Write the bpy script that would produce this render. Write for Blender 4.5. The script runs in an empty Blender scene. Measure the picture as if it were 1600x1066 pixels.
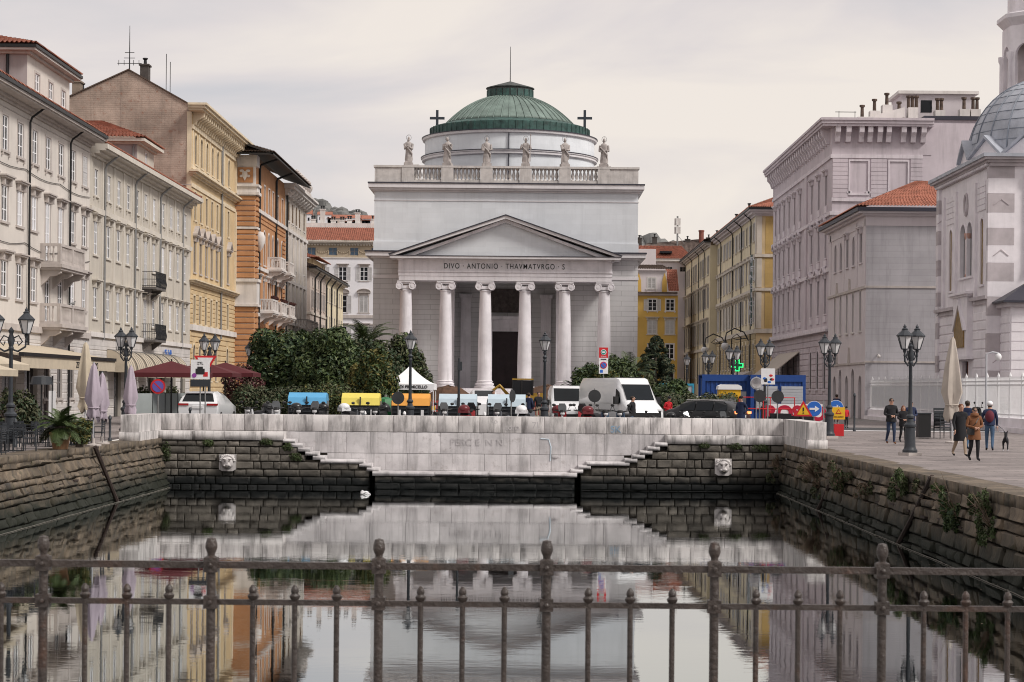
import bpy, math, random
from mathutils import Matrix, Vector
R = math.radians
PI = math.pi
rnd = random.Random(11)
sc = bpy.context.scene
COL = sc.collection

# ---------------------------------------------------------------- camera
EYE = 2.3
cam_d = bpy.data.cameras.new('camera')
cam = bpy.data.objects.new('camera', cam_d)
COL.objects.link(cam)
cam_d.sensor_width = 36.0
cam_d.lens = 70.0
cam_d.shift_x = -0.015
cam_d.shift_y = 0.0456
cam_d.clip_start = 0.1
cam_d.clip_end = 9000
cam_d.dof.use_dof = True
cam_d.dof.focus_distance = 110.0
cam_d.dof.aperture_fstop = 16.0
cam.matrix_world = Matrix.Translation((0, 0, EYE)) @ Matrix.Rotation(-0.0092, 4, 'Y') @ Matrix.Rotation(R(90), 4, 'X')
sc.camera = cam

# ---------------------------------------------------------------- sky and sun
SUN_EL, SUN_AZ = 44.0, 120.0            # azimuth: compass degrees, +Y is north
wd = bpy.data.worlds.new('World')
sc.world = wd
wd.use_nodes = True
nt = wd.node_tree
nt.nodes.clear()
def wn(t, **k):
    n = nt.nodes.new(t)
    for a, b in k.items(): setattr(n, a, b)
    return n
out = wn('ShaderNodeOutputWorld')
sky = wn('ShaderNodeTexSky', sky_type='NISHITA', sun_disc=False, sun_elevation=R(SUN_EL), sun_rotation=R(SUN_AZ))
bg1 = wn('ShaderNodeBackground'); bg1.inputs[1].default_value = 0.06
nt.links.new(sky.outputs[0], bg1.inputs[0])
tc = wn('ShaderNodeTexCoord')
mp = wn('ShaderNodeMapping'); mp.inputs['Scale'].default_value = (1.6, 1.6, 6.0)
nz = wn('ShaderNodeTexNoise'); nz.inputs['Scale'].default_value = 2.6; nz.inputs['Detail'].default_value = 6; nz.inputs['Roughness'].default_value = 0.5
nz.inputs['Distortion'].default_value = 0.4
rp = wn('ShaderNodeValToRGB')
e = rp.color_ramp.elements
e[0].position = 0.36; e[0].color = (0.325, 0.315, 0.325, 1)
e[1].position = 0.63; e[1].color = (0.47, 0.425, 0.385, 1)
m_ = rp.color_ramp.elements.new(0.5); m_.color = (0.40, 0.365, 0.355, 1)
bg2 = wn('ShaderNodeBackground'); bg2.inputs[1].default_value = 1.0
mx = wn('ShaderNodeMixShader'); mx.inputs[0].default_value = 0.9
for a, b in ((tc.outputs['Generated'], mp.inputs[0]), (mp.outputs[0], nz.inputs['Vector']), (nz.outputs[0], rp.inputs[0]), (rp.outputs[0], bg2.inputs[0]),
             (bg1.outputs[0], mx.inputs[1]), (bg2.outputs[0], mx.inputs[2]), (mx.outputs[0], out.inputs[0])):
    nt.links.new(a, b)
sun_d = bpy.data.lights.new('sun', 'SUN')
sun_d.energy = 1.5
sun_d.angle = R(14)
sun_d.color = (1.0, 0.95, 0.89)
sun = bpy.data.objects.new('sun', sun_d)
COL.objects.link(sun)
_sd = Vector((math.sin(R(SUN_AZ)) * math.cos(R(SUN_EL)), math.cos(R(SUN_AZ)) * math.cos(R(SUN_EL)), math.sin(R(SUN_EL))))
sun.rotation_euler = _sd.to_track_quat('Z', 'Y').to_euler()

sc.view_settings.view_transform = 'Standard'
sc.view_settings.look = 'None'
sc.view_settings.gamma = 1.0
sc.view_settings.exposure = 0.98
sc.view_settings.use_curve_mapping = False
sc.cycles.use_denoising = True
sc.cycles.filter_width = 1.05
sc.cycles.max_bounces = 5
sc.cycles.use_adaptive_sampling = True
sc.cycles.adaptive_threshold = 0.015
sc.cycles.transparent_max_bounces = 6
sc.cycles.caustics_reflective = False
sc.cycles.caustics_refractive = False

# ---------------------------------------------------------------- picture to place
F, CX, CY, ROLL = 3111.0, 824.0, 606.0, 0.0092
def at(px, py, Y):
    x = px + ROLL * (py - CY) - CX
    y = py - ROLL * (px - CX) - CY
    return Vector((x * Y / F, Y, EYE - y * Y / F))
def side_y(px, X, py=500):             # distance at which the plane x = X shows at this column
    return X * F / (px + ROLL * (py - CY) - CX)

# ---------------------------------------------------------------- materials
MATS = {}
def M(name, c, rough=0.8, var=0.12, sc_=0.7, streak=0.0, bump=0.1, bs=14.0, metal=0.0, spec=0.4, emit=0.0, course=None, tide=None, alpha=None, spots=0.0, spot_c=None, coat=0.0, rnd_v=0.0, heavy=0):
    if name in MATS: return MATS[name]
    m = bpy.data.materials.new(name); MATS[name] = m
    m.use_nodes = True
    t = m.node_tree; N = t.nodes; L = t.links
    b = N['Principled BSDF']
    b.inputs['Roughness'].default_value = rough
    b.inputs['Metallic'].default_value = metal
    b.inputs['Specular IOR Level'].default_value = spec
    if coat: b.inputs['Coat Weight'].default_value = coat; b.inputs['Coat Roughness'].default_value = 0.06
    if alpha is not None: b.inputs['Alpha'].default_value = alpha
    def nn(ty, **k):
        n = N.new(ty)
        for a_, b_ in k.items(): setattr(n, a_, b_)
        return n
    def mixc(fac, a_, bcol, mode='MIX'):
        n = nn('ShaderNodeMix', data_type='RGBA', blend_type=mode)
        if isinstance(fac, (int, float)): n.inputs[0].default_value = fac
        else: L.new(fac, n.inputs[0])
        for s, v in ((6, a_), (7, bcol)):
            if isinstance(v, tuple): n.inputs[s].default_value = (*v[:3], 1)
            else: L.new(v, n.inputs[s])
        return n.outputs[2]
    def ramp(v, p0, p1):
        n = nn('ShaderNodeMapRange'); n.inputs[1].default_value = p0; n.inputs[2].default_value = p1
        L.new(v, n.inputs[0]); return n.outputs[0]
    def noise(vec, s, d=4, ro=0.55):
        n = nn('ShaderNodeTexNoise'); n.inputs['Scale'].default_value = s; n.inputs['Detail'].default_value = d; n.inputs['Roughness'].default_value = ro
        L.new(vec, n.inputs['Vector']); return n.outputs[0]
    geo = nn('ShaderNodeNewGeometry')
    pos = geo.outputs['Position']
    col = (*c, 1)
    if var:
        v = ramp(noise(pos, sc_, 6, 0.6), 0.3, 0.7)
        col = mixc(v, tuple(x * (1 - var) for x in c), tuple(min(1, x * (1 + var * 0.8)) for x in c))
    if rnd_v:
        oi = nn('ShaderNodeObjectInfo')
        rr = nn('ShaderNodeMapRange'); rr.inputs[3].default_value = 1 - rnd_v; rr.inputs[4].default_value = 1 + rnd_v * 0.7
        L.new(oi.outputs['Random'], rr.inputs[0])
        cb = nn('ShaderNodeCombineColor')
        for i in range(3): L.new(rr.outputs[0], cb.inputs[i])
        col = mixc(1.0, col, cb.outputs[0], 'MULTIPLY')
    hgt = None
    if course:
        w_, h_, mo, dk = course
        sp = nn('ShaderNodeSeparateXYZ'); L.new(pos, sp.inputs[0])
        ad = nn('ShaderNodeMath'); L.new(sp.outputs[0], ad.inputs[0]); L.new(sp.outputs[1], ad.inputs[1])
        cv = nn('ShaderNodeCombineXYZ'); L.new(ad.outputs[0], cv.inputs[0]); L.new(sp.outputs[2], cv.inputs[1])
        br = nn('ShaderNodeTexBrick'); L.new(cv.outputs[0], br.inputs['Vector'])
        br.inputs['Scale'].default_value = 1.0; br.inputs['Brick Width'].default_value = w_; br.inputs['Row Height'].default_value = h_
        br.inputs['Mortar Size'].default_value = mo; br.inputs['Mortar Smooth'].default_value = 0.2
        br.inputs['Color1'].default_value = (1, 1, 1, 1); br.inputs['Color2'].default_value = (0.93, 0.93, 0.93, 1); br.inputs['Mortar'].default_value = (dk, dk, dk, 1)
        col = mixc(1.0, col, br.outputs[0], 'MULTIPLY')
        hgt = br.outputs['Fac']
    if streak:
        mpn = nn('ShaderNodeMapping'); mpn.inputs['Scale'].default_value = (2.2, 2.2, 0.16); L.new(pos, mpn.inputs[0])
        v = ramp(noise(mpn.outputs[0], 1.0, 8, 0.7), *((0.46, 0.66) if heavy else (0.5, 0.74)))
        if heavy: mpn.inputs['Scale'].default_value = (3.2, 3.2, 0.5)
        v2 = nn('ShaderNodeMath', operation='MULTIPLY'); v2.inputs[1].default_value = streak; L.new(v, v2.inputs[0])
        col = mixc(v2.outputs[0], col, (0.045, 0.042, 0.04))
    if spots:
        v = ramp(noise(pos, 2.3, 9, 0.75), 0.56, 0.66)
        v2 = nn('ShaderNodeMath', operation='MULTIPLY'); v2.inputs[1].default_value = spots; L.new(v, v2.inputs[0])
        col = mixc(v2.outputs[0], col, spot_c or (0.3, 0.13, 0.08))
    if tide:
        z0, z1, tcol = tide
        sp = nn('ShaderNodeSeparateXYZ'); L.new(pos, sp.inputs[0])
        n1 = nn('ShaderNodeMath', operation='MULTIPLY_ADD'); n1.inputs[1].default_value = 0.7; L.new(noise(pos, 1.7, 6), n1.inputs[0]); L.new(sp.outputs[2], n1.inputs[2])
        v = ramp(n1.outputs[0], z1 + 0.35, z0 + 0.35)
        col = mixc(v, col, tcol)
    if isinstance(col, tuple): b.inputs['Base Color'].default_value = col
    else: L.new(col, b.inputs['Base Color'])
    if emit:
        b.inputs['Emission Color'].default_value = (*c, 1); b.inputs['Emission Strength'].default_value = emit
    if bump or hgt:
        bn = nn('ShaderNodeBump'); bn.inputs['Strength'].default_value = bump or 0.3; bn.inputs['Distance'].default_value = 0.03
        nzv = noise(pos, bs, 5)
        if hgt:
            s = nn('ShaderNodeMath', operation='MULTIPLY_ADD'); s.inputs[1].default_value = -1.6; L.new(hgt, s.inputs[0]); L.new(nzv, s.inputs[2]); nzv = s.outputs[0]
        L.new(nzv, bn.inputs['Height']); L.new(bn.outputs[0], b.inputs['Normal'])
    return m

def glass_mat(name, c, rough=0.05):
    m = M(name, c, rough, 0.25, 0.35, bump=0.0, spec=0.22 if c[0] < .05 else 0.5)
    return m

# plaster, stone
GREY = M('plaster_warm_grey', (0.63, 0.585, 0.54), 0.85, 0.1, 0.5, streak=0.14)
GREY_TRIM = M('stone_trim_grey', (0.47, 0.425, 0.4), 0.8, 0.14, 1.2, streak=0.25)
GREEN_GREY = M('plaster_green_grey', (0.51, 0.47, 0.41), 0.85, 0.12, 0.5, streak=0.22)
GREEN_TRIM = M('plaster_green_trim', (0.58, 0.54, 0.48), 0.85, 0.12, 0.6, streak=0.22)
ASHLAR = M('ashlar_grey_white', (0.58, 0.55, 0.53), 0.8, 0.12, 0.8, streak=0.12, course=(1.1, 0.5, 0.016, 0.6))
BROWN_GABLE = M('worn_brown_render', (0.37, 0.285, 0.235), 0.9, 0.35, 0.5, streak=0.4, spots=0.9, spot_c=(0.27, 0.135, 0.09), bump=0.6, bs=5, course=(0.5, 0.16, 0.02, 0.95))
OCHRE = M('plaster_yellow_ochre', (0.58, 0.44, 0.26), 0.85, 0.13, 0.6, streak=0.15)
OCHRE_TRIM = M('trim_cream_yellow', (0.66, 0.56, 0.41), 0.85, 0.14, 1.0, streak=0.25)
ORANGE = M('rusticated_orange', (0.47, 0.24, 0.115), 0.8, 0.15, 0.9, streak=0.08)
WHITE_ST = M('white_stone', (0.66, 0.625, 0.6), 0.8, 0.13, 0.8, streak=0.25)
CREAM_ST = M('cream_stone', (0.57, 0.515, 0.45), 0.8, 0.14, 0.9, streak=0.28)
PINKISH = M('plaster_pinkish', (0.55, 0.47, 0.42), 0.85, 0.08, 0.6, streak=0.1)
YELLOW_OLD = M('plaster_old_yellow', (0.68, 0.6, 0.43), 0.85, 0.14, 0.6, streak=0.22)
WHITE_WALL = M('plaster_white', (0.74, 0.73, 0.76), 0.85, 0.06, 0.6, streak=0.08)
CHURCH_UP = M('church_render_blue_white', (0.71, 0.74, 0.775), 0.8, 0.07, 0.4, streak=0.1, course=(2.4, 0.48, 0.012, 0.93))
CHURCH_LOW = M('church_render_grey', (0.61, 0.605, 0.61), 0.8, 0.1, 0.3, streak=0.14, course=(2.4, 0.48, 0.02, 0.62))
CHURCH_ST = M('church_pale_stone', (0.74, 0.715, 0.745), 0.75, 0.14, 0.7, streak=0.26)
CHURCH_CORN = M('church_cornice', (0.68, 0.66, 0.675), 0.75, 0.1, 0.7, streak=0.14)
STATUE = M('weathered_statue_stone', (0.4, 0.365, 0.35), 0.85, 0.3, 2.5, streak=0.5, bump=0.3)
BALU = M('weathered_balustrade', (0.55, 0.52, 0.50), 0.85, 0.2, 1.5, streak=0.4)
COPPER = M('copper_verdigris', (0.165, 0.22, 0.195), 0.6, 0.3, 0.9, streak=0.3, bump=0.15)
COPPER_DK = M('copper_dark', (0.035, 0.085, 0.075), 0.6, 0.6, 1.6, streak=0.6)
LEAD_DK = M('dark_flashing', (0.035, 0.035, 0.05), 0.5, 0.1)
LEAD = M('lead_roof_blue_grey', (0.38, 0.40, 0.45), 0.5, 0.2, 0.9, streak=0.3)
MAUVE = M('plaster_mauve', (0.55, 0.49, 0.525), 0.85, 0.13, 0.5, streak=0.25)
MAUVE_TRIM = M('trim_mauve_pale', (0.66, 0.605, 0.64), 0.85, 0.12, 1.2, streak=0.28)
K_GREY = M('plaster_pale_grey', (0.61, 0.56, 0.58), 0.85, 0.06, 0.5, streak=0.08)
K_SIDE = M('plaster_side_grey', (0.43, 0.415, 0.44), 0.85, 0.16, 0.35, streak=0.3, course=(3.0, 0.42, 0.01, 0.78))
OCHRE_DEEP = M('plaster_deep_yellow', (0.6, 0.385, 0.1), 0.85, 0.1, 0.5, streak=0.05)
PALE_YEL = M('plaster_pale_yellow', (0.66, 0.58, 0.41), 0.85, 0.1, 0.6, streak=0.16)
SPI_W = M('marble_white_church', (0.77, 0.73, 0.76), 0.7, 0.12, 0.9, streak=0.12)
SPI_G = M('marble_grey_church', (0.46, 0.415, 0.43), 0.7, 0.2, 0.9, streak=0.12)
GOLD = M('mosaic_gold', (0.24, 0.15, 0.045), 0.45, 0.5, 6.0)
PINK_MARBLE = M('pink_marble', (0.55, 0.33, 0.27), 0.5, 0.2, 2.0)
TILE = M('terracotta_tiles', (0.34, 0.135, 0.09), 0.85, 0.4, 2.6, bump=0.3, rnd_v=0.05)
TILE_DK = M('dark_brown_tiles', (0.10, 0.07, 0.055), 0.85, 0.5, 3.0, bump=0.3)
DARK_WOOD = M('dark_eaves_wood', (0.03, 0.027, 0.025), 0.7, 0.2)
DOOR = M('dark_brown_door', (0.030, 0.018, 0.02), 0.6, 0.25, 2.0)
PIPE_BLACK = M('black_metal', (0.01, 0.01, 0.011), 0.45, 0.15, 5)
PIPE_GREY = M('grey_zinc', (0.22, 0.22, 0.22), 0.5, 0.15, 3)
IRON = M('cast_iron_black', (0.022, 0.024, 0.028), 0.45, 0.3, 8, bump=0.15, bs=40)
LAMP_IRON = M('cast_iron_grey_blue', (0.035, 0.04, 0.048), 0.5, 0.25, 8, bump=0.1, bs=40)
WIN_WHITE = M('white_window_paint', (0.82, 0.82, 0.84), 0.6, 0.06, 3)
WIN_GREY = M('grey_window_paint', (0.2, 0.185, 0.185), 0.6, 0.1, 3)
SHUT_WHITE = M('white_shutter_paint', (0.62, 0.61, 0.61), 0.65, 0.06, 3)
SHUT_GREY = M('grey_shutter_paint', (0.36, 0.34, 0.33), 0.7, 0.12, 3)
SHUT_BROWN = M('brown_shutter_paint', (0.16, 0.10, 0.05), 0.7, 0.15, 3)
PANE_DARK = glass_mat('pane_dark', (0.014, 0.015, 0.018), 0.12)
PANE_MID = glass_mat('pane_mid', (0.12, 0.12, 0.125))
PANE_PALE = glass_mat('pane_with_pale_curtain', (0.5, 0.5, 0.52), 0.12)
PANES = [PANE_DARK, PANE_DARK, PANE_MID, PANE_PALE, PANE_DARK]
# canal
STONE_DK = M('wet_dark_stone', (0.15, 0.135, 0.115), 0.8, 0.4, 1.6, streak=0.3, bump=0.7, bs=9, tide=(-1.7, -1.15, (0.005, 0.006, 0.006)), rnd_v=0.45)
STONE_OLD = M('old_quay_stone', (0.16, 0.125, 0.09), 0.85, 0.5, 1.1, streak=0.9, heavy=1, spots=0.55, spot_c=(0.05, 0.058, 0.022), bump=0.8, bs=7, tide=(-1.7, -0.9, (0.012, 0.014, 0.008)), rnd_v=0.28)
STONE_BACK = M('quay_mortar', (0.065, 0.056, 0.045), 0.9, 0.4, 1.4, bump=0.6, bs=8, tide=(-1.75, -1.25, (0.010, 0.012, 0.008)))
MARBLE = M('istrian_stone_weathered', (0.64, 0.61, 0.6), 0.75, 0.16, 0.9, streak=0.7, heavy=1, bump=0.25, bs=10, rnd_v=0.10)
MARBLE_LOW = M('istrian_stone_clean', (0.6, 0.575, 0.58), 0.75, 0.32, 0.6, streak=0.6, spots=0.6, spot_c=(0.33, 0.30, 0.29), bump=0.25, bs=10, rnd_v=0.07)
PAVE = M('stone_paving', (0.30, 0.265, 0.24), 0.8, 0.25, 0.35, bump=0.35, bs=5)
ASPHALT = M('asphalt', (0.055, 0.055, 0.057), 0.9, 0.25, 0.6, bump=0.3, bs=30)
RUST = M('rusty_iron', (0.035, 0.022, 0.018), 0.8, 0.4, 5, bump=0.5, bs=20)
FENCE = M('fence_worn_brown_paint', (0.045, 0.034, 0.029), 0.42, 0.4, 9, spots=0.6, spot_c=(0.09, 0.04, 0.022), bump=0.35, bs=60, spec=0.6)
LEAF_DK = M('leaf_dark', (0.026, 0.05, 0.02), 0.55, 0.55, 1.3, bump=0, spec=0.35)
LEAF_MID = M('leaf_mid', (0.055, 0.082, 0.026), 0.55, 0.5, 1.3, bump=0, spec=0.35)
LEAF_LT = M('leaf_light', (0.085, 0.112, 0.036), 0.5, 0.4, 1.3, bump=0, spec=0.4)
LEAF_YEL = M('leaf_yellowish', (0.15, 0.13, 0.035), 0.55, 0.5, 1.0, bump=0, spec=0.3)
LEAF_OLIVE = M('leaf_olive', (0.08, 0.085, 0.045), 0.6, 0.4, 1.3, bump=0, spec=0.3)
LEAF_CON = M('needle_dark', (0.03, 0.048, 0.03), 0.6, 0.45, 1.5, bump=0, spec=0.25)
LEAF_DRY = M('dry_twigs', (0.16, 0.115, 0.08), 0.8, 0.4, 2.0, bump=0)
BARK = M('bark', (0.09, 0.07, 0.055), 0.9, 0.3, 4, bump=0.6, bs=12)
FABRIC = lambda n, c, **k: M('fabric_' + n, c, 0.85, 0.1, 2.0, bump=0.15, bs=30, **k)
CREAM_F = FABRIC('cream', (0.50, 0.43, 0.33)); LILAC_F = FABRIC('lilac', (0.42, 0.36, 0.42)); RED_F = FABRIC('dark_red', (0.085, 0.012, 0.016))
BEIGE_F = FABRIC('beige', (0.46, 0.41, 0.36)); WHITE_F = FABRIC('white', (0.82, 0.82, 0.84)); BLACK_F = FABRIC('black', (0.014, 0.014, 0.017))
BLUE_F = FABRIC('dark_blue', (0.02, 0.03, 0.075)); BROWN_F = FABRIC('camel_brown', (0.20, 0.085, 0.038)); JEAN_F = FABRIC('jeans', (0.055, 0.10, 0.17))
TROUSER_F = FABRIC('beige_trousers', (0.36, 0.28, 0.21)); REDJ_F = FABRIC('bright_red', (0.55, 0.02, 0.03)); NAVY_F = FABRIC('navy_jeans', (0.025, 0.04, 0.08))
SKIN = M('skin', (0.50, 0.29, 0.21), 0.6, 0.08, 5, bump=0)
HAIR = M('hair_dark', (0.03, 0.018, 0.012), 0.6, 0.2, 8, bump=0); HAIR_BR = M('hair_auburn', (0.14, 0.05, 0.02), 0.6, 0.2, 8, bump=0)
PLASTIC_DK = M('plastic_dark_grey', (0.028, 0.032, 0.038), 0.5, 0.1, 4)
CAR_WHITE = M('car_paint_white', (0.75, 0.76, 0.78), 0.25, 0.03, 2, bump=0, coat=0.8); CAR_BLACK = M('car_paint_black', (0.010, 0.011, 0.013), 0.4, 0.1, 2, bump=0, coat=0.25)
TYRE = M('tyre_rubber', (0.015, 0.015, 0.015), 0.8, 0.1, 6); CHROME = M('chrome', (0.7, 0.7, 0.72), 0.15, 0.05, 3, metal=1.0, bump=0)
CAR_GLASS = M('car_glass', (0.010, 0.013, 0.016), 0.08, 0.1, 3, bump=0, spec=0.3); RED_LAMP = M('red_lamp_glass', (0.35, 0.01, 0.01), 0.15, 0.05, 3, bump=0)
BRAKE = M('lit_tail_lamp', (1.0, 0.25, 0.08), 0.3, 0, emit=1.2, bump=0)
LANTERN_GLASS = M('lantern_frosted_glass', (0.66, 0.66, 0.67), 0.3, 0.05, 4, bump=0, spec=0.6)
def paint(n, c, r=0.5, **k): return M('paint_' + n, c, r, 0.05, 3, bump=0.03, **k)
P_WHITE = paint('white', (0.75, 0.75, 0.76)); P_RED = paint('red', (0.55, 0.02, 0.025)); P_BLUE = paint('sign_blue', (0.02, 0.13, 0.5)); P_BLACK = paint('black', (0.015, 0.015, 0.016))
P_YEL = paint('yellow', (0.72, 0.42, 0.02)); P_GREEN = paint('green', (0.01, 0.14, 0.045)); P_CABIN = paint('cabin_blue', (0.012, 0.055, 0.23)); P_GREYL = paint('light_grey', (0.42, 0.43, 0.46))
P_ORANGE = paint('orange', (0.72, 0.33, 0.06)); P_SKYB = paint('bin_blue', (0.10, 0.36, 0.62)); P_BINYEL = paint('bin_yellow', (0.72, 0.60, 0.12)); P_BINGREY = paint('bin_pale_blue', (0.46, 0.56, 0.63))
SOIL = M('soil_heap', (0.10, 0.055, 0.035), 0.95, 0.4, 2, bump=0.8, bs=5)
GLOW_GREEN = M('led_green', (0.02, 0.9, 0.2), 0.5, 0, emit=0.9, bump=0)

# ---------------------------------------------------------------- mesh builder
class MB:
    def __init__(s): s.v = []; s.f = []; s.mi = []; s.T = Matrix()
    def add(s, vs, fs, mi=0):
        o = len(s.v); s.v += [tuple(s.T @ Vector(v)) for v in vs]
        s.f += [tuple(i + o for i in f) for f in fs]; s.mi += [mi] * len(fs); return s
    def box(s, x0, x1, y0, y1, z0, z1, mi=0):
        return s.add([(x0, y0, z0), (x1, y0, z0), (x1, y1, z0), (x0, y1, z0), (x0, y0, z1), (x1, y0, z1), (x1, y1, z1), (x0, y1, z1)],
                     [(0, 3, 2, 1), (4, 5, 6, 7), (0, 1, 5, 4), (1, 2, 6, 5), (2, 3, 7, 6), (3, 0, 4, 7)], mi)
    def cbox(s, c, d, mi=0): return s.box(c[0] - d[0] / 2, c[0] + d[0] / 2, c[1] - d[1] / 2, c[1] + d[1] / 2, c[2] - d[2] / 2, c[2] + d[2] / 2, mi)
    def quad(s, *p, mi=0): return s.add(p, [tuple(range(len(p)))], mi)
    def prism(s, poly, y0, y1, mi=0):          # (x, z) outline pushed along y
        n = len(poly)
        return s.add([(x, y0, z) for x, z in poly] + [(x, y1, z) for x, z in poly],
                     [tuple(range(n)), tuple(range(2 * n - 1, n - 1, -1))] + [(i, n + i, n + (i + 1) % n, (i + 1) % n) for i in range(n)], mi)
    def xprism(s, poly, x0, x1, mi=0):         # (y, z) outline pushed along x
        n = len(poly)
        return s.add([(x0, y, z) for y, z in poly] + [(x1, y, z) for y, z in poly],
                     [tuple(range(n - 1, -1, -1)), tuple(range(n, 2 * n))] + [((i + 1) % n, n + (i + 1) % n, n + i, i) for i in range(n)], mi)
    def lathe(s, prof, n=12, c=(0, 0, 0), mi=0, a0=0.0, a1=2 * PI, caps=True):
        full = abs(a1 - a0 - 2 * PI) < 1e-6; m = n if full else n + 1
        vs = [(c[0] + r * math.cos(a0 + (a1 - a0) * i / n), c[1] + r * math.sin(a0 + (a1 - a0) * i / n), c[2] + z) for r, z in prof for i in range(m)]
        fs = []
        for k in range(len(prof) - 1):
            for i in range(n): j = (i + 1) % m; fs.append((k * m + i, k * m + j, (k + 1) * m + j, (k + 1) * m + i))
        if caps and full:
            if prof[0][0] > 1e-4: fs.append(tuple(range(n - 1, -1, -1)))
            if prof[-1][0] > 1e-4: fs.append(tuple((len(prof) - 1) * m + i for i in range(n)))
        return s.add(vs, fs, mi)
    def cyl(s, c, r, h, n=10, r2=None, mi=0): return s.lathe([(r, 0), (r if r2 is None else r2, h)], n, c, mi)
    def tube(s, pts, r, n=6, mi=0):
        pts = [Vector(p) for p in pts]; rs = r if isinstance(r, (list, tuple)) else [r] * len(pts); vs = []; prev = None
        for i, p in enumerate(pts):
            d = (pts[min(i + 1, len(pts) - 1)] - pts[max(i - 1, 0)]).normalized()
            a = prev - d * prev.dot(d) if prev is not None else d.orthogonal()
            if a.length < 1e-5: a = d.orthogonal()
            a.normalize(); prev = a; b = d.cross(a)
            vs += [p + (a * math.cos(2 * PI * k / n) + b * math.sin(2 * PI * k / n)) * rs[i] for k in range(n)]
        fs = [(i * n + k, i * n + (k + 1) % n, (i + 1) * n + (k + 1) % n, (i + 1) * n + k) for i in range(len(pts) - 1) for k in range(n)]
        fs += [tuple(range(n - 1, -1, -1)), tuple((len(pts) - 1) * n + k for k in range(n))]
        return s.add(vs, fs, mi)
    def ball(s, c, r, n=10, m=7, mi=0):
        r = r if isinstance(r, (list, tuple)) else (r, r, r)
        vs = [(c[0], c[1], c[2] - r[2])]
        for k in range(1, m):
            t = -PI / 2 + PI * k / m
            vs += [(c[0] + r[0] * math.cos(t) * math.cos(2 * PI * i / n), c[1] + r[1] * math.cos(t) * math.sin(2 * PI * i / n), c[2] + r[2] * math.sin(t)) for i in range(n)]
        vs.append((c[0], c[1], c[2] + r[2]))
        fs = [(0, 1 + (i + 1) % n, 1 + i) for i in range(n)]
        for k in range(m - 2): fs += [(1 + k * n + i, 1 + k * n + (i + 1) % n, 1 + (k + 1) * n + (i + 1) % n, 1 + (k + 1) * n + i) for i in range(n)]
        o = 1 + (m - 2) * n; fs += [(o + i, o + (i + 1) % n, len(vs) - 1) for i in range(n)]
        return s.add(vs, fs, mi)
    def mesh(s, name, mats, smooth=None):
        me = bpy.data.meshes.new(name); me.from_pydata(s.v, [], s.f)
        for m in (mats if isinstance(mats, (list, tuple)) else [mats]): me.materials.append(m)
        if len(me.materials) > 1: me.polygons.foreach_set('material_index', s.mi)
        me.update()
        if smooth is not None:
            me.polygons.foreach_set('use_smooth', [True] * len(me.polygons))
            me.set_sharp_from_angle(angle=R(smooth))
        return me
    def build(s, name, mats, parent=None, loc=(0, 0, 0), rz=0.0, smooth=None, kind=None):
        return put(s.mesh(name, mats, smooth), name, parent, loc, rz, kind=kind)

def put(me, name, parent=None, loc=(0, 0, 0), rz=0.0, scale=None, kind=None):
    o = bpy.data.objects.new(name, me); COL.objects.link(o)
    o.parent = parent; o.location = loc
    if rz: o.rotation_euler = (0, 0, rz)
    if scale: o.scale = scale
    if kind: o['kind'] = kind
    return o
def tag(o, label, cat, group=None):
    o['label'] = label; o['category'] = cat
    if group: o['group'] = group
    return o
def thing(name, label, cat, loc=(0, 0, 0), rz=0.0, group=None):
    return tag(put(None, name, None, loc, rz), label, cat, group)
def copy_tree(o, parent=None):
    c = o.copy(); COL.objects.link(c); c.parent = parent
    for ch in [x for x in o.children]: copy_tree(ch, c)
    return c
WORK = bpy.data.scenes.new('workbench')
def evaluated(o):                     # the finished mesh of a curve or modified object, worked out in an empty side scene
    WORK.collection.objects.link(o); vl = WORK.view_layers[0]; vl.update(); dg = vl.depsgraph; dg.update()
    return bpy.data.meshes.new_from_object(o.evaluated_get(dg))
def text_mesh(txt, size, depth=0.01, bold=0.0, spacing=1.0):
    cu = bpy.data.curves.new('lettering', 'FONT'); cu.body = txt; cu.size = size; cu.extrude = depth; cu.align_x = 'CENTER'; cu.offset = bold; cu.space_character = spacing
    o = bpy.data.objects.new('lettering', cu); me = evaluated(o); bpy.data.objects.remove(o); bpy.data.curves.remove(cu)
    return me
def lettering(txt, size, mat, parent, loc, rz=0.0, name='lettering', bold=0.0, sx=1.0, depth=0.008):
    me = text_mesh(txt, size, depth, bold); me.materials.clear(); me.materials.append(mat)
    o = put(me, name, parent, loc); o.rotation_euler = (R(90), 0, rz); o.scale = (sx, 1, 1); return o
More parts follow.
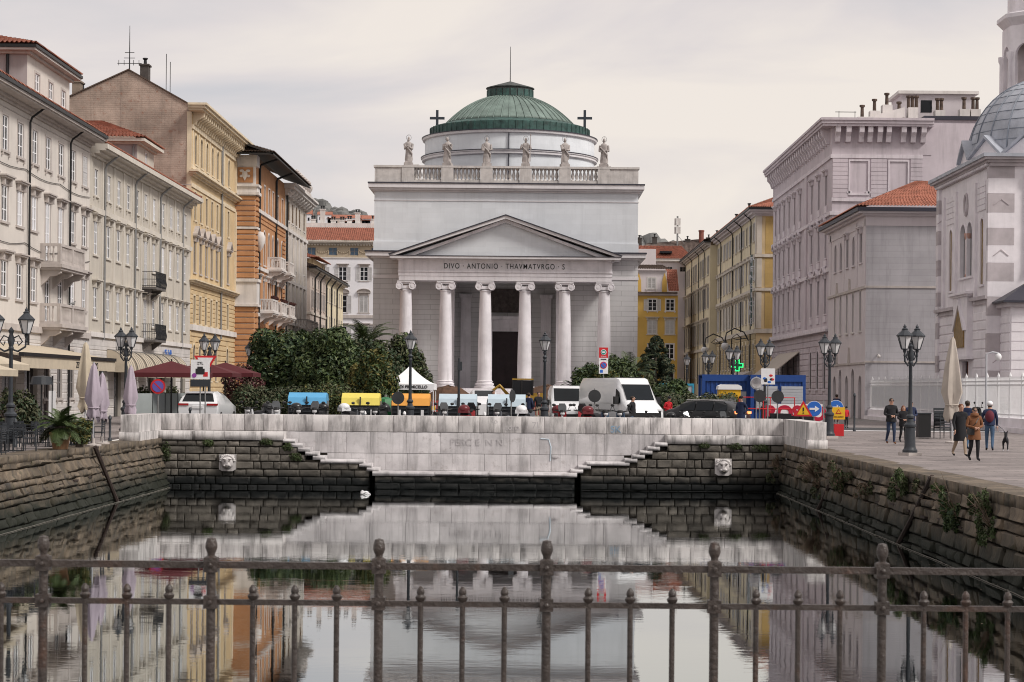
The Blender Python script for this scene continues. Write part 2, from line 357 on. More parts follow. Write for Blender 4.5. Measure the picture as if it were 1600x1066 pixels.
# ================================================================ ground, canal, quay walls
def gz(Y):
    t = min(1.0, max(0.0, (Y - 80.0) / 18.0)); return 0.3 * t * t * (3 - 2 * t)
def paving_mat(name, c, w_, h_, rot=0.0):
    m = M(name, c, 0.75, 0.28, 0.45, bump=0.3, bs=6)
    t = m.node_tree; N = t.nodes; L = t.links; b = N['Principled BSDF']
    old = b.inputs['Base Color'].links[0].from_socket
    g = N.new('ShaderNodeNewGeometry'); mp_ = N.new('ShaderNodeMapping'); mp_.inputs['Rotation'].default_value = (0, 0, rot); L.new(g.outputs['Position'], mp_.inputs[0])
    br = N.new('ShaderNodeTexBrick'); L.new(mp_.outputs[0], br.inputs['Vector']); br.inputs['Scale'].default_value = 1
    br.inputs['Brick Width'].default_value = w_; br.inputs['Row Height'].default_value = h_; br.inputs['Mortar Size'].default_value = 0.014
    br.inputs['Color1'].default_value = (1, 1, 1, 1); br.inputs['Color2'].default_value = (0.72, 0.72, 0.73, 1); br.inputs['Mortar'].default_value = (0.3, 0.29, 0.28, 1)
    x = N.new('ShaderNodeMix'); x.data_type = 'RGBA'; x.blend_type = 'MULTIPLY'; x.inputs[0].default_value = 1
    L.new(old, x.inputs[6]); L.new(br.outputs[0], x.inputs[7]); L.new(x.outputs[2], b.inputs['Base Color'])
    return m
PAVE_Q = paving_mat('quay_paving', (0.27, 0.235, 0.225), 1.5, 0.6)
PAVE_S = paving_mat('piazza_paving', (0.26, 0.24, 0.225), 0.9, 0.5, 0.3)
def strip(name, X0, X1, ys, mat, dz=0.0):
    b = MB()
    for y0, y1 in zip(ys[:-1], ys[1:]):
        b.quad((X0, y0, gz(y0) + dz), (X1, y0, gz(y0) + dz), (X1, y1, gz(y1) + dz), (X0, y1, gz(y1) + dz))
    return b.build(name, mat, kind='structure')
YS = [8, 40, 80, 83, 86, 89, 92, 95, 98, 130]
strip('pavement', -60, -16.9, YS, PAVE_Q)
strip('pavement', 11.8, 60, YS, PAVE_Q)
MB().quad((-4000, 130, 0.3), (4000, 130, 0.3), (4000, 7000, 0.3), (-4000, 7000, 0.3)).build('ground', PAVE_S, kind='structure')
for s in (-1, 1): MB().quad((s * 60, 8, -0.02), (s * 4000, 8, -0.02), (s * 4000, 130, 0.295), (s * 60, 130, 0.295)).build('ground', PAVE_S, kind='structure')
strip('road', -16.9, 11.8, [86.6, 89, 92, 95, 98, 112], ASPHALT)
strip('piazza', -16.9, 11.8, [112, 130], PAVE_S)
MB().box(12.0, 40, 100.6, 108, 0.0, 0.302).build('road', ASPHALT, kind='structure')
MB().box(14.5, 30, 99.2, 99.9, 0.0, 0.312).build('road_marking', P_WHITE, kind='structure')
# canal water
wm = bpy.data.materials.new('canal_water'); wm.use_nodes = True
_n = wm.node_tree.nodes; _l = wm.node_tree.links; _b = _n['Principled BSDF']
_b.inputs['Metallic'].default_value = 1.0; _b.inputs['Base Color'].default_value = (0.31, 0.37, 0.375, 1); _b.inputs['Roughness'].default_value = 0.015; _b.inputs['IOR'].default_value = 1.8
_g = _n.new('ShaderNodeNewGeometry')
_mp = _n.new('ShaderNodeMapping'); _mp.inputs['Scale'].default_value = (1.0, 2.6, 1); _l.new(_g.outputs['Position'], _mp.inputs[0])
_n1 = _n.new('ShaderNodeTexNoise'); _n1.inputs['Scale'].default_value = 2.3; _n1.inputs['Detail'].default_value = 3; _l.new(_mp.outputs[0], _n1.inputs['Vector'])
_n2 = _n.new('ShaderNodeTexNoise'); _n2.inputs['Scale'].default_value = 0.35; _n2.inputs['Detail'].default_value = 2; _l.new(_mp.outputs[0], _n2.inputs['Vector'])
_mr = _n.new('ShaderNodeMapRange'); _mr.inputs[1].default_value = 0.4; _mr.inputs[2].default_value = 0.65; _mr.inputs[3].default_value = 0.3; _l.new(_n2.outputs[0], _mr.inputs[0])
_mm = _n.new('ShaderNodeMath'); _mm.operation = 'MULTIPLY'; _l.new(_n1.outputs[0], _mm.inputs[0]); _l.new(_mr.outputs[0], _mm.inputs[1])
_bp = _n.new('ShaderNodeBump'); _bp.inputs['Strength'].default_value = 0.05; _bp.inputs['Distance'].default_value = 0.02
_l.new(_mm.outputs[0], _bp.inputs['Height']); _l.new(_bp.outputs[0], _b.inputs['Normal'])
WZ = -2.06
MB().quad((-17.5, -60, WZ), (12.5, -60, WZ), (12.5, 86.5, WZ), (-17.5, 86.5, WZ)).build('water', wm, kind='structure')
MB().quad((-18, -60, WZ - 2.5), (13, -60, WZ - 2.5), (13, 87, WZ - 2.5), (-18, 87, WZ - 2.5)).build('canal_bed', STONE_BACK, kind='structure')

# rough stone blocks: unit size, the front (-y) uneven with worn edges
def stone_mesh(seed, mat, rough=0.12, ch=0.09):
    r = random.Random(seed); vs = []; g = [-0.5, -0.5 + ch, 0.0, 0.5 - ch, 0.5]
    for j, z in enumerate(g):
        for i, x in enumerate(g):
            edge = i in (0, 4) or j in (0, 4)
            vs.append((x + (r.uniform(-.02, .02) if not edge else 0), -0.5 + (0.55 * rough * 2 if edge else r.uniform(-rough, rough)), z + (r.uniform(-.03, .03) if not edge else 0)))
    n = len(vs)
    rim = [0, 1, 2, 3, 4, 9, 14, 19, 24, 23, 22, 21, 20, 15, 10, 5]
    vs += [(vs[i][0], 0.5, vs[i][2]) for i in (0, 4, 24, 20)]
    fs = [(j * 5 + i, j * 5 + i + 1, j * 5 + i + 6, j * 5 + i + 5) for j in range(4) for i in range(4)]
    fs += [(0, n, n + 1, 4, 3, 2, 1), (4, n + 1, n + 2, 24, 19, 14, 9), (24, n + 2, n + 3, 20, 21, 22, 23), (20, n + 3, n, 0, 5, 10, 15)]
    b = MB(); b.add(vs, fs); return b.mesh('stone', mat, smooth=50)
ST_DK = [stone_mesh(i, STONE_DK) for i in range(7)]
ST_OLD = [stone_mesh(20 + i, STONE_OLD, 0.13, 0.09) for i in range(9)]
ST_COPE = [stone_mesh(30 + i, STONE_OLD, 0.02, 0.03) for i in range(5)]
SLAB = [stone_mesh(40 + i, MARBLE, 0.012, 0.03) for i in range(4)]
SLAB_LOW = [stone_mesh(50 + i, MARBLE_LOW, 0.012, 0.03) for i in range(4)]
def stone(parent, meshes, x0, x1, y, z0, z1, d=0.3, gap=0.012, name='stone'):
    o = put(rnd.choice(meshes), name, parent, ((x0 + x1) / 2 - parent.location.x, y + d / 2 - parent.location.y, (z0 + z1) / 2 - parent.location.z))
    o.scale = ((x1 - x0) - gap, d, (z1 - z0) - gap); return o

# sloping quay walls along both sides
def quay_wall(label, bot0, bot1, top0, top1, rows, length, meshes, seed):
    r = random.Random(seed)
    b0, b1, t0, t1 = map(Vector, (bot0, bot1, top0, top1))
    ctr = (b0 + b1) / 2
    P = lambda u, v: (b0.lerp(b1, u)).lerp(t0.lerp(t1, u), v)
    ex = (b1 - b0).normalized(); ezz = (P(0.5, 1) - P(0.5, 0)).normalized(); ey = ezz.cross(ex).normalized(); ezz = ex.cross(ey)
    rot = Matrix((ex, ey, ezz)).transposed()
    w = MB(); off = ey * 0.10
    for k in range(10):
        u0, u1 = k / 10, (k + 1) / 10
        w.quad(*[tuple(p + off - ctr) for p in (P(u0, -0.9), P(u1, -0.9), P(u1, 0.99), P(u0, 0.99))])
    root = w.build('quay_wall', STONE_BACK, None, ctr); tag(root, label, 'wall')
    Lm = (t1 - t0).length; H = (P(0.5, 1) - P(0.5, 0)).length
    v = -0.10
    while v < 0.86:
        hv = min(rows * r.uniform(0.7, 1.4) / H, 0.87 - v if 0.87 - v < rows * 1.5 / H else 9)
        u = -r.uniform(0, 0.5) * length / Lm
        while u < 1:
            lu = length * r.uniform(0.3, 1.5) / Lm
            p = P(u + lu / 2, v + hv / 2) - ctr + ey * r.uniform(-.02, 0.10)
            o = put(r.choice(meshes), 'stone', root, p); o.rotation_euler = rot.to_euler(); o.rotation_euler.y += r.uniform(-.03, .03)
            o.scale = (lu * Lm - r.uniform(.015, .06), 0.3, hv * H - r.uniform(.015, .07)); u += lu
        v += hv
    u = 0.0
    while u < 1:                                           # coping slabs on the edge
        lu = r.uniform(1.0, 1.5) / Lm
        p = P(min(u + lu / 2, 1), 0.935) - ctr + ey * 0.42
        o = put(r.choice(ST_COPE), 'coping_slab', root, (p.x, p.y, -ctr.z - 0.145)); o.rotation_euler = (0, 0, math.atan2(ex.y, ex.x))
        o.scale = (lu * Lm - 0.012, 1.05, 0.30 - r.uniform(0, 0.012)); u += lu
    return root, P, ey
LW, LP_, LN = quay_wall('sloping old quay wall of brown stones below the café terrace', (-15.35, 38, WZ), (-15.35, 85.0, WZ), (-17.05, 38, 0), (-15.72, 85.0, 0), 0.30, 1.15, ST_OLD, 3)
RW, RP_, RN = quay_wall('overgrown quay wall with weeds below the walking people', (10.85, 85.0, WZ), (10.85, 34, WZ), (11.05, 85.0, 0), (11.05, 34, 0), 0.33, 1.35, ST_OLD, 4)
# dark rusty fender piles and iron hooks on the walls
def pile(label, a, b_):
    o = MB().tube([a, Vector(a).lerp(Vector(b_), 0.5) + Vector((0.01, 0, 0)), b_], [0.09, 0.075, 0.09], 7).build('fender_pile', RUST, None, (0, 0, 0), smooth=40)
    tag(o, label, 'pile')
pile('dark rusty fender pile leaning on the brown stone quay wall', (-15.75, 72.6, 0.0), (-15.1, 74.0, -2.35))
pile('long dark fender pile leaning on the overgrown quay wall', (10.98, 53.9, -0.03), (10.62, 57.4, -2.35))
pile('short black fender pile beside the dry bush on the quay wall', (10.86, 71.5, -1.15), (10.6, 73.2, -2.35))
for k in range(9):
    Yk = 60.5 + k * 2.15; p = LP_((Yk - 38) / 47, 0.42 + 0.015 * k)
    MB().box(-0.02, 0.10, -0.3, 0.3, -0.03, 0.03).box(-0.02, 0.06, 0.2, 0.3, -0.35, 0.0).build('iron_bracket', RUST, LW, Vector(p) - LW.location + Vector((0.03, 0, 0)))
for k in range(7):
    Yk = 47.5 + k * 2.3; p = RP_((85 - Yk) / 51, 0.45 + 0.02 * (k % 3))
    MB().box(-0.10, 0.02, -0.35, 0.35, -0.03, 0.03).build('iron_bracket', RUST, RW, Vector(p) - RW.location - Vector((0.03, 0, 0)))
def rope(label, X, y0, y1, seed):
    r = random.Random(seed); b = MB(); n = 60
    b.tube([(X + r.uniform(-.02, .02), y0 + (y1 - y0) * i / n, WZ + 0.015) for i in range(n + 1)], 0.013, 5)
    for i in range(70): b.ball((X + r.uniform(-.06, .06), r.uniform(y0, y1), WZ + 0.02), r.uniform(0.012, 0.028), 5, 4)
    tag(b.build('mooring_rope', M('rope_grey', (0.15, 0.14, 0.12), 0.9, 0.3, 6)), label, 'rope')
rope('pale floating rope along the foot of the brown quay wall', -15.02, 40, 84, 1)
rope('pale floating rope along the foot of the overgrown quay wall', 10.55, 40, 84, 2)

# ---- the end of the canal: parapet, marble wall, stairs, dark masonry
Xc = -2.2; YM = 85.8; YD = 84.8
ew = thing('canal_end_wall', 'stained white stone parapet and stairs closing the end of the canal', 'wall', (Xc, YM, 0))
MB().box(-13.75, 13.35, 0.12, 0.75, -4.2, 0.99).build('core', STONE_BACK, ew)
def row(meshes, X0, X1, z0, z1, w_, y, d, name='slab', var=0.25):
    x = X0
    while x < X1 - 0.02:
        w2 = w_ * rnd.uniform(1 - var, 1 + var)
        if X1 - x - w2 < 0.4 * w_: w2 = X1 - x
        stone(ew, meshes, x, x + w2, y, z0, z1, d, 0.010, name); x += w2
row(SLAB, -15.8, 11.05, 0.34, 1.05, 0.92, YM, 0.9, 'parapet_slab', 0.12)
row(SLAB_LOW, -10.4, 6.0, -0.58, 0.335, 1.35, YM + 0.02, 0.3, 'wall_slab')
row(SLAB_LOW, -8.6, 4.2, -1.31, -0.585, 1.2, YM + 0.03, 0.3, 'wall_slab')
for s in (-1, 1):
    X = lambda d: Xc + s * d                       # d metres out from the middle
    def span(a, b_): return (min(X(a), X(b_)), max(X(a), X(b_)))
    outer = 13.6 if s < 0 else 13.25
    x0, x1 = span(8.15, outer); row(SLAB, x0, x1, -0.05, 0.335, 1.3, YD - 0.04, 1.1, 'plinth_slab')
    prof = []                                          # (inner edge distance, top z) of each tread
    for i in range(5): prof.append((8.16 - 0.32 * i, 0.02 - 0.175 * i))
    for i, (d_, z) in enumerate(prof):
        x0, x1 = span(d_ - 0.50, d_ + 0.03); stone(ew, SLAB_LOW, x0, x1, YD - 0.05, z - 0.17, z - 0.003, 1.05, 0.0, 'step')
    x0, x1 = span(4.75, 6.58); stone(ew, SLAB_LOW, x0, x1, YD - 0.05, -1.0, -0.83, 1.05, 0.0, 'landing')
    for d_, z in ((4.9, -0.99), (4.58, -1.16)):
        x0, x1 = span(d_ - 0.50, d_ + 0.03); stone(ew, SLAB_LOW, x0, x1, YD - 0.05, z - 0.16, z, 1.05, 0.0, 'step')
    def inner(z):                                      # where the stepped masonry ends at height z
        for d_, zt in prof:
            if z > zt - 0.2: return d_ + 0.02
        if z > -0.99: return 6.4
        if z > -1.16: return 4.95
        return 4.5
    back = MB(); zz = [-4.2, -1.34, -1.17, -1.0, -0.86, -0.68, -0.5, -0.33, -0.15, -0.06]
    for z0, z1 in zip(zz[:-1], zz[1:]):
        x0, x1 = span(inner(z1 - 0.02), outer); back.box(x0 - Xc, x1 - Xc, YD + 0.12 - YM, 0.1, z0, z1 - 0.002)
    back.build('masonry_core', STONE_BACK, ew)
    z = -0.07
    while z > -2.3:
        h = 0.305 * rnd.uniform(0.8, 1.2); a, b_ = inner(z - 0.06), outer; d = b_
        while d > a + 0.05:
            w2 = rnd.uniform(0.3, 0.95)
            if d - w2 - a < 0.3: w2 = d - a
            x0, x1 = span(d - w2, d); stone(ew, ST_DK, x0, x1, YD, z - h, z, 0.26, 0.035); d -= w2
        z -= h
ledge = MB()
stone(ew, SLAB_LOW, -6.55, -3.9, YD - 0.35, -1.5, -1.31, 1.5, 0.01, 'landing')
for a, b_ in ((-3.9, -1.6), (-1.6, 0.3), (0.3, 2.15)): stone(ew, SLAB_LOW, a, b_, YD - 0.35, -1.5, -1.31, 1.5, 0.01, 'landing')
MB().box(-6.4 - Xc, 2.0 - Xc, YD - 0.25 - YM, 0.1, -4.2, -1.505).build('landing_base', STONE_DK, ew)
z = -1.51
while z > -2.3:
    x = -6.45
    while x < 1.95: w2 = min(rnd.uniform(.6, 1.1), 2.05 - x); stone(ew, ST_DK, x, x + w2, YD - .3, z - .28, z, .3, .03); x += w2
    z -= .28
GRAF = M('graffiti_grey', (0.535, 0.51, 0.515), .8, .25, 3); GRAF_B = M('graffiti_blue', (0.25, 0.40, 0.55), .8, .3, 3); GRAF_P = M('graffiti_pale_blue', (0.50, 0.58, 0.64), .8, .3, 3)
for tx, px, py, sz, mt in (('PERC E  N N', 745, 696, .42, GRAF), ('SK', 962, 676, .42, GRAF_B), ('LS', 920, 668, .36, GRAF), ('7L', 838, 670, .4, GRAF), ('zona', 800, 672, .34, GRAF), ('So', 772, 662, .3, GRAF)):
    p = at(px, py, YM); lettering(tx, sz, mt, ew, (p.x - Xc, -.006, p.z), name='graffiti', depth=.0005)
p = at(857, 702, YM); MB().tube([(-.35, 0, .45), (.0, 0, .42), (.1, 0, .1), (.08, 0, -.5)], .03, 5).build('graffiti', GRAF_P, ew, (p.x - Xc, .02, p.z))
p = at(868, 714, YM); MB().ball((0, 0, 0), (.14, .03, .07), 8, 5).build('graffiti', GRAF, ew, (p.x - Xc, .0, p.z))
# parapet returns along both quays
for lab, xa, xb, ya in (('white stone parapet block beside the lilac parasols', -16.5, -15.75, 80.8), ('white stone parapet block beside the lamp post and road signs', 11.05, 11.75, 78.1)):
    t = thing('parapet_block', lab, 'parapet', ((xa + xb) / 2, ya, 0)); hw = (xb - xa) / 2
    y = 0.0
    for ln in (0.75, 1.6, 1.5, 9):
        ln = min(ln, 85.75 - ya - y)
        if ln < 0.1: break
        o = put(SLAB[int(y) % 4], 'parapet_slab', t, (0, y + ln / 2, 0.70)); o.scale = (hw * 2, ln - 0.01, 0.70)
        o = put(SLAB[int(y + 1) % 4], 'plinth_slab', t, (0, y + ln / 2, 0.16)); o.scale = (hw * 2 + 0.10, ln - 0.005 + (0.08 if y == 0 else 0), 0.365); y += ln
r_ = random.Random(12); lv = MB()
for k in range(170):
    s_ = r_.choice((-1, 1)); x = (-14.9 + abs(r_.gauss(0, .8))) if s_ < 0 else (10.4 - abs(r_.gauss(0, .8))); y = r_.uniform(32, 84); a = r_.uniform(0, 6.3); q = r_.uniform(.02, .05); c, d = q * math.cos(a), q * math.sin(a)
    lv.quad((x - c, y - d, WZ + .006), (x + d * .5, y - c * .5, WZ + .008), (x + c, y + d, WZ + .006), (x - d * .5, y + c * .5, WZ + .009))
tag(lv.build('floating_leaves', LEAF_DRY, None, kind='stuff'), 'scattered dry leaves floating along the quay walls', 'leaves')
# lion heads
def lion(label, X, Z):
    t = thing('lion_head', label, 'sculpture', (X, YD, Z), group='carved lion heads on the dark masonry')
    b = MB(); r = random.Random(5)
    b.prism([(-.36, -.28), (-.22, -.36), (.22, -.36), (.36, -.28), (.36, .36), (-.36, .36)], -.10, .05)
    b.ball((0, -.12, .02), (.27, .14, .29), 14, 9)
    b.build('mane', MARBLE, t, smooth=50)
    f = MB(); f.ball((0, -.22, -.08), (.13, .12, .11), 10, 7); f.box(-.045, .045, -.33, -.2, -.03, .14)
    for s in (-1, 1): f.ball((s * .09, -.26, -.12), (.075, .07, .055), 8, 6); f.ball((s * .12, -.22, .16), (.09, .06, .04), 8, 5); f.ball((s * .23, -.12, .26), (.07, .06, .07), 8, 5)
    for k in range(12):
        a = PI * (0.05 + 0.9 * k / 11); f.ball((.29 * math.cos(a), -.15, .05 + .26 * math.sin(a)), (.07, .06, .055), 6, 5)
    f.build('face', MARBLE, t, smooth=50)
    g = MB()
    for s in (-1, 1): g.ball((s * .10, -.255, .085), (.035, .03, .022), 6, 4)
    g.ball((0, -.29, -.185), (.075, .05, .028), 8, 5); g.build('eyes_and_mouth', STONE_DK, t)
p = at(356, 723, YD); lion('white carved lion head below the parked scooters near the café quay', p.x, p.z)
p = at(1130, 730, YD); lion('white carved lion head near the overgrown quay corner', p.x, p.z)
# floating bag
p = at(571, 762, 80.5)
b = MB(); b.T = Matrix.Scale(.75, 4); b.ball((0, 0, 0.05), (0.24, 0.2, 0.13), 9, 6); b.ball((0.17, 0, 0.02), (0.12, 0.1, 0.06), 7, 5); b.ball((-0.14, .02, 0.13), (0.1, 0.08, 0.09), 7, 5)
r_ = random.Random(2); b.v = [(x + r_.uniform(-.03, .03), y + r_.uniform(-.03, .03), z + r_.uniform(-.025, .025)) for x, y, z in b.v]
tag(b.build('plastic_bag', P_WHITE, None, (p.x, 80.2, WZ)), 'crumpled white plastic bag floating on the canal', 'bag')

# ---------------------------------------------------------------- bridge and its railing in front
MB().box(-18, 13, -9, 6.75, 0.25, 0.72).build('bridge_deck', PAVE_S, kind='structure')
fence = thing('bridge_railing', 'worn brown iron bridge railing with ball finials across the canal', 'railing', (0, 6.5, 0.72))
YF = 6.5; pxm = F / YF
z_top = at(824, 887, YF).z - 0.72; z_mid = at(824, 945, YF).z - 0.72
def rod(name, b, loc=(0, 0, 0)): return b.build(name, FENCE, fence, loc, smooth=35)
xa, xb = at(-500, 887, YF).x, at(2100, 887, YF).x
rod('rail', MB().box(xa, xb, -0.010, 0.010, z_top - 0.011, z_top + 0.011))
rod('rail', MB().box(xa, xb, -0.008, 0.008, z_mid - 0.009, z_mid + 0.009))
rod('rail', MB().box(xa, xb, -0.008, 0.008, 0.10, 0.122))
pm = MB(); pm.lathe([(.015, 0), (.015, z_top + .012), (.023, z_top + .016), (.023, z_top + .024), (.012, z_top + .030), (.012, z_top + .036), (.016, z_top + .044), (.020, z_top + .056), (.019, z_top + .07), (.014, z_top + .087), (.0, z_top + .091)], 14)
for zc, hh in ((z_top, .026), (z_mid, .023)):
    pm.cbox((0, 0, zc), (.044, .042, hh * 1.8)); pm.ball((0, -.026, zc), (.009, .007, .009), 8, 5)
pm = pm.mesh('post', FENCE, 35)
bm_ = MB(); bm_.lathe([(.009, .1), (.009, z_mid + .006), (.016, z_mid + .014), (.018, z_mid + .022), (.011, z_mid + .030), (.0135, z_mid + .036), (.012, z_mid + .046), (.005, z_mid + .056), (0, z_mid + .058)], 10)
bm_ = bm_.mesh('bar', FENCE, 35)
sp_ = 262.1 / pxm; x_0 = at(330, 890, YF).x
for i in range(-3, 7):
    x = x_0 + i * sp_; put(pm, 'post', fence, (x, 0, 0))
    for k in range(1, 4): put(bm_, 'bar', fence, (x + sp_ * k / 4, 0, 0))
# ================================================================ facade kit
CACHE = {}
def cached(key, fn):
    if key not in CACHE: CACHE[key] = fn()
    return CACHE[key]
def arc(w, h, n=8, r=None):                 # arched outline (x, z) from sill left to sill right, round top inside w x h
    r = w / 2
    return [(-r, 0.0)] + [(-r * math.cos(PI * i / n), h - r + r * math.sin(PI * i / n)) for i in range(n + 1)] + [(r, 0.0)]
def frame_mesh(w, h, rails, mat, arch):
    def f():
        b = MB(); t = 0.065
        b.box(-w / 2, -w / 2 + t, 0, .06, 0, h); b.box(w / 2 - t, w / 2, 0, .06, 0, h); b.box(-w / 2 + t, w / 2 - t, 0, .06, 0, t); b.box(-w / 2 + t, w / 2 - t, 0, .06, h - t, h)
        b.box(-.05, .05, -.012, .055, t, h - t)
        for k in range(rails):
            z = h * (k + 1) / (rails + 1) + (0.04 if k == rails - 1 else 0)
            for s in (-1, 1): b.box(*sorted((s * .05, s * (w / 2 - t))), 0.005, .05, z - .025, z + .025)
        return b.mesh('window', mat)
    return cached(('fr', w, h, rails, mat.name, arch), f)
def surround_mesh(w, h, style, mat):
    def f():
        b = MB(); t = 0.12; p = 0.03
        if style == 'arch':
            a = arc(w, h, 10); a2 = arc(w + 2 * t, h + t, 10)
            for i in range(len(a) - 1):
                q = [a[i], a[i + 1], a2[i + 1], a2[i]]; b.prism(q[::-1], -p, 0)
            b.box(-w / 2 - .22, w / 2 + .22, -.12, 0, -.12, 0); return b.mesh('surround', mat)
        for s in (-1, 1): b.box(*sorted((s * w / 2, s * (w / 2 + t))), -p, 0, 0, h)
        b.box(-w / 2 - t, w / 2 + t, -p, 0, h, h + t)
        b.box(-w / 2 - .24, w / 2 + .24, -.09, 0, -.11, 0)
        if style in ('plain',):
            for s in (-1, 1): b.box(*sorted((s * (w / 2 + .02), s * (w / 2 + .14))), -.10, 0, -.27, -.11)
        if style in ('hood', 'ped', 'seg', 'shell'):
            z = h + t
            b.box(-w / 2 - .12, w / 2 + .12, -.05, 0, z, z + .2)
            for s in (-1, 1): b.box(*sorted((s * (w / 2 - .02), s * (w / 2 + .17))), -.2, 0, z - .12, z + .2)
            b.box(-w / 2 - .3, w / 2 + .3, -.28, 0, z + .2, z + .28); b.box(-w / 2 - .36, w / 2 + .36, -.34, 0, z + .28, z + .35)
            if style in ('ped', 'shell'):
                q = w / 2 + .36; hh = .42 if style == 'ped' else .6
                b.prism([(-q, z + .35), (q, z + .35), (0, z + .35 + hh)], -.12, 0)
                for s in (-1, 1): b.prism([(s * q, z + .35), (s * (q - .02), z + .45), (0, z + .47 + hh), (0, z + .35 + hh)][::-s], -.34, 0)
            if style == 'seg':
                q = w / 2 + .36; n = 8; ar = [(q * -math.cos(PI * i / n), z + .35 + .45 * math.sin(PI * i / n)) for i in range(n + 1)]
                b.prism(ar[::-1], -.12, 0)
                for i in range(n): b.prism([ar[i], ar[i + 1], (ar[i + 1][0], ar[i + 1][1] + .1), (ar[i][0], ar[i][1] + .1)][::-1], -.32, 0)
        return b.mesh('surround', mat)
    return cached(('su', w, h, style, mat.name), f)
def leaf_mesh(w, h, mat):                     # one louvred shutter leaf, x from 0 to w
    def f():
        b = MB(); t = .06
        b.box(0, t, -.04, 0, 0, h); b.box(w - t, w, -.04, 0, 0, h)
        for z in (0, h / 2 - t / 2, h - t): b.box(t, w - t, -.04, 0, z, z + t)
        n = max(6, int(h / .14))
        for k in range(n):
            z = t + (h - 2 * t) * (k + .5) / n; b.quad((t, -.004, z - .06), (w - t, -.004, z - .06), (w - t, -.034, z + .05), (t, -.034, z + .05))
        return b.mesh('shutter', mat)
    return cached(('lf', round(w, 3), h, mat.name), f)

class Fac:
    """one wall plane of a building in the building's own frame: x along it, -y outwards"""
    def __init__(s, B, x0, x1, z0, z1, mat, y=0.0, rz=0.0, ox=0.0, oy=0.0, reveal=0.22):
        s.B, s.x0, s.x1, s.z0, s.z1, s.mat, s.y, s.reveal = B, x0, x1, z0, z1, mat, y, reveal; s.op = []
        s.hold = B
    def win(s, xc, zb, w, h, sur='plain', trim=None, rails=2, frame=None, pane=None, shut=None, shut_mat=None, arch=False, opening=True, deep=0.03):
        frame = frame or WIN_WHITE; trim = trim or s.mat
        if opening: s.op.append((xc, zb, w, h, arch))
        o = put(frame_mesh(w, h, rails, frame, arch), 'window', s.B, (xc, s.y + deep, zb))
        if shut == 'closed':
            sm = shut_mat or SHUT_WHITE
            for sg in (-1, 1): put(leaf_mesh(w / 2 - .05, h - .06, sm), 'shutter', o, (-w / 2 + .04 if sg < 0 else .01, -.02, .03))
        pm = cached(('pn', w, h, (pane or PANES[0]).name if pane else rnd.randrange(4)), lambda: None)
        pk = pane or rnd.choice(PANES)
        put(cached(('pane', w, h, pk.name), lambda: MB().quad((-w / 2 + .03, 0, .03), (w / 2 - .03, 0, .03), (w / 2 - .03, 0, h - .03), (-w / 2 + .03, 0, h - .03)).mesh('pane', pk)), 'pane', o, (0, .022, 0))
        if sur: put(surround_mesh(w, h, sur, trim), 'surround', o, (0, -deep, 0))
        if shut == 'open':
            sm = shut_mat or SHUT_WHITE
            for sg in (-1, 1): put(leaf_mesh(w / 2, h, sm), 'shutter', o, (-w - .02 + .0 if sg < 0 else w / 2 + .02, -deep - .02, 0))
        return o
    def hole(s, xc, zb, w, h, arch=False): s.op.append((xc, zb, w, h, arch))
    def done(s, name='wall', rev=None):
        b = MB(); y = s.y
        us = sorted({s.x0, s.x1} | {round(v, 4) for o in s.op for v in (o[0] - o[2] / 2, o[0] + o[2] / 2) if s.x0 < v < s.x1})
        zs = sorted({s.z0, s.z1} | {round(v, 4) for o in s.op for v in (o[1], o[1] + o[3]) if s.z0 < v < s.z1})
        for z0, z1 in zip(zs[:-1], zs[1:]):
            run = None
            for u0, u1 in zip(us[:-1], us[1:]):
                uc, zc = (u0 + u1) / 2, (z0 + z1) / 2
                if any(abs(uc - o[0]) < o[2] / 2 and o[1] < zc < o[1] + o[3] for o in s.op):
                    if run is not None: b.quad((run, y, z0), (u0, y, z0), (u0, y, z1), (run, y, z1)); run = None
                elif run is None: run = u0
            if run is not None: b.quad((run, y, z0), (s.x1, y, z0), (s.x1, y, z1), (run, y, z1))
        d = y + s.reveal
        for xc, zb, w, h, a in s.op:
            l, r_, t = xc - w / 2, xc + w / 2, zb + h
            if a:
                pts = [(xc + x, zb + z) for x, z in arc(w, h, 10)]
                m = len(pts) // 2
                b.quad(*[(x, y, z) for x, z in [(l, t)] + [p for p in pts[m:0:-1]]][::-1]); b.quad(*[(x, y, z) for x, z in pts[m:-1] + [(r_, t)]][::-1])
                for p, q in zip(pts[:-1], pts[1:]): b.quad((p[0], y, p[1]), (q[0], y, q[1]), (q[0], d, q[1]), (p[0], d, p[1]))
            else:
                b.quad((l, y, zb), (l, y, t), (l, d, t), (l, d, zb)); b.quad((r_, y, zb), (r_, d, zb), (r_, d, t), (r_, y, t)); b.quad((l, y, t), (r_, y, t), (r_, d, t), (l, d, t))
            b.quad((l, y, zb), (l, d, zb), (r_, d, zb), (r_, y, zb))
        return b.build(name, s.mat, s.B)
    def door(s, xc, w, h, mat=DOOR, arch=False, zb=0.0):
        s.op.append((xc, zb, w, h, arch))
        b = MB(); b.box(-w / 2, w / 2, .02, .07, 0, h)
        for sg in (-1, 1):
            for z0, z1 in ((.15, h * .45), (h * .5, h - .25)): b.box(*sorted((sg * .08, sg * (w / 2 - .1))), -.005, .02, z0, z1)
        return b.build('door', mat, s.B, (xc, s.y + .18, zb))

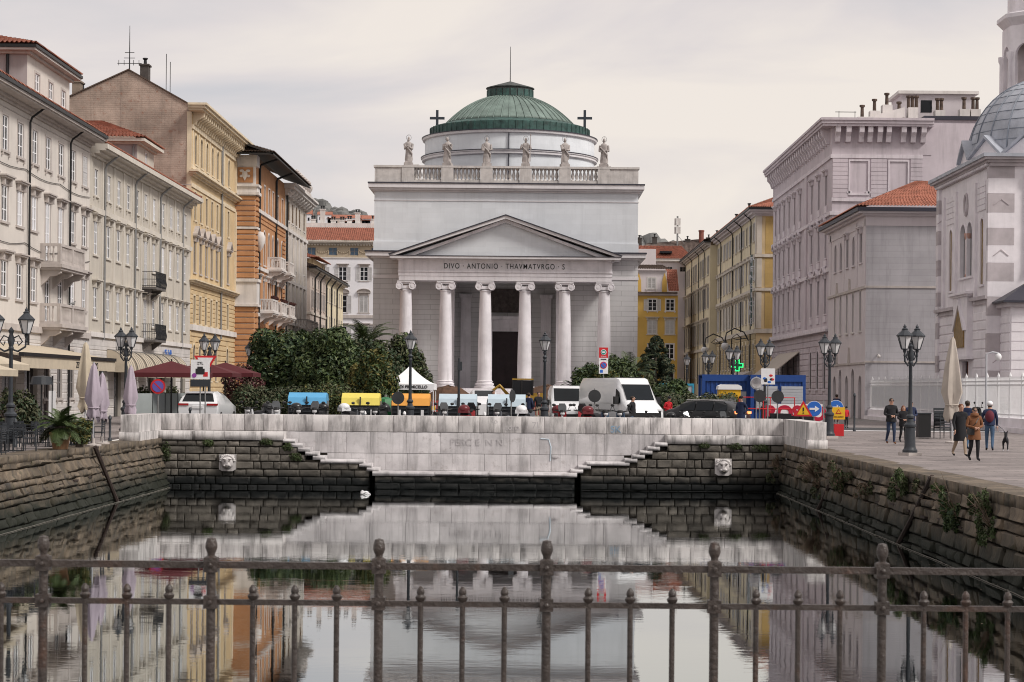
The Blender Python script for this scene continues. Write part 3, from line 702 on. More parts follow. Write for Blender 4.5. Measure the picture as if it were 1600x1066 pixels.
def block(B, x0, x1, y0, y1, z0, z1, mat, name='wall'): return MB().box(x0, x1, y0, y1, z0, z1).build(name, mat, B)
def shell(B, x0, x1, y0, y1, z0, z1, mat, name='wall', skip_front=True):     # back, sides and top behind a facade plane
    b = MB()
    b.quad((x0, y1, z0), (x0, y0, z0), (x0, y0, z1), (x0, y1, z1)); b.quad((x1, y0, z0), (x1, y1, z0), (x1, y1, z1), (x1, y0, z1)); b.quad((x1, y1, z0), (x0, y1, z0), (x0, y1, z1), (x1, y1, z1))
    b.quad((x0, y0, z1), (x1, y0, z1), (x1, y1, z1), (x0, y1, z1)); return b.build(name, mat, B)
def cornice(B, x0, x1, z, steps, mat, name='cornice', y=0.0, back=0.1, ends=True):
    """steps: (height, projection) from the bottom up"""
    b = MB(); 
    for h, p in steps:
        e = p if ends else 0.0
        b.box(x0 - e, x1 + e, y - p, y + back, z, z + h); z += h
    return b.build(name, mat, B)
def band(B, x0, x1, z, h, p, mat, name='string_course', y=0.0): return MB().box(x0 - .02, x1 + .02, y - p, y + .02, z, z + h).build(name, mat, B)
def pipe(B, x, z0, z1, mat, y=0.0, out=0.7, r=0.065):
    return MB().tube([(x, y - .12, z0), (x, y - .12, z1 - .9), (x + .05, y - .2, z1 - .65), (x + .25, y - out, z1 - .1), (x + .25, y - out, z1)], r, 6).build('drainpipe', mat, B, smooth=40)
def tiles(B, p0, p1, p2, p3, mat=None, pitch=0.24, rowl=0.38, name='roof_tiles'):
    """pantile slope; p0-p1 the eaves, p3-p2 the ridge side"""
    p0, p1, p2, p3 = map(Vector, (p0, p1, p2, p3)); nrm = (p1 - p0).cross(p3 - p0).normalized()
    if nrm.z < 0: nrm = -nrm
    W = max((p1 - p0).length, (p2 - p3).length); n = max(2, int(W / pitch)); m = max(2, int(((p3 - p0).length + (p2 - p1).length) / 2 / rowl)); b = MB(); vs = []; fs = []
    for j in range(m):
        for e_, lift in ((0, .05), (1, 0.0)):
            v = (j + e_) / m
            for i in range(n * 4 + 1):
                u = i / (n * 4); a, c = p0.lerp(p3, v), p1.lerp(p2, v)
                ph = (i % 4) / 4 * 2 * PI
                vs.append(a.lerp(c, u) + nrm * (lift + .05 * math.cos(ph) + .05))
    w = n * 4 + 1
    for j in range(2 * m - 1):
        for i in range(w - 1): fs.append((j * w + i, j * w + i + 1, (j + 1) * w + i + 1, (j + 1) * w + i))
    b.add(vs, fs); return b.build(name, mat or TILE, B, smooth=60, kind='stuff')
def slab_poly(B, pts, th, mat, name):          # a thin sloping slab from corner points
    n = len(pts); vs = [tuple(p) for p in pts] + [(p[0], p[1], p[2] - th) for p in pts]
    b = MB(); b.add(vs, [tuple(range(n)), tuple(range(2 * n - 1, n - 1, -1))] + [(i, n + i, n + (i + 1) % n, (i + 1) % n) for i in range(n)]); return b.build(name, mat, B)
def hip_roof(B, x0, x1, y0, y1, z, rise, eave=0.5, mat=None, edge=None, run=None):
    x0 -= eave; x1 += eave; y0 -= eave; y1 += eave; run = run or min(x1 - x0, y1 - y0) / 2
    a, b_, c, d = (x0, y0, z), (x1, y0, z), (x1, y1, z), (x0, y1, z); e_, f, g, h = (x0 + run, y0 + run, z + rise), (x1 - run, y0 + run, z + rise), (x1 - run, y1 - run, z + rise), (x0 + run, y1 - run, z + rise)
    slab = MB().box(x0, x1, y0, y1, z - .16, z - .02); slab.build('eaves', edge or DARK_WOOD, B)
    for q in ((a, b_, f, e_), (b_, c, g, f), (c, d, h, g), (d, a, e_, h)): tiles(B, *q, mat=mat)
    top = MB().quad(e_, f, g, h).build('roof_top', mat or TILE, B)
def gutter(B, x0, x1, z, y, mat, r=0.09): return MB().box(x0, x1, y - r, y + r, z - r, z + r).build('gutter', mat, B)
def stone_balcony(B, x0, x1, z, proj, mat, top=1.05, feet=2, y=0.0):
    """slab, rail, posts, balusters and scroll brackets"""
    root = MB().box(x0 - .12, x1 + .12, y - proj - .12, y, z - .18, z).box(x0 - .04, x1 + .04, y - proj - .04, y, z - .3, z - .18).build('balcony', mat, B)
    b = MB().box(x0, x1, y - proj, y - proj + .16, z + top - .14, z + top).box(x0, x0 + .16, y - proj + .16, y, z + top - .14, z + top).box(x1 - .16, x1, y - proj + .16, y, z + top - .14, z + top)
    b.box(x0 + .01, x1 - .01, y - proj + .01, y - proj + .15, z, z + .12).box(x0 + .01, x0 + .15, y - proj + .15, y, z, z + .12).box(x1 - .15, x1 - .01, y - proj + .15, y, z, z + .12)
    for x in (x0, (x0 + x1) / 2 - .15, x1 - .3): b.box(x + .005, x + .295, y - proj + .005, y - proj + .155, z + .12, z + top - .14)
    for x in (x0, x1 - .16): b.box(x + .003, x + .157, y - .25, y, z + .12, z + top - .14)
    b.build('balustrade', mat, root)
    bal = cached(('balu', top), lambda: MB().lathe([(.05, 0), (.05, .05), (.03, .09), (.065, .25 * top), (.055, .36 * top), (.03, .6 * top), (.045, .66 * top), (.05, .74 * top)], 7).mesh('baluster', mat, 40))
    n = int((x1 - x0) / .26)
    for k in range(n):
        x = x0 + .2 + (x1 - x0 - .4) * (k + .5) / n
        if abs(x - (x0 + x1) / 2) > .2: put(bal, 'baluster', root, (x, y - proj + .08, z + .12))
    for k in range(int((proj - .3) / .26)):
        for x in (x0 + .08, x1 - .08): put(bal, 'baluster', root, (x, y - proj + .38 + k * .26, z + .12))
    br = [(0, 0), (-proj + .05, 0), (-proj + .02, -.16), (-proj * .7, -.3), (-proj * .45, -.34), (-proj * .3, -.55), (-.1, -.75), (0, -.85)]
    for k in range(feet):
        x = x0 + .3 + (x1 - x0 - .6) * (k / (feet - 1) if feet > 1 else .5)
        MB().xprism([(y + p, z - .3 + q) for p, q in br], x - .14, x + .14).build('bracket', mat, root)
    return root
def iron_balcony(B, x0, x1, z, proj, y=0.0):
    root = MB().box(x0, x1, y - proj, y, z - .14, z).build('balcony', M('dark_stone_slab', (0.12, 0.11, 0.105), 0.8, 0.2, 2), B)
    b = MB()
    for zz in (.08, .5, 1.0): b.tube([(x0, y, z + zz), (x0, y - proj, z + zz), (x1, y - proj, z + zz), (x1, y, z + zz)], .022, 5)
    n = int((x1 - x0) / .13)
    for k in range(n + 1):
        x = x0 + (x1 - x0) * k / n; b.tube([(x, y - proj, z), (x, y - proj - .07, z + .3), (x, y - proj, z + .6), (x, y - proj, z + 1)], .014, 4)
    for k in range(1, int(proj / .13)):
        for x in (x0, x1): b.tube([(x, y - k * .13, z), (x, y - k * .13, z + 1)], .014, 4)
    b.build('iron_railing', IRON, root)
    for x in (x0 + .3, x1 - .3): MB().xprism([(y, z - .14), (y - proj * .8, z - .14), (y - proj * .5, z - .35), (y, z - .7)], x - .1, x + .1).build('bracket', MATS['dark_stone_slab'], root)
    return root
def chimney(B, x, y, z, h=1.4, w=.6, mat=None, pots=1, name='chimney'):
    b = MB().box(x - w / 2, x + w / 2, y - .3, y + .3, z - 1.5, z + h).box(x - w / 2 - .08, x + w / 2 + .08, y - .38, y + .38, z + h, z + h + .12)
    c = b.build(name, mat or CREAM_ST, B)
    for k in range(pots): MB().lathe([(.13, 0), (.11, .35), (.2, .42), (.2, .5)], 8, (x + (k - (pots - 1) / 2) * .35, y, z + h + .12)).build('chimney_pot', PIPE_BLACK, c, smooth=40)
    return c
def side_building(label, X, Y0, Y1, left, name='building'):
    """an Empty at the corner; returns it and the map from distance to local x"""
    if left: B = thing(name, label, 'building', (X, Y0, 0), R(90)); return B, (lambda Y: Y - Y0)
    B = thing(name, label, 'building', (X, Y1, 0), R(-90)); return B, (lambda Y: Y1 - Y)
def rust_rows(B, x0, x1, z0, z1, h, mat, y=0.0, p=0.07, gap=0.05, skip=(), name='rustic_block'):
    """rusticated courses, each one a raised band broken at openings"""
    n = max(1, int(round((z1 - z0) / h))); hh = (z1 - z0) / n
    for k in range(n):
        za, zb = z0 + k * hh + gap / 2, z0 + (k + 1) * hh - gap / 2; segs = [(x0, x1)]
        for xc, zz, w, h2, *_ in skip:
            if zz < zb and zz + h2 > za:
                new = []
                for a, b_ in segs:
                    l, r_ = xc - w / 2, xc + w / 2
                    if r_ <= a or l >= b_: new.append((a, b_)); continue
                    if l - a > .08: new.append((a, l))
                    if b_ - r_ > .08: new.append((r_, b_))
                segs = new
        for a, b_ in segs:
            c = .035; b = MB()
            b.add([(a, y, za), (b_, y, za), (b_, y, zb), (a, y, zb), (a + c, y - p, za + c), (b_ - c, y - p, za + c), (b_ - c, y - p, zb - c), (a + c, y - p, zb - c)],
                  [(4, 5, 6, 7), (0, 1, 5, 4), (1, 2, 6, 5), (2, 3, 7, 6), (3, 0, 4, 7)])
            b.build(name, mat, B)

# ================================================================ row of buildings beside the café quay
half = lambda: 'closed' if rnd.random() < .2 else None
# A: warm grey block nearest on that side
B, u = side_building('warm grey four-storey building with two stone balconies and black drainpipes', -25, 84.0, 113.3, True)
f = Fac(B, 0, 29.3, 0, 15.9, GREY)
colsA = [u(94.9 + 2.84 * k) for k in range(-3, 7)]
for i, x in enumerate(colsA):
    bal = i in (6, 7)
    f.win(x, 13.38, 1.05, 1.68, 'plain', GREY_TRIM, 2, shut=half())
    f.win(x, 8.5 if bal else 10.0, 1.05, 3.15 if bal else 1.72, 'hood', GREY_TRIM, 3 if bal else 2)
    f.win(x, 5.5 if bal else 6.4, 1.05, 2.65 if bal else 1.75, 'hood', GREY_TRIM, 3 if bal else 2)
    if i not in (3, 4, 5): f.win(x, 1.5, 1.0, 2.6, 'plain', GREY_TRIM, 2, frame=WIN_GREY, pane=PANE_DARK)
for Y in (92.6, 95.4, 98.3, 101.2): pass
f.door(u(103.6), 1.5, 3.0); f.door(u(100.2), 2.6, 3.1, PANE_DARK); f.door(u(96.0), 2.6, 3.1, PANE_DARK)
f.done()
rust_rows(B, 0, 29.3, 0.3, 4.8, 0.5, ASHLAR, p=.03, gap=.02, skip=f.op)
shell(B, 0, 29.3, 0, 14, 0, 15.9, GREY)
band(B, 0, 29.3, 4.85, .32, .16, GREY_TRIM); band(B, 0, 29.3, 15.42, .05, .04, GREY_TRIM)
cornice(B, 0, 29.25, 15.7, [(.14, .12), (.14, .3), (.08, .85), (.14, .95)], GREY_TRIM, ends=False)
cornice(B, 0, 29.25, 16.2, [(.17, 1.05)], PIPE_BLACK, 'gutter', ends=False)
tiles(B, (0, -.9, 16.4), (29.25, -.9, 16.4), (29.25, 7, 19.0), (0, 7, 19.0), TILE)
for Y in (99.2, 108.0): pipe(B, u(Y), 0, 16.2, PIPE_BLACK, out=.85, r=.055)
stone_balcony(B, u(101.9), u(107.6), 8.42, 1.05, GREY_TRIM, feet=3); stone_balcony(B, u(101.9), u(107.8), 5.35, 1.05, GREY_TRIM, feet=3)
for z, sg in ((9.25, .25), (12.9, .18)): MB().tube([(k * 1.46, -.05, z - sg * math.sin(PI * (k % 5) / 5)) for k in range(21)], .02, 4).build('cable', PIPE_BLACK, B)
# its attic storey
f = Fac(B, u(102.9), u(112.4), 16.2, 19.45, GREY, y=1.0)
for Y in (105.0, 108.0, 110.9): f.win(u(Y), 17.3, .95, 1.3, 'plain', GREY_TRIM, 2)
f.done('attic_wall'); shell(B, u(102.9), u(112.4), 1.0, 9, 16.2, 19.45, M('plaster_shaded_lilac', (0.36, 0.33, 0.33), 0.85, 0.08, 0.6, streak=0.15), 'attic_wall')  # attic sides get a darker lilac copy of the plaster, shade painted in
cornice(B, u(102.9), u(112.4), 19.3, [(.15, .2), (.12, .55)], GREY_TRIM, y=1.0, back=8.0); cornice(B, u(102.9), u(112.4), 19.575, [(.16, .62)], PIPE_BLACK, 'gutter', y=1.0, back=8.0)
tiles(B, (u(102.3), .4, 19.75), (u(113.0), .4, 19.75), (u(109), 5, 21.0), (u(106.5), 5, 21.0)); tiles(B, (u(102.3), 9.5, 19.75), (u(102.3), .4, 19.75), (u(106.5), 5, 21.0), (u(106.5), 9.5, 21.0)); tiles(B, (u(113.0), .4, 19.75), (u(113.0), 9.5, 19.75), (u(109), 9.5, 21.0), (u(109), 5, 21.0))
MB().tube([(u(102.85), 2.0, 19.4), (u(102.82), 2.0, 19.0), (u(102.82), 2.0, 16.6)], .08, 6).build('drainpipe', PIPE_BLACK, B)
# B: grey-green block with pilaster strips
B, u = side_building('grey-green four-storey building with two small iron balconies', -25, 113.35, 147.25, True)
Lb = 33.9
f = Fac(B, 0, Lb, 0, 15.5, GREEN_GREY)
colsB = [114.9, 118.4, 121.3, 124.2, 127.0, 129.8, 132.8, 136.1, 139.0, 141.9, 144.8]
for i, Y in enumerate(colsB):
    x = u(Y); ib = i in (5, 6)
    f.win(x, 13.15, .98, 1.5, 'plain', GREEN_TRIM, 2, shut=half()); f.win(x, 8.7 if i == 5 else 9.75, 1.0, 2.9 if i == 5 else 1.9, 'hood', GREEN_TRIM, 2, shut='closed' if i == 5 else None, pane=None)
    f.win(x, 5.3 if i == 5 else 6.1, 1.0, 2.5 if i == 5 else 1.75, 'hood', GREEN_TRIM, 2, shut='closed' if i == 5 else None)
    if i: block(B, (x + u(colsB[i - 1])) / 2 - .16, (x + u(colsB[i - 1])) / 2 + .16, -.06, .0, 5.4, 12.2, GREEN_TRIM, 'pilaster'); block(B, (x + u(colsB[i - 1])) / 2 - .16, (x + u(colsB[i - 1])) / 2 + .16, -.06, .0, 12.5, 15.4, GREEN_TRIM, 'pilaster')
for k, Y in enumerate((117.2, 121.4, 125.6, 132.0, 136.2, 140.4, 144.4)): f.door(u(Y), 2.2, 3.4, PANE_DARK)
f.done()
rust_rows(B, 0, Lb, 3.6, 4.9, .55, ASHLAR, p=.03, gap=.02); rust_rows(B, 0, Lb, .3, 3.6, .55, ASHLAR, p=.03, gap=.02, skip=f.op)
shell(B, 0, Lb, 0, 12, 0, 15.5, GREEN_GREY)
band(B, 0, Lb, 5.0, .28, .15, WHITE_ST); band(B, 0, Lb, 12.2, .26, .14, GREEN_TRIM)
cornice(B, .3, Lb, 15.3, [(.18, .15), (.16, .45), (.1, .8), (.28, .92)], GREEN_TRIM, ends=False)
tiles(B, (.3, -.8, 16.05), (Lb, -.8, 16.05), (Lb, 6, 18.0), (.3, 6, 18.0))
for Y in (116.9, 126.0, 134.6, 143.4): pipe(B, u(Y), 4.9, 15.8, PIPE_GREY, out=.8)
iron_balcony(B, u(129.8) - 1.0, u(129.8) + 2.6, 8.6, .9); iron_balcony(B, u(129.8) - 1.0, u(129.8) + 2.8, 5.2, .9)
# dormer block on it
f = Fac(B, u(131.9), u(137.8), 15.9, 18.35, GREEN_GREY, y=1.0); f.win(u(135.0), 16.7, .9, 1.3, 'plain', GREEN_TRIM, 2); f.done('dormer_wall')
shell(B, u(131.9), u(137.8), 1.0, 7, 15.9, 18.35, MATS['plaster_shaded_lilac'], 'dormer_wall')  # dormer sides reuse the plaster with shade in its colour
cornice(B, u(131.9), u(137.8), 18.2, [(.14, .2), (.2, .6)], GREEN_TRIM, y=1.0, back=6)
tiles(B, (u(131.2), 8, 18.55), (u(131.2), .35, 18.55), (u(134.5), 4, 20.0), (u(134.5), 8, 20.0)); tiles(B, (u(131.2), .35, 18.55), (u(138.4), .35, 18.55), (u(135.4), 4, 20.0), (u(134.5), 4, 20.0))
MB().tube([(u(131.85), 1.15, 18.3), (u(131.8), 1.25, 17.9), (u(131.8), 1.25, 16.0)], .06, 6).build('drainpipe', PIPE_GREY, B)

# C: tall yellow palace with the bare brown gable
B, u = side_building('tall ochre yellow palace with a bare brown gable wall and bracketed cornice', -25, 147.3, 170.2, True)
f = Fac(B, 0, 22.6, 0, 22.4, OCHRE)
cC = [149.1, 151.75, 154.4, 157.05, 159.7, 165.6]
for Y in cC:
    x = u(Y)
    f.win(x, 18.75, .85, 2.25, 'arch', OCHRE_TRIM, 2, WIN_GREY, pane=PANE_DARK, deep=.07, arch=True); f.win(x, 14.6, .9, 2.1, 'hood' if 0 else 'plain', OCHRE_TRIM, 2, WIN_GREY, pane=PANE_DARK, deep=.07)
    f.win(x, 10.7, .9, 2.3, 'shell', GREY_TRIM, 2, WIN_GREY, pane=PANE_DARK, deep=.07); f.win(x, 6.9, .9, 2.05, 'plain', OCHRE_TRIM, 2, WIN_GREY, pane=PANE_DARK, deep=.07)
    f.win(x, 2.6, .9, 2.7, 'arch', OCHRE_TRIM, 2, WIN_GREY, pane=PANE_DARK, arch=True)
f.done()
rust_rows(B, 0, 22.6, .4, 6.3, .42, OCHRE, p=.07, gap=.06, skip=[(o[0], o[1] - .1, o[2] + .4, o[3] + .3) for o in f.op if o[1] < 5])
rust_rows(B, 0, 22.6, 6.85, 9.7, .36, OCHRE, p=.05, gap=.05, skip=[(o[0], o[1] - .2, o[2] + .5, o[3] + .5) for o in f.op if 6 < o[1] < 9])
g = MB(); g.add([(0, 0, 0), (0, 0, 22.9), (0, 4.7, 25.5), (0, 11, 22.6), (0, 11, 0)], [(0, 1, 2, 3, 4)]); g.build('gable_wall', BROWN_GABLE, B)
slab_poly(B, [(-.12, -.1, 22.95), (22.6, -.1, 22.95), (22.6, 4.7, 25.62), (-.12, 4.7, 25.62)], .09, TILE_DK, 'roof'); slab_poly(B, [(-.12, 4.7, 25.62), (22.6, 4.7, 25.62), (22.6, 11, 22.7), (-.12, 11, 22.7)], .09, TILE_DK, 'roof')
shell(B, 0.05, 22.6, 0.1, 11, 0, 22.4, BROWN_GABLE)
block(B, -.05, 0, 0, .35, 14.6, 22.5, OCHRE_TRIM, 'quoin'); block(B, -.06, 0, 0, 5.5, 17.05, 17.12, GREY_TRIM, 'flashing')
band(B, 0, 22.6, 6.35, .42, .22, WHITE_ST); band(B, 0, 22.6, 21.25, .3, .12, OCHRE_TRIM)
cornice(B, 0, 22.6, 9.75, [(.12, .15), (.14, .35), (.1, .5)], OCHRE_TRIM); cornice(B, 0, 22.6, 17.75, [(.14, .15), (.16, .4), (.12, .6)], OCHRE_TRIM)
band(B, 0, 22.6, 16.95, .3, .08, OCHRE_TRIM); band(B, 0, 22.6, 18.3, .3, .08, OCHRE_TRIM)
cornice(B, 0, 22.6, 22.5, [(.14, .95), (.2, 1.15), (.16, 1.3)], OCHRE_TRIM)
brm = MB().xprism([(0, 0), (-.25, .05), (-.35, .35), (-.85, .6), (-.9, .95), (0, .95)], -.13, .13).mesh('bracket', OCHRE_TRIM)
for k in range(24): put(brm, 'bracket', B, (.5 + k * .94, 0, 21.55))
pil = lambda B, x, z0, z1, w=.5, p=.16, m=OCHRE_TRIM: block(B, x - w / 2, x + w / 2, -p, 0, z0, z1, m, 'pilaster')
for x in (u(162.3), u(169.2)):
    for z0, z1 in ((10.2, 13.6), (13.65, 17.0), (18.6, 21.3)): pil(B, x, z0, z1)
for k in range(6): block(B, u(147.7) + k * 2.65, u(147.7) + k * 2.65 + .3, -.05, 0, 18.6, 21.3, OCHRE_TRIM, 'pilaster')
MB().tube([(u(161.4), -.12, 6), (u(161.4), -.12, 22.4)], .09, 6).build('drainpipe', PIPE_GREY, B)
chimney(B, .6, 3.6, 25.0, .9, .9, M('sooty_brick', (0.07, 0.06, 0.055), 0.9, 0.3, 3)); chimney(B, 4.0, 9.0, 23.6, .9, .9, MATS['sooty_brick']); chimney(B, .5, 8.6, 23.0, 1.6, .9, M('brick_pier', (0.24, 0.19, 0.15), 0.9, 0.3, 3)); chimney(B, 21, 3.5, 23.8, 1.1, .8, MATS['sooty_brick'])
an = MB().tube([(.5, 4.75, 25.4), (.5, 4.75, 28.9)], [.05, .02], 5)
for z, w in ((26.1, .9), (26.5, .4), (26.9, .35)): an.tube([(.5, 4.75 - w, z), (.5, 4.75 + w, z)], .03, 4)
for d in (-.7, -.3, .4, .8): an.tube([(.5, 4.75 + d, 25.95), (.5, 4.75 + d, 26.35)], .025, 4)
an.build('aerial', PIPE_BLACK, B)
for yy in (2.2, 1.9): MB().tube([(1.5, yy, 24), (1.5, yy, 27.0 if yy > 2 else 26.4)], .03, 4).build('aerial', PIPE_BLACK, B)

# D: orange and white palace
B, u = side_building('white palace with orange rusticated corner, flower balconies and wide dark eaves', -23.4, 169.8, 209.5, True)
f = Fac(B, 0, 21.3, 0, 21.6, ORANGE); fw = Fac(B, 21.3, 39.7, 0, 21.6, CREAM_ST)
cD = [172.8, 176.2, 179.2, 182.0, 185.6, 188.8]
cD2 = [193.8, 197.0, 200.0, 203.0, 207.0]
for i, Y in enumerate(cD):
    x = u(Y)
    f.win(x, 17.6, .95, 2.3, 'plain', WHITE_ST, 2, WIN_GREY, pane=PANE_DARK, deep=.07); f.win(x, 12.9, 1.0, 3.0, 'arch', WHITE_ST, 2, WIN_GREY, pane=PANE_DARK, deep=.07, arch=True)
    f.win(x, 8.9, 1.0, 2.6, 'hood', WHITE_ST, 2, WIN_GREY, pane=PANE_DARK, deep=.07); f.win(x, 4.4, 1.0, 2.4, 'plain', ORANGE, 2, WIN_GREY, pane=PANE_DARK)
for i, Y in enumerate(cD2):
    x = u(Y)
    fw.win(x, 18.3, 1.1, 1.9, 'plain', WHITE_ST, 2, WIN_GREY, shut='closed', shut_mat=SHUT_BROWN); fw.win(x, 13.8, .95, 3.0, 'plain', WHITE_ST, 2, WIN_GREY, pane=PANE_DARK, deep=.07)
    fw.win(x, 9.0, .95, 3.2, 'arch', WHITE_ST, 2, WIN_GREY, pane=PANE_DARK, deep=.07, arch=True); fw.win(x, 3.6, .95, 3.0, 'plain', WHITE_ST, 2, WIN_GREY, pane=PANE_DARK)
f.done(); fw.done()
band(B, 1.5, 21.3, 17.3, 4.2, .02, CREAM_ST, 'upper_wall_facing') if 0 else None
for k in range(len(cD2) + 1): block(B, u(192.2 + 3.25 * k) - .25, u(192.2 + 3.25 * k) + .25, -.18, 0, 8.6, 17.6, WHITE_ST, 'pilaster')
shell(B, 0, 39.7, 0, 14, 0, 21.6, CREAM_ST)
# corner pier that faces the canal
cp = 1.75
pier = MB().box(-.22, 0, -.1, cp, 0, 21.9).build('corner_pier', WHITE_ST, B)
def pier_rust(z0, z1):
    n = int(round((z1 - z0) / .47)); h = (z1 - z0) / n
    for k in range(n):
        za, zb = z0 + k * h + .03, z0 + (k + 1) * h - .03; c = .06; b = MB(); p = .14
        ya, yb = -.12, cp - .05
        b.add([(-.22, ya, za), (-.22, yb, za), (-.22, yb, zb), (-.22, ya, zb), (-.22 - p, ya + c, za + c), (-.22 - p, yb - c, za + c), (-.22 - p, yb - c, zb - c), (-.22 - p, ya + c, zb - c)], [(7, 6, 5, 4), (4, 5, 1, 0), (5, 6, 2, 1), (6, 7, 3, 2), (7, 4, 0, 3)])
        b.add([(-.22, -.1, za), (1.3, -.1, za), (1.3, -.1, zb), (-.22, -.1, zb), (-.22 + c, -.1 - p, za + c), (1.3 - c, -.1 - p, za + c), (1.3 - c, -.1 - p, zb - c), (-.22 + c, -.1 - p, zb - c)], [(4, 5, 6, 7), (0, 1, 5, 4), (1, 2, 6, 5), (2, 3, 7, 6), (3, 0, 4, 7)])
        b.build('rustic_block', ORANGE, B)
pier_rust(.4, 9.0); pier_rust(11.4, 15.6); pier_rust(15.8, 18.45)
for z0, z1, p in ((9.0, 9.2, .32), (9.2, 11.1, .2), (11.1, 11.35, .34), (15.6, 15.78, .2), (18.5, 18.75, .3), (18.75, 19.2, .16), (19.2, 19.4, .3), (20.95, 21.9, .12)): MB().box(-.22 - p, 1.4, -.1 - p, cp, z0, z1).build('pier_band', WHITE_ST, pier)
MB().box(-.27, -.22, .12, cp - .25, 19.55, 20.85).build('orange_panel', ORANGE, pier)
MB().xprism([(.62, 20.5), (1.02, 20.5), (1.05, 20.15), (.82, 19.7), (.58, 20.15)][::-1], -.36, -.26).ball((-.31, .55, 20.55), (.06, .2, .12), 8, 6).ball((-.31, 1.08, 20.55), (.06, .2, .12), 8, 6).ball((-.31, .5, 20.1), (.05, .15, .12), 8, 6).ball((-.31, 1.12, 20.1), (.05, .15, .12), 8, 6).build('shield', WHITE_ST, pier)
MB().lathe([(.0, -.9), (.2, -.6), (.42, -.1), (.46, .4), (.3, .8), (.0, .9)], 10, (1.0, -.35, 14.6)).build('corner_cartouche', WHITE_ST, B, smooth=60)
for z0, z1, m in ((4.0, 8.2, ORANGE), (16.4, 17.2, ORANGE)): rust_rows(B, 1.5, 21.3, z0, z1, .42, m, p=.07, gap=.05, skip=[(o[0], o[1] - .2, o[2] + .5, o[3] + .4) for o in f.op])
rust_rows(B, 19.3, 21.3, 8.6, 16.4, .42, ORANGE, p=.1, gap=.05)
rust_rows(B, 0, 39.7, .3, 4.0, .45, WHITE_ST, p=.06, gap=.04, skip=[(o[0], o[1] - .2, o[2] + .5, o[3] + .4) for o in f.op + fw.op])
band(B, 1.5, 39.7, 8.25, .3, .2, WHITE_ST); band(B, 1.5, 39.7, 12.3, .3, .15, WHITE_ST); band(B, 1.5, 39.7, 17.2, .3, .2, WHITE_ST)
for k, Y in enumerate((174.5, 181.0, 187.4)):
    bb = stone_balcony(B, u(Y) - 1.9, u(Y) + 1.9, 8.75, 1.25, WHITE_ST, feet=2)
    fl = MB(); rr = random.Random(k)
    for q in range(160): c = (u(Y) + rr.uniform(-1.9, 1.9), -1.2 + rr.uniform(-.15, .12), 9.85 + rr.uniform(0, .22)); fl.box(c[0] - .05, c[0] + .05, c[1] - .05, c[1] + .05, c[2] - .03, c[2] + .03)
    fl.build('flowers', M('dark_red_flowers', (0.08, 0.03, 0.025), 0.9, 0.5, 6), bb, kind='stuff')
for Y in (180.0, 186.5):
    bb = stone_balcony(B, u(Y) - 1.7, u(Y) + 1.7, 12.75, 1.25, WHITE_ST, feet=2)
stone_balcony(B, u(198.5), u(208.6), 7.9, 1.4, M('grey_stone', (0.30, 0.28, 0.265), 0.85, 0.2, 1, streak=0.4), feet=4)
slab_poly(B, [(-1.5, -1.75, 21.95), (27.5, -1.75, 21.95), (27.5, 1, 22.9), (-1.5, 1, 22.9)], .14, DARK_WOOD, 'eaves'); slab_poly(B, [(-1.5, -1.75, 21.95), (-1.5, 5, 21.95), (.5, 5, 22.8), (.5, 1, 22.9)], .14, DARK_WOOD, 'eaves')
tiles(B, (-1.55, -1.8, 22.0), (27.5, -1.8, 22.0), (27.5, 2.4, 23.5), (2.4, 2.4, 23.5), TILE_DK); tiles(B, (-1.55, 6, 22.0), (-1.55, -1.8, 22.0), (2.4, 2.4, 23.5), (2.4, 6, 23.5), TILE_DK)
cornice(B, 21.4, 39.7, 20.6, [(.25, .3), (.3, .5), (.3, .95), (.2, 1.15)], WHITE_ST)
for k in range(9): MB().xprism([(0, 0), (-.3, .1), (-.8, .45), (-.85, .6), (0, .6)], -.2, .2).build('bracket', WHITE_ST, B, (22.2 + k * 2.1, 0, 20.4))
pp = MB().box(27.6, 39.7, -.5, -.1, 21.6, 22.2).build('parapet', GREY_TRIM, B)
for k in range(7): MB().lathe([(.22, 0), (.22, .2), (.12, .3), (.32, .65), (.36, .9), (.2, 1.1), (.14, 1.25), (.2, 1.4), (.0, 1.65)], 8, (28.0 + k * 1.9, -.3, 22.2)).build('stone_urn', GREY_TRIM, B, smooth=50)
pipe(B, u(172.2), 2, 22, PIPE_BLACK, out=1.6, r=.1); pipe(B, u(183.6), 2, 22, PIPE_BLACK, out=1.6, r=.1)
MB().tube([(u(191.6), -.3, 21.4), (u(191.6), -.15, 20.6), (u(191.6), -.15, 2)], .1, 6).build('drainpipe', PIPE_BLACK, B)
chimney(B, 8, 5, 23.4, 1.0, .7)

# E: small house beyond it
B, u = side_building('low pinkish and yellow house beyond the orange palace', -24, 219.0, 258.0, True)
f = Fac(B, 0, 17, 0, 15.0, PINKISH); f2 = Fac(B, 17.01, 39, 0, 15.0, YELLOW_OLD)
for i in range(5):
    x = 2.4 + 3.1 * i
    for z, h in ((13.3, 1.0), (11.0, 1.9), (7.2, 2.2), (3.2, 2.2)): f.win(x, z, 1.0, h, 'plain', PINKISH, 2, WIN_GREY, shut='open' if h > 1.5 else None, shut_mat=SHUT_GREY)
for i in range(7):
    x = 18.8 + 3.0 * i
    for z, h in ((12.4, 1.6), (8.6, 2.0), (4.6, 2.2)): f2.win(x, z, 1.0, h, 'plain', CREAM_ST, 2, WIN_GREY)
f.done(); f2.done(); shell(B, 0, 39, 0, 12, 0, 15.0, PINKISH)
MB().quad((0, 12, 0), (0, 0, 0), (0, 0, 15), (0, 12, 15)).build('end_wall', PINKISH, B, (-.01, 0, 0))
band(B, 0, 17, 10.2, .25, .12, CREAM_ST); MB().box(-.14, 0, -.1, 12, 10.2, 10.45).build('string_course', CREAM_ST, B)
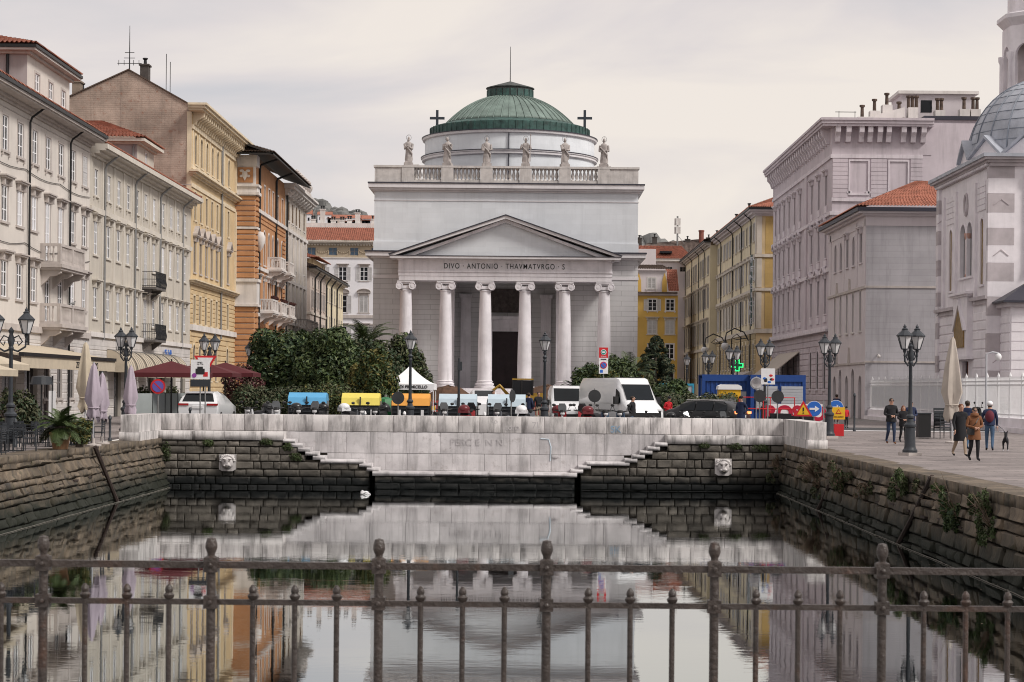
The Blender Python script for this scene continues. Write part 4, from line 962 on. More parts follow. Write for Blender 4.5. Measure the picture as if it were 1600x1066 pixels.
cornice(B, 0, 39, 14.9, [(.15, .2), (.15, .6)], CREAM_ST); cornice(B, 0, 39, 15.2, [(.16, .8)], PIPE_BLACK, 'gutter')
tiles(B, (-.6, -.7, 15.4), (39, -.7, 15.4), (39, 5, 17.2), (3, 5, 17.2), TILE_DK); tiles(B, (-.6, 10, 15.4), (-.6, -.7, 15.4), (3, 5, 17.2), (3, 10, 17.2), TILE_DK)
for x in (4.2, 10, 16.9, 23, 30): pipe(B, x, 0, 15.1, PIPE_BLACK, out=.6, r=.09)
f = Fac(B, 14, 27, 15.3, 17.2, OCHRE, y=1.2); f.win(24.5, 15.7, .9, 1.2, 'plain', CREAM_ST, 1, WIN_GREY); f.done('attic_wall'); shell(B, 14, 27, 1.2, 6, 15.3, 17.2, OCHRE, 'attic_wall')
tiles(B, (13.2, 6, 17.25), (13.2, .5, 17.25), (16, 3.5, 18.2), (16, 6, 18.2)); tiles(B, (13.2, .5, 17.25), (27.8, .5, 17.25), (25, 3.5, 18.2), (16, 3.5, 18.2))
# ================================================================ behind and beside the church
# F: white block with red roof
B = thing('building', 'white block with red tiled roof and white shutters behind the garden palms', 'building', (-36, 290, 0))
f = Fac(B, 0, 17, 0, 20.9, WHITE_WALL); f3 = Fac(B, 0, 17, 21.0, 22.9, M('frieze_beige', (0.46, 0.38, 0.28), 0.85, 0.15, 1.5), y=.05)
for k in range(4):
    x = 2.75 + 3.1 * k
    f.win(x, 17.65, 1.15, 2.0, 'hood', GREY_TRIM, 2, WIN_WHITE, pane=PANE_DARK, shut='open'); f.win(x, 13.0, 1.3, 2.5, 'seg', GREY_TRIM, 2, WIN_WHITE, pane=PANE_DARK, shut=['open', 'open', 'open', 'closed'][k])
    f.win(x, 8.6, 1.3, 2.4, 'hood', GREY_TRIM, 2, WIN_WHITE, pane=PANE_DARK, shut='open')
for k in range(5):
    f3.win(1.3 + 3.1 * k, 21.35, 1.2, 1.1, None, None, 1, WIN_GREY, pane=M('pane_blue', (0.06, 0.11, 0.17), 0.1, 0.2, 1, bump=0))
    g = MB()
    for q in range(9): a = PI * q / 8; g.ball((2.85 + 3.1 * k - .85 * math.cos(a), -.02, 22.2 - .5 * math.sin(a)), .12, 6, 4)
    for s in (-1, 1): g.ball((2.85 + 3.1 * k + s * .9, -.02, 21.75), (.1, .08, .35), 6, 5)
    g.build('garland', MATS['frieze_beige'], B)
f.done(); f3.done('frieze'); shell(B, 0, 17, 0.05, 12, 0, 23, WHITE_WALL)
band(B, 0, 17, 20.9, .12, .12, WHITE_ST); band(B, 0, 17, 12.2, .45, .2, GREY_TRIM); band(B, 0, 17, 11.2, .2, .2, GREY_TRIM)
cornice(B, 0, 17, 22.9, [(.15, .2), (.2, .6), (.2, .8)], CREAM_ST)
for k in range(40): MB().box(-.1, .1, -.5, 0, 0, .2).build('bracket', CREAM_ST, B, (.3 + k * .42, 0, 22.75))
tiles(B, (-.8, -.7, 23.4), (17.8, -.7, 23.4), (17.8, 4.5, 25.7), (-.8, 4.5, 25.7), pitch=.3)
block(B, 0, 17, 4.6, 5, 24.5, 26.4, WHITE_ST, 'parapet')
for k, (x, h) in enumerate(((1.2, .4), (2.6, .4), (4.0, .5), (5.4, 2.0), (7.0, .4), (8.3, .4), (9.4, .5), (10.6, 1.5), (13.0, .6), (15, .6))): chimney(B, x, 5.4, 26.4, h, .7, WHITE_ST, 2)
# hillside
hb = MB(); rr = random.Random(8); nx = 240
def hz0(x): return 119 + 19 * math.exp(-((x - .348) / .044) ** 2) + 5 * math.sin(x * 23) + 3 * math.sin(x * 66)
def hz_(i): return hz0(i / nx) + rr.uniform(-1.5, 1.5)
for j, (Y, k) in enumerate(((1250, .0), (1350, .45), (1450, .8), (1550, 1.0), (1700, .9))):
    for i in range(nx + 1): hb.v.append((-420 + 750 * i / nx, Y + rr.uniform(-20, 20), k * hz_(i) + rr.uniform(-2, 2) * k))
hb.f = [(j * (nx + 1) + i, j * (nx + 1) + i + 1, (j + 1) * (nx + 1) + i + 1, (j + 1) * (nx + 1) + i) for j in range(4) for i in range(nx)]; hb.mi = [0] * len(hb.f)
hb.build('hill', M('hillside', (0.15, 0.15, 0.145), 0.95, 0.5, 0.05, bump=0), smooth=180, kind='structure')  # slope greyed in its colour to stand in for distance haze
tb = MB()
for k in range(2600):
    x = rr.uniform(-260, -60); Y = rr.uniform(1340, 1550); i = (x + 420) / 750 * nx
    t_ = (Y - 1250) / 300; z = (.45 + (t_ - .33) * .82 if t_ > .33 else t_ * 1.36) * hz0(i / nx)
    s = rr.uniform(3, 7); tb.ball((x, Y, z + s * .3), (s, s, s * rr.uniform(.7, 1.1)), 5, 4)
tb.build('woods', M('far_woods_hazed', (0.16, 0.16, 0.155), 0.95, 0.6, 0.06, bump=0), kind='stuff')  # tree colour greyed as painted haze, no air volume here
for k, (px, py, w, h, lab) in enumerate(((508, 338, 9, 6, 'small house among trees on the hill, the one nearest the palace urns'), (527, 345, 12, 7, 'pinkish house on the hill above the white chimneys'), (544, 350, 7, 7, 'narrow pale house on the hill slope'), (552, 343, 10, 6, 'house with a steep roof high on the hill'),
                                       (563, 351, 14, 9, 'long pale house on the hill beside the church corner'), (577, 346, 9, 7, 'reddish house on the hill right beside the church wall'), (478, 340, 8, 8, 'tall narrow house on the hill behind the orange palace roof'))):
    p = at(px, py, 1335); H = thing('hill_house', lab, 'house', (p.x, 1330, p.z - 3), group='houses on the far hill')
    MB().box(-w / 2, w / 2, 0, 10, -14, h * .6).build('wall', [WHITE_WALL, PINKISH, K_GREY][k % 3], H); MB().xprism([(-.5, h * .6), (10.5, h * .6), (5, h)], -w / 2 - .5, w / 2 + .5).build('roof', TILE, H)
    for q in range(3): MB().box(-.6, .6, -.08, 0, -1.2, .9).build('window', PANE_DARK, H, ((q - 1) * w * .3, 0, h * .2))

# ================================================================ the church
CH = thing('church', 'white neoclassical church with six columns, lettered frieze and green copper dome', 'church', (-2.15, 185, 0))
def cb(name, mat, *boxes):
    b = MB()
    for q in boxes: b.box(*q)
    return b.build(name, mat, CH)
# body with recessed porch
cb('wall', CHURCH_LOW, (-12.5, -5.15, 3, 30, .2, 14.4), (5.15, 12.5, 3, 30, .2, 14.4), (-5.15, 5.15, 9, 30, .2, 14.4), (-5.15, 5.15, 3.01, 9, 12.3, 14.39))
cb('porch_floor', CHURCH_ST, (-11, 11, -.6, 8.99, .2, 2.2))
for k in range(9): cb('step', CHURCH_ST, (-11.4, 11.4, -.6 - .36 * (k + 1), -.6 - .36 * k, .2, 2.2 - .21 * (k + 1)))
for s in (-1, 1):
    cb('anta', CHURCH_ST, (s * 5.15 - .35, s * 5.15 + .35, 2.7, 3.4, 2.2, 11.6)); cb('anta_capital', CHURCH_ST, (s * 5.15 - .5, s * 5.15 + .5, 2.55, 3.5, 11.6, 12.28))
    cb('anta', CHURCH_ST, (s * 3.9 - .5, s * 3.9 + .5, 8.7, 9.0, 2.2, 11.0)); cb('anta_capital', CHURCH_ST, (s * 3.9 - .62, s * 3.9 + .62, 8.55, 9.0, 11.0, 11.35))
cb('string_course', CHURCH_CORN, (-12.56, -5.15, 2.93, 3.0, 12.55, 12.8), (5.15, 12.56, 2.93, 3.0, 12.55, 12.8)); cb('plinth', CHURCH_ST, (-12.62, -5.5, 2.85, 3.0, .2, 2.4), (5.5, 12.62, 2.85, 3.0, .2, 2.4))
dr = cb('door', DOOR, (-1.3, 1.3, 8.86, 8.97, 2.2, 7.75))
b = MB()
for s in (-1, 1):
    for z0, z1 in ((2.5, 4.0), (4.2, 5.8), (6.0, 7.5)): b.box(*sorted((s * .12, s * 1.15)), 8.80, 8.86, z0, z1)
b.build('door_panel', DOOR, dr)
cb('door_frame', CHURCH_ST, (-1.75, -1.3, 8.6, 9, 2.2, 8.1), (1.3, 1.75, 8.6, 9, 2.2, 8.1), (-1.3, 1.3, 8.6, 9, 7.75, 8.1)); cb('door_cornice', CHURCH_ST, (-2.0, 2.0, 8.4, 9, 8.1, 8.9), (-2.3, 2.3, 8.1, 9, 8.9, 9.2))
cb('relief_panel', M('dark_relief', (0.10, 0.085, 0.08), 0.9, 0.6, 3, bump=0.8, bs=5), (-2.1, 2.1, 8.85, 9, 9.6, 11.9))
MB().lathe([(0, -.04), (.42, -.04), (.46, 0), (.42, .06), (0, .06)], 14).build('crest', PIPE_GREY, CH, (0, 8.5, 8.55)).rotation_euler = (R(90), 0, 0)
# columns
sh = [(.95, 0), (.95, .22), (.80, .25), (.88, .36), (.88, .46), (.74, .52), (.72, .58), (.80, .66), (.68, .74), (.665, .85)] + [(.665 - .155 * (t / 10) ** 1.7, .85 + 8.15 * t / 10) for t in range(1, 11)] + [(.55, 9.04), (.55, 9.12), (.50, 9.15)]
shaft = MB().lathe(sh, 28).box(-1.0, 1.0, -1.0, 1.0, -.02, .0).mesh('column', CHURCH_ST, 35)
cap = MB(); cap.box(-.80, .80, -.66, .66, .62, .74); cap.box(-.55, .55, -.5, .5, .0, .3); cap.box(-.85, .85, -.58, .58, .46, .62)
for s in (-1, 1):
    for r_, e_ in ((.34, .60), (.25, .63), (.13, .66)):
        n = 16; vs = [(s * .60 + r_ * math.cos(2 * PI * i / n), y, .26 + r_ * math.sin(2 * PI * i / n)) for y in (-e_, e_) for i in range(n)]
        cap.add(vs, [tuple(range(n)), tuple(range(2 * n - 1, n - 1, -1))] + [(i, n + i, n + (i + 1) % n, (i + 1) % n) for i in range(n)])
        if r_ == .34:
            for y in (-.62, .62): cap.tube([(s * .60 + .30 * math.cos(2 * PI * i / n), y, .26 + .30 * math.sin(2 * PI * i / n)) for i in range(n + 1)], .045, 5)
cap = cap.mesh('capital', CHURCH_ST, 35)
for k in range(6):
    c = put(shaft, 'column', CH, (-9.25 + 3.70 * k, .75, 2.2)); put(cap, 'capital', c, (0, 0, 9.22))
# entablature, pediment
cb('architrave', CHURCH_ST, (-9.9, 9.9, .08, 3.0, 12.2, 12.62)); cb('architrave', CHURCH_ST, (-9.94, 9.94, .04, 3.0, 12.62, 12.98)); cb('architrave_fillet', CHURCH_ST, (-10.0, 10.0, -.03, 3.0, 12.98, 13.08)); cb('frieze', CHURCH_ST, (-9.94, 9.94, .02, 3.0, 13.08, 14.12))
cb('cornice', CHURCH_CORN, (-10.15, 10.15, -.2, 2.95, 14.12, 14.22), (-10.7, 10.7, -.75, 2.95, 14.22, 14.42)); cb('cornice_flashing', LEAD_DK, (-10.75, 10.75, -.8, 2.95, 14.42, 14.48))
def rake(z_off, th, y0, y1, mat, name, over=0.0):
    for s in (-1, 1):
        a = (s * (10.8 + over), 14.48 + z_off); m = (0, 18.22 + z_off)
        MB().prism([a, m, (m[0], m[1] - th), (a[0] - s * .1, a[1] - th * .6)][::s], y0, y1).build(name, mat, CH)
rake(0.02, .30, -.72, 3.0, CHURCH_CORN, 'raking_cornice'); rake(-.28, .32, -.25, 3.0, CHURCH_ST, 'raking_moulding', -.9); rake(0.11, .10, -.82, 3.0, LEAD_DK, 'raking_flashing', .06)
MB().prism([(-9.7, 14.48), (9.7, 14.48), (0, 17.8)], .15, 2.9).build('tympanum', CHURCH_UP, CH)
me = text_mesh('DIVO \u00b7 ANTONIO \u00b7 THAVMATVRGO \u00b7 S', .70, .012, 0.004, 1.22)
xs = [v.co.x for v in me.vertices]; wtxt = max(xs) - min(xs); me.materials.clear(); me.materials.append(P_BLACK)
o = put(me, 'inscription', CH, (-.1, .0, 13.32)); o.rotation_euler = (R(90), 0, 0); o.scale = (11.2 / wtxt, 1, 1)
# lower cornice and upper block
cb('cornice', CHURCH_CORN, (-12.7, 12.7, 2.75, 30.2, 14.4, 14.6), (-13.2, 13.2, 2.25, 30.6, 14.6, 14.98)); cb('cornice_flashing', LEAD_DK, (-13.28, 13.28, 2.15, 30.7, 14.98, 15.1))
cb('base_course', CHURCH_UP, (-12.52, 12.52, 2.93, 29, 15.1, 16.0)); cb('upper_wall', CHURCH_UP, (-12.45, 12.45, 3, 28.9, 16.0, 20.7))
cb('cornice', CHURCH_CORN, (-12.5, 12.5, 2.95, 29, 19.85, 19.93), (-12.6, 12.6, 2.85, 29.1, 20.7, 20.85), (-12.8, 12.8, 2.62, 29.2, 20.85, 21.05), (-13.0, 13.0, 2.4, 29.3, 21.05, 21.45)); cb('cornice_flashing', LEAD_DK, (-13.05, 13.05, 2.33, 29.4, 21.45, 21.56))
cb('parapet', BALU, (-12.45, -8.75, 3.0, 3.8, 21.56, 23.0), (8.75, 12.45, 3.0, 3.8, 21.56, 23.0), (-12.45, -11.7, 3.8, 28, 21.56, 23.0), (11.7, 12.45, 3.8, 28, 21.56, 23.0)); cb('coping', BALU, (-12.55, 12.55, 2.9, 3.9, 23.0, 23.2)); cb('balustrade_base', BALU, (-8.75, 8.75, 3.0, 3.8, 21.56, 21.85))
cb('roof_deck', LEAD_DK, (-11.7, 11.7, 3.8, 28, 21.4, 21.6))
px_ = [-9.3, -5.6, -1.9, 1.8, 5.5, 9.2]
bal = MB().lathe([(.16, 0), (.16, .1), (.09, .18), (.17, .45), (.14, .62), (.08, .9), (.12, .98), (.15, 1.05), (.15, 1.15)], 8).mesh('baluster', BALU, 45)
for i, x in enumerate(px_):
    cb('pedestal', BALU, (x - .58, x + .58, 2.92, 3.86, 21.6, 22.99))
    if i < 5:
        for k in range(7): put(bal, 'baluster', CH, (x + .58 + 2.54 * (k + .5) / 7, 3.4, 21.85))
# drum and dome
dx, dy = .1, 20.0
def ring(name, prof, mat, n=64, smooth=30): return MB().lathe(prof, n, (dx, dy, 0)).build(name, mat, CH, smooth=smooth)
ring('drum', [(8.75, 21.5), (8.75, 25.3)], CHURCH_UP); ring('drum_cornice', [(8.75, 25.28), (9.0, 25.4), (9.0, 25.6), (9.1, 25.65), (9.1, 25.74)], CHURCH_CORN); ring('drum_flashing', [(9.14, 25.74), (9.14, 25.82), (8.7, 25.86)], LEAD_DK)
ring('drum', [(8.72, 25.8), (8.72, 27.45)], CHURCH_UP); ring('drum_cornice', [(8.72, 27.4), (8.95, 27.5), (9.0, 27.72)], CHURCH_CORN); ring('drum_flashing', [(9.06, 27.72), (9.06, 27.8), (8.1, 27.86)], LEAD_DK)
cr = ring('copper_ring', [(8.2, 27.84), (8.2, 28.75), (8.0, 28.85), (6.4, 29.3)], COPPER_DK, 64, 20)
bm = MB()
for k in range(72): a = 2 * PI * k / 72; bm.T = Matrix.Translation((dx, dy, 0)) @ Matrix.Rotation(a, 4, 'Z'); bm.box(8.19, 8.25, -.04, .04, 27.86, 28.78)
bm.build('seams', COPPER_DK, cr, kind='stuff')
dp = [(6.7 - 4.45 * t, 29.2 + 2.85 * (1 - ((6.7 - 4.45 * t) / 6.7) ** 2.3) / (1 - (2.25 / 6.7) ** 2.3)) for t in [i / 12 for i in range(13)]]
dm = ring('dome', dp, COPPER, 64, 180); bm = MB()
for k in range(52):
    a = 2 * PI * k / 52; ca, sa = math.cos(a), math.sin(a); bm.tube([(dx + (r_ + .02) * ca, dy + (r_ + .02) * sa, z + .03) for r_, z in dp], .05, 4)
bm.build('seams', COPPER, dm, kind='stuff')
ln = ring('lantern', [(2.35, 31.85), (2.35, 32.95), (2.5, 33.0), (2.5, 33.08), (0.1, 33.8), (0, 33.85)], M('copper_brown', (0.055, 0.062, 0.06), .6, .5, 1.5), 20, 25)
bm = MB()
for k in range(20): a = 2 * PI * (k + .5) / 20; bm.T = Matrix.Translation((dx, dy, 0)) @ Matrix.Rotation(a, 4, 'Z'); bm.box(2.33, 2.4, -.3, .3, 32.1, 32.8)
bm.build('lantern_panels', COPPER_DK, ln, kind='stuff'); MB().tube([(dx, dy, 33.7), (dx, dy, 37.4)], [.05, .025], 5).build('lightning_rod', PIPE_BLACK, CH)
MB().box(dx - .05, dx + .05, dy - 8.86, dy - 8.7, 21.5, 27.4).build('drainpipe', LEAD_DK, CH)
for px in (683, 913.5):
    p = at(px, 203, 203) - Vector((-2.15, 185, 0)); MB().box(-.13, .13, -.1, .1, -1.2, 2.0).box(-.75, .75, -.09, .09, 1.05, 1.3).build('cross', M('cross_slate', (0.03, 0.038, 0.05), .5, .1, 2), CH, p)
for s in (-1, 1): cb('roof_block', WHITE_ST, (s * 9.6 - .5, s * 9.6 + .5, 14, 17, 21.5, 24.3), (s * 9.6 - .7, s * 9.6 + .7, 13.8, 17.2, 24.3, 24.5))
# statues of saints
def statue(label, x, v):
    t = thing('statue', label, 'statue', (x - 2.15, 188.4, 23.2), rz=[.1, -.2, .15, 0, .25, -.15][v], group='saints on the church parapet')
    MB().box(-.5, .5, -.4, .4, 0, .28).box(-.38, .38, -.3, .3, .28, .42).build('plinth', STATUE, t)
    r = random.Random(30 + v); b = MB(); n = 18; prof = [(.40, .42), (.42, .6), (.37, 1.0), (.33, 1.35), (.36, 1.55), (.40, 1.85), (.42, 2.05), (.33, 2.2), (.14, 2.28), (.12, 2.4)]
    lean = [.05, -.06, .03, 0, -.04, .02][v]; vs = []
    for k, (rad, z) in enumerate(prof):
        for i in range(n):
            a = 2 * PI * i / n; fold = 1 + (.13 * math.sin(a * 6 + v * 1.3 + z * .8) if z < 1.5 else .05 * math.sin(a * 4 + v))
            vs.append((rad * fold * math.cos(a) + lean * math.sin(z * 1.6), rad * .72 * fold * math.sin(a), z))
    b.add(vs, [(k * n + i, k * n + (i + 1) % n, (k + 1) * n + (i + 1) % n, (k + 1) * n + i) for k in range(len(prof) - 1) for i in range(n)])
    hx = lean * .5; b.ball((hx, -.03, 2.56), (.15, .17, .2), 12, 9); b.ball((hx, -.17, 2.54), (.035, .05, .05), 6, 5)
    if v in (0, 3): b.ball((hx, -.13, 2.42), (.1, .09, .13), 8, 6)
    arms = [((.42, -.05), (.40, -.2), (.1, -.42)), ((.42, -.05), (.46, -.12), (.2, -.40)), ((.42, -.05), (.52, -.1), (.35, -.45)), ((.42, -.05), (.55, -.15), (.5, -.4)), ((.42, -.05), (.42, -.25), (.08, -.42)), ((.42, 0), (.5, -.05), (.3, -.4))][v]
    zz = [(2.05, 1.6, 1.7), (2.05, 1.6, 1.85), (2.05, 1.6, 1.55), (2.05, 1.7, 1.75), (2.05, 1.6, 1.6), (2.05, 1.55, 1.45)][v]
    for s in (-1, 1):
        pts = [(s * a_[0], a_[1], z_ + (.12 if s * (1 if v % 2 else -1) > 0 and j == 2 else 0)) for j, (a_, z_) in enumerate(zip(arms, zz))]
        b.tube(pts, [.15, .13, .07], 8); b.ball(pts[-1], .075, 7, 5)
    b.tube([(-.4, -.2, 1.9), (.05, -.36, 1.5), (.38, -.26, 1.15), (.36, -.1, .7)], [.05, .09, .09, .05], 6)
    b.build('figure', STATUE, t, smooth=60)
    h = MB(); h.tube([(hx + .27 * math.cos(2 * PI * i / 16), .08, 2.66 + .27 * math.sin(2 * PI * i / 16)) for i in range(17)], .022, 5)
    h.tube([(hx, .1, 2.5), (hx, .1, 2.95)], .015, 4); h.build('halo', PIPE_GREY, t)
    t.scale = (.85, .85, 1.0)
    if v == 2: MB().box(-.58, -.3, -.5, -.36, 1.45, 1.75).build('book', STATUE, t)
    if v == 3: MB().tube([(.5, -.42, .45), (.52, -.42, 3.0)], .035, 6).ball((.52, -.42, 3.0), .09, 8, 6).build('staff', STATUE, t)
for v, lab in enumerate(('stone saint standing at the parapet end nearest the orange palace', 'stone saint with arms crossed on the breast, second along the parapet', 'stone saint holding a book, third along the parapet', 'stone saint holding a tall staff with a bright halo', 'slender stone saint with joined hands, fifth along the parapet', 'dark stone saint standing at the parapet end nearest the mauve building')):
    statue(lab, px_[v], v)

# ================================================================ right-hand street
# G: deep yellow house
B = thing('building', 'deep yellow house with white shutters and a white attic beside the church', 'building', (12, 270, 0))
f = Fac(B, 0, 8.3, 0, 15.0, OCHRE_DEEP)
for k, x in enumerate((2.0, 4.85, 7.25)):
    f.win(x, 12.9, 1.15, 1.55, 'plain', WHITE_ST, 2, WIN_WHITE, pane=PANE_DARK, shut='open' if k == 1 else None); f.win(x, 9.7, 1.2, 1.9, 'hood', CREAM_ST, 2, WIN_WHITE, shut='closed'); f.win(x, 6.4, 1.1, 2.0, 'plain', WHITE_ST, 2, WIN_WHITE, pane=PANE_DARK); f.win(x, 2.4, 1.1, 2.2, 'plain', WHITE_ST, 2, WIN_GREY, pane=PANE_DARK)
f.done(); shell(B, 0, 8.3, 0, 12, 0, 15.0, OCHRE_DEEP); cornice(B, 0, 8.2, 14.95, [(.12, .25), (.14, .5)], K_GREY, ends=False); cornice(B, 0, 8.2, 15.21, [(.2, .65)], TILE_DK, 'gutter', ends=False)
f = Fac(B, 0.5, 6.8, 15.4, 18.4, K_GREY, y=.5); f.win(4.75, 15.9, 1.1, 1.5, 'plain', WHITE_ST, 2, WIN_WHITE, shut='closed'); f.done('attic_wall'); shell(B, .5, 6.8, .5, 6, 15.4, 18.4, K_GREY, 'attic_wall')
for x in (3.0, 6.5): MB().prism([(x - .35, 15.5), (x + .35, 15.5), (x + .3, 17), (x, 18.1), (x - .3, 17)], .4, .5).build('attic_panel', OCHRE_DEEP, B)
tiles(B, (.2, .1, 18.5), (7.2, .1, 18.5), (6.2, 2, 19.2), (.2, 2, 19.2), TILE_DK); tiles(B, (7.0, -.3, 15.5), (8.4, -.3, 15.5), (8.4, 3.5, 18.7), (6.8, 3.5, 18.7))
B = thing('building', 'grey building with a red tiled roof and skylight above the yellow house', 'building', (14.5, 290, 0))
f = Fac(B, 0, 9, 0, 20.9, K_GREY)
for x in (3.5, 6.0, 8.0): f.win(x, 19.4, .9, .7, None, None, 1, WIN_GREY, pane=PANE_DARK)
f.done(); shell(B, 0, 9, 0, 10, 0, 20.9, K_GREY); cornice(B, 0, 9, 20.8, [(.15, .3), (.15, .5)], WHITE_ST)
tiles(B, (-.5, -.5, 21.2), (9.5, -.5, 21.2), (8.0, 4, 23.4), (-.5, 4, 23.4)); MB().box(4.6, 6.4, .2, 1.4, 22.1, 22.4).build('skylight', PANE_DARK, B); block(B, 1.2, 4.0, -.9, 2.0, 19, 22.6, K_GREY, 'chimney_breast')
B = thing('building', 'brown roofed house with aerials far behind the yellow house', 'building', (18, 335, 0))
block(B, 0, 16, 0, 12, 0, 25.0, M('brown_far_wall', (0.26, 0.22, 0.20), .9, .2, .6, streak=.2)); tiles(B, (-.3, -.4, 25.0), (16.4, -.4, 25.0), (15, 4, 28.2), (2.2, 4, 27.0), M('grey_brown_tiles', (0.15, 0.115, 0.10), .9, .4, 2))
for x, h in ((.8, 1.0), (3.4, 1.2), (9.0, .9), (12.6, 1.2)): chimney(B, x, 3.5, 26.8, h, .8, MATS['sooty_brick'])
MB().lathe([(.42, 0), (.42, 1.8), (.5, 1.85), (.5, 2.1)], 10, (11.3, 3, 27.2)).build('chimney', M('brick_red', (0.22, 0.08, 0.06), .9, .2, 3), B)
am = MB().tube([(7.2, 2.5, 26), (7.2, 2.5, 31.6)], .16, 6).tube([(7.2, 2.5, 28.4), (8.8, 2.5, 26.5)], .05, 4).build('aerial_mast', PIPE_GREY, B)
b = MB()
for dz in (28.7, 30.1):
    for a in range(3): b.cbox((7.2 + .42 * math.cos(a * 2.1 + .5), 2.5 + .42 * math.sin(a * 2.1 + .5), dz + .55), (.32, .2, 1.2))
b.build('antenna_panel', WHITE_ST, am)

# H: pale yellow house farthest along the street
B, u = side_building('long pale yellow house farthest along the street with grey shutters', 22.8, 250.0, 303.0, False)
f = Fac(B, 0, 53, 0, 20.4, PALE_YEL)
for k in range(14):
    x = 2.4 + 3.72 * k
    f.win(x, 16.9, 1.15, 2.3, 'plain', CREAM_ST, 2, WIN_GREY, shut='open' if k % 3 else None, shut_mat=SHUT_GREY); f.win(x, 12.6, 1.15, 2.6, 'hood', CREAM_ST, 2, WIN_GREY, shut='open', shut_mat=SHUT_GREY)
    f.win(x, 8.2, 1.15, 2.7, 'hood', CREAM_ST, 2, WIN_GREY, shut='open', shut_mat=SHUT_GREY); f.win(x, 4.0, 1.2, 2.4, 'plain', CREAM_ST, 2, WIN_GREY, pane=PANE_DARK)
f.done(); shell(B, 0, 53, 0, 14, 0, 20.4, PALE_YEL); band(B, 0, 53, 7.2, .35, .2, CREAM_ST); cornice(B, 0, 53, 20.2, [(.2, .2), (.2, .5), (.15, .75)], GREY_TRIM, ends=False); cornice(B, 0, 53.2, 20.76, [(.16, .85)], PIPE_BLACK, 'gutter', ends=False)
tiles(B, (0, -.8, 20.95), (53, -.8, 20.95), (53, 5, 23.0), (0, 5, 23.0), TILE_DK, pitch=.4, rowl=.6)
for x in (4.2, 15.4, 26.5, 37.7, 46.0): pipe(B, x, 3, 20.8, PIPE_BLACK, out=.75, r=.06)
MB().box(53, 53.02, 0, 14, 0, 20.4).build('end_wall', M('plaster_cream', (0.60, 0.53, 0.38), .85, .06, .5), B)
for x in (3, 13, 30): chimney(B, x, 3, 22.6, .9, .7)
# I: yellow building with lettered sign
B, u = side_building('yellow building with a plain ochre end wall and a tall vertical sign', 23.7, 207.0, 249.8, False)
Li = 42.8; f = Fac(B, 0, Li, 0, 20.6, YELLOW_OLD)
for k in range(12):
    x = 2.0 + 3.5 * k
    for z, h, st in ((17.9, 1.9, 'plain'), (13.7, 2.3, 'hood'), (9.4, 2.6, 'hood'), (4.6, 2.5, 'plain')): f.win(x, z, 1.15, h, st, CREAM_ST, 2, WIN_GREY, shut='open' if z > 5 and k % 4 != 1 else None, shut_mat=SHUT_WHITE)
f.done(); shell(B, 0, Li, 0, 14, 0, 20.6, OCHRE)
for z, h in ((16.1, .3), (12.6, .3), (8.2, .45)): band(B, 0, Li, z, h, .2, CREAM_ST); MB().box(Li, Li + .14, -.2, 12, z, z + h).build('string_course', CREAM_ST, B)
for z0, z1 in ((8.7, 12.5), (12.95, 16.0), (16.45, 20.4)): block(B, Li - .9, Li - .03, -.08, 0, z0, z1, CREAM_ST, 'corner_strip'); MB().box(Li, Li + .06, 0, .55, z0, z1).build('corner_strip', CREAM_ST, B)
for k in range(3): MB().box(Li, Li + .03, .9, 12, [8.75, 12.98, 16.5][k], [12.5, 16.0, 20.3][k]).build('end_panel', M('ochre_panel', (0.50, 0.34, 0.13), .85, .1, .6, streak=.1, course=(2.0, .6, .01, .85)), B)
rust_rows(B, 0, Li, 3.4, 8.1, .5, M('old_yellow_rustic', (0.42, 0.33, 0.19), .85, .15, .8, streak=.2), p=.06, gap=.05, skip=[(o[0], o[1] - .2, o[2] + .4, o[3] + .4) for o in f.op])
cornice(B, 0, Li, 20.4, [(.2, .2), (.25, .55), (.15, .85)], K_GREY, back=12); cornice(B, 0, Li, 21.01, [(.2, .98)], PIPE_BLACK, 'gutter', back=12)
tiles(B, (0, -.9, 21.2), (Li + .9, -.9, 21.2), (Li - 3, 4, 23.2), (0, 4, 23.2)); tiles(B, (Li + .9, -.9, 21.2), (Li + .9, 10, 21.2), (Li - 3, 10, 23.2), (Li - 3, 4, 23.2))
for x in (5.5, 19.5, 29, 38.5): pipe(B, x, 3, 21.0, PIPE_BLACK, out=.9, r=.065)
for x in (8, 22): chimney(B, x, 1.5, 21.6, 1.4, .55, WHITE_ST, 2)
sg = MB().box(Li - .1, Li + .95, -.62, -.52, 8.9, 16.3).build('vertical_sign', M('sign_dark_green', (0.03, 0.06, 0.06), .5, .1, 2), B)
for k, ch in enumerate('PENSIONE'):
    me = text_mesh(ch, .8, .01, .0); me.materials.clear(); me.materials.append(P_GREYL); o = put(me, 'letter', sg, (Li + .965, -.57, 15.45 - k * .9)); o.rotation_euler = (R(90), 0, R(90))
    o2 = put(me, 'letter', sg, (Li + .42, -.64, 15.45 - k * .9)); o2.rotation_euler = (R(90), 0, 0)
aw = MB().xprism([(0, 4.3), (-2.6, 3.2), (-2.6, 3.05), (0, 3.4)], 24, 40).build('shop_canopy', GREY_TRIM, B)

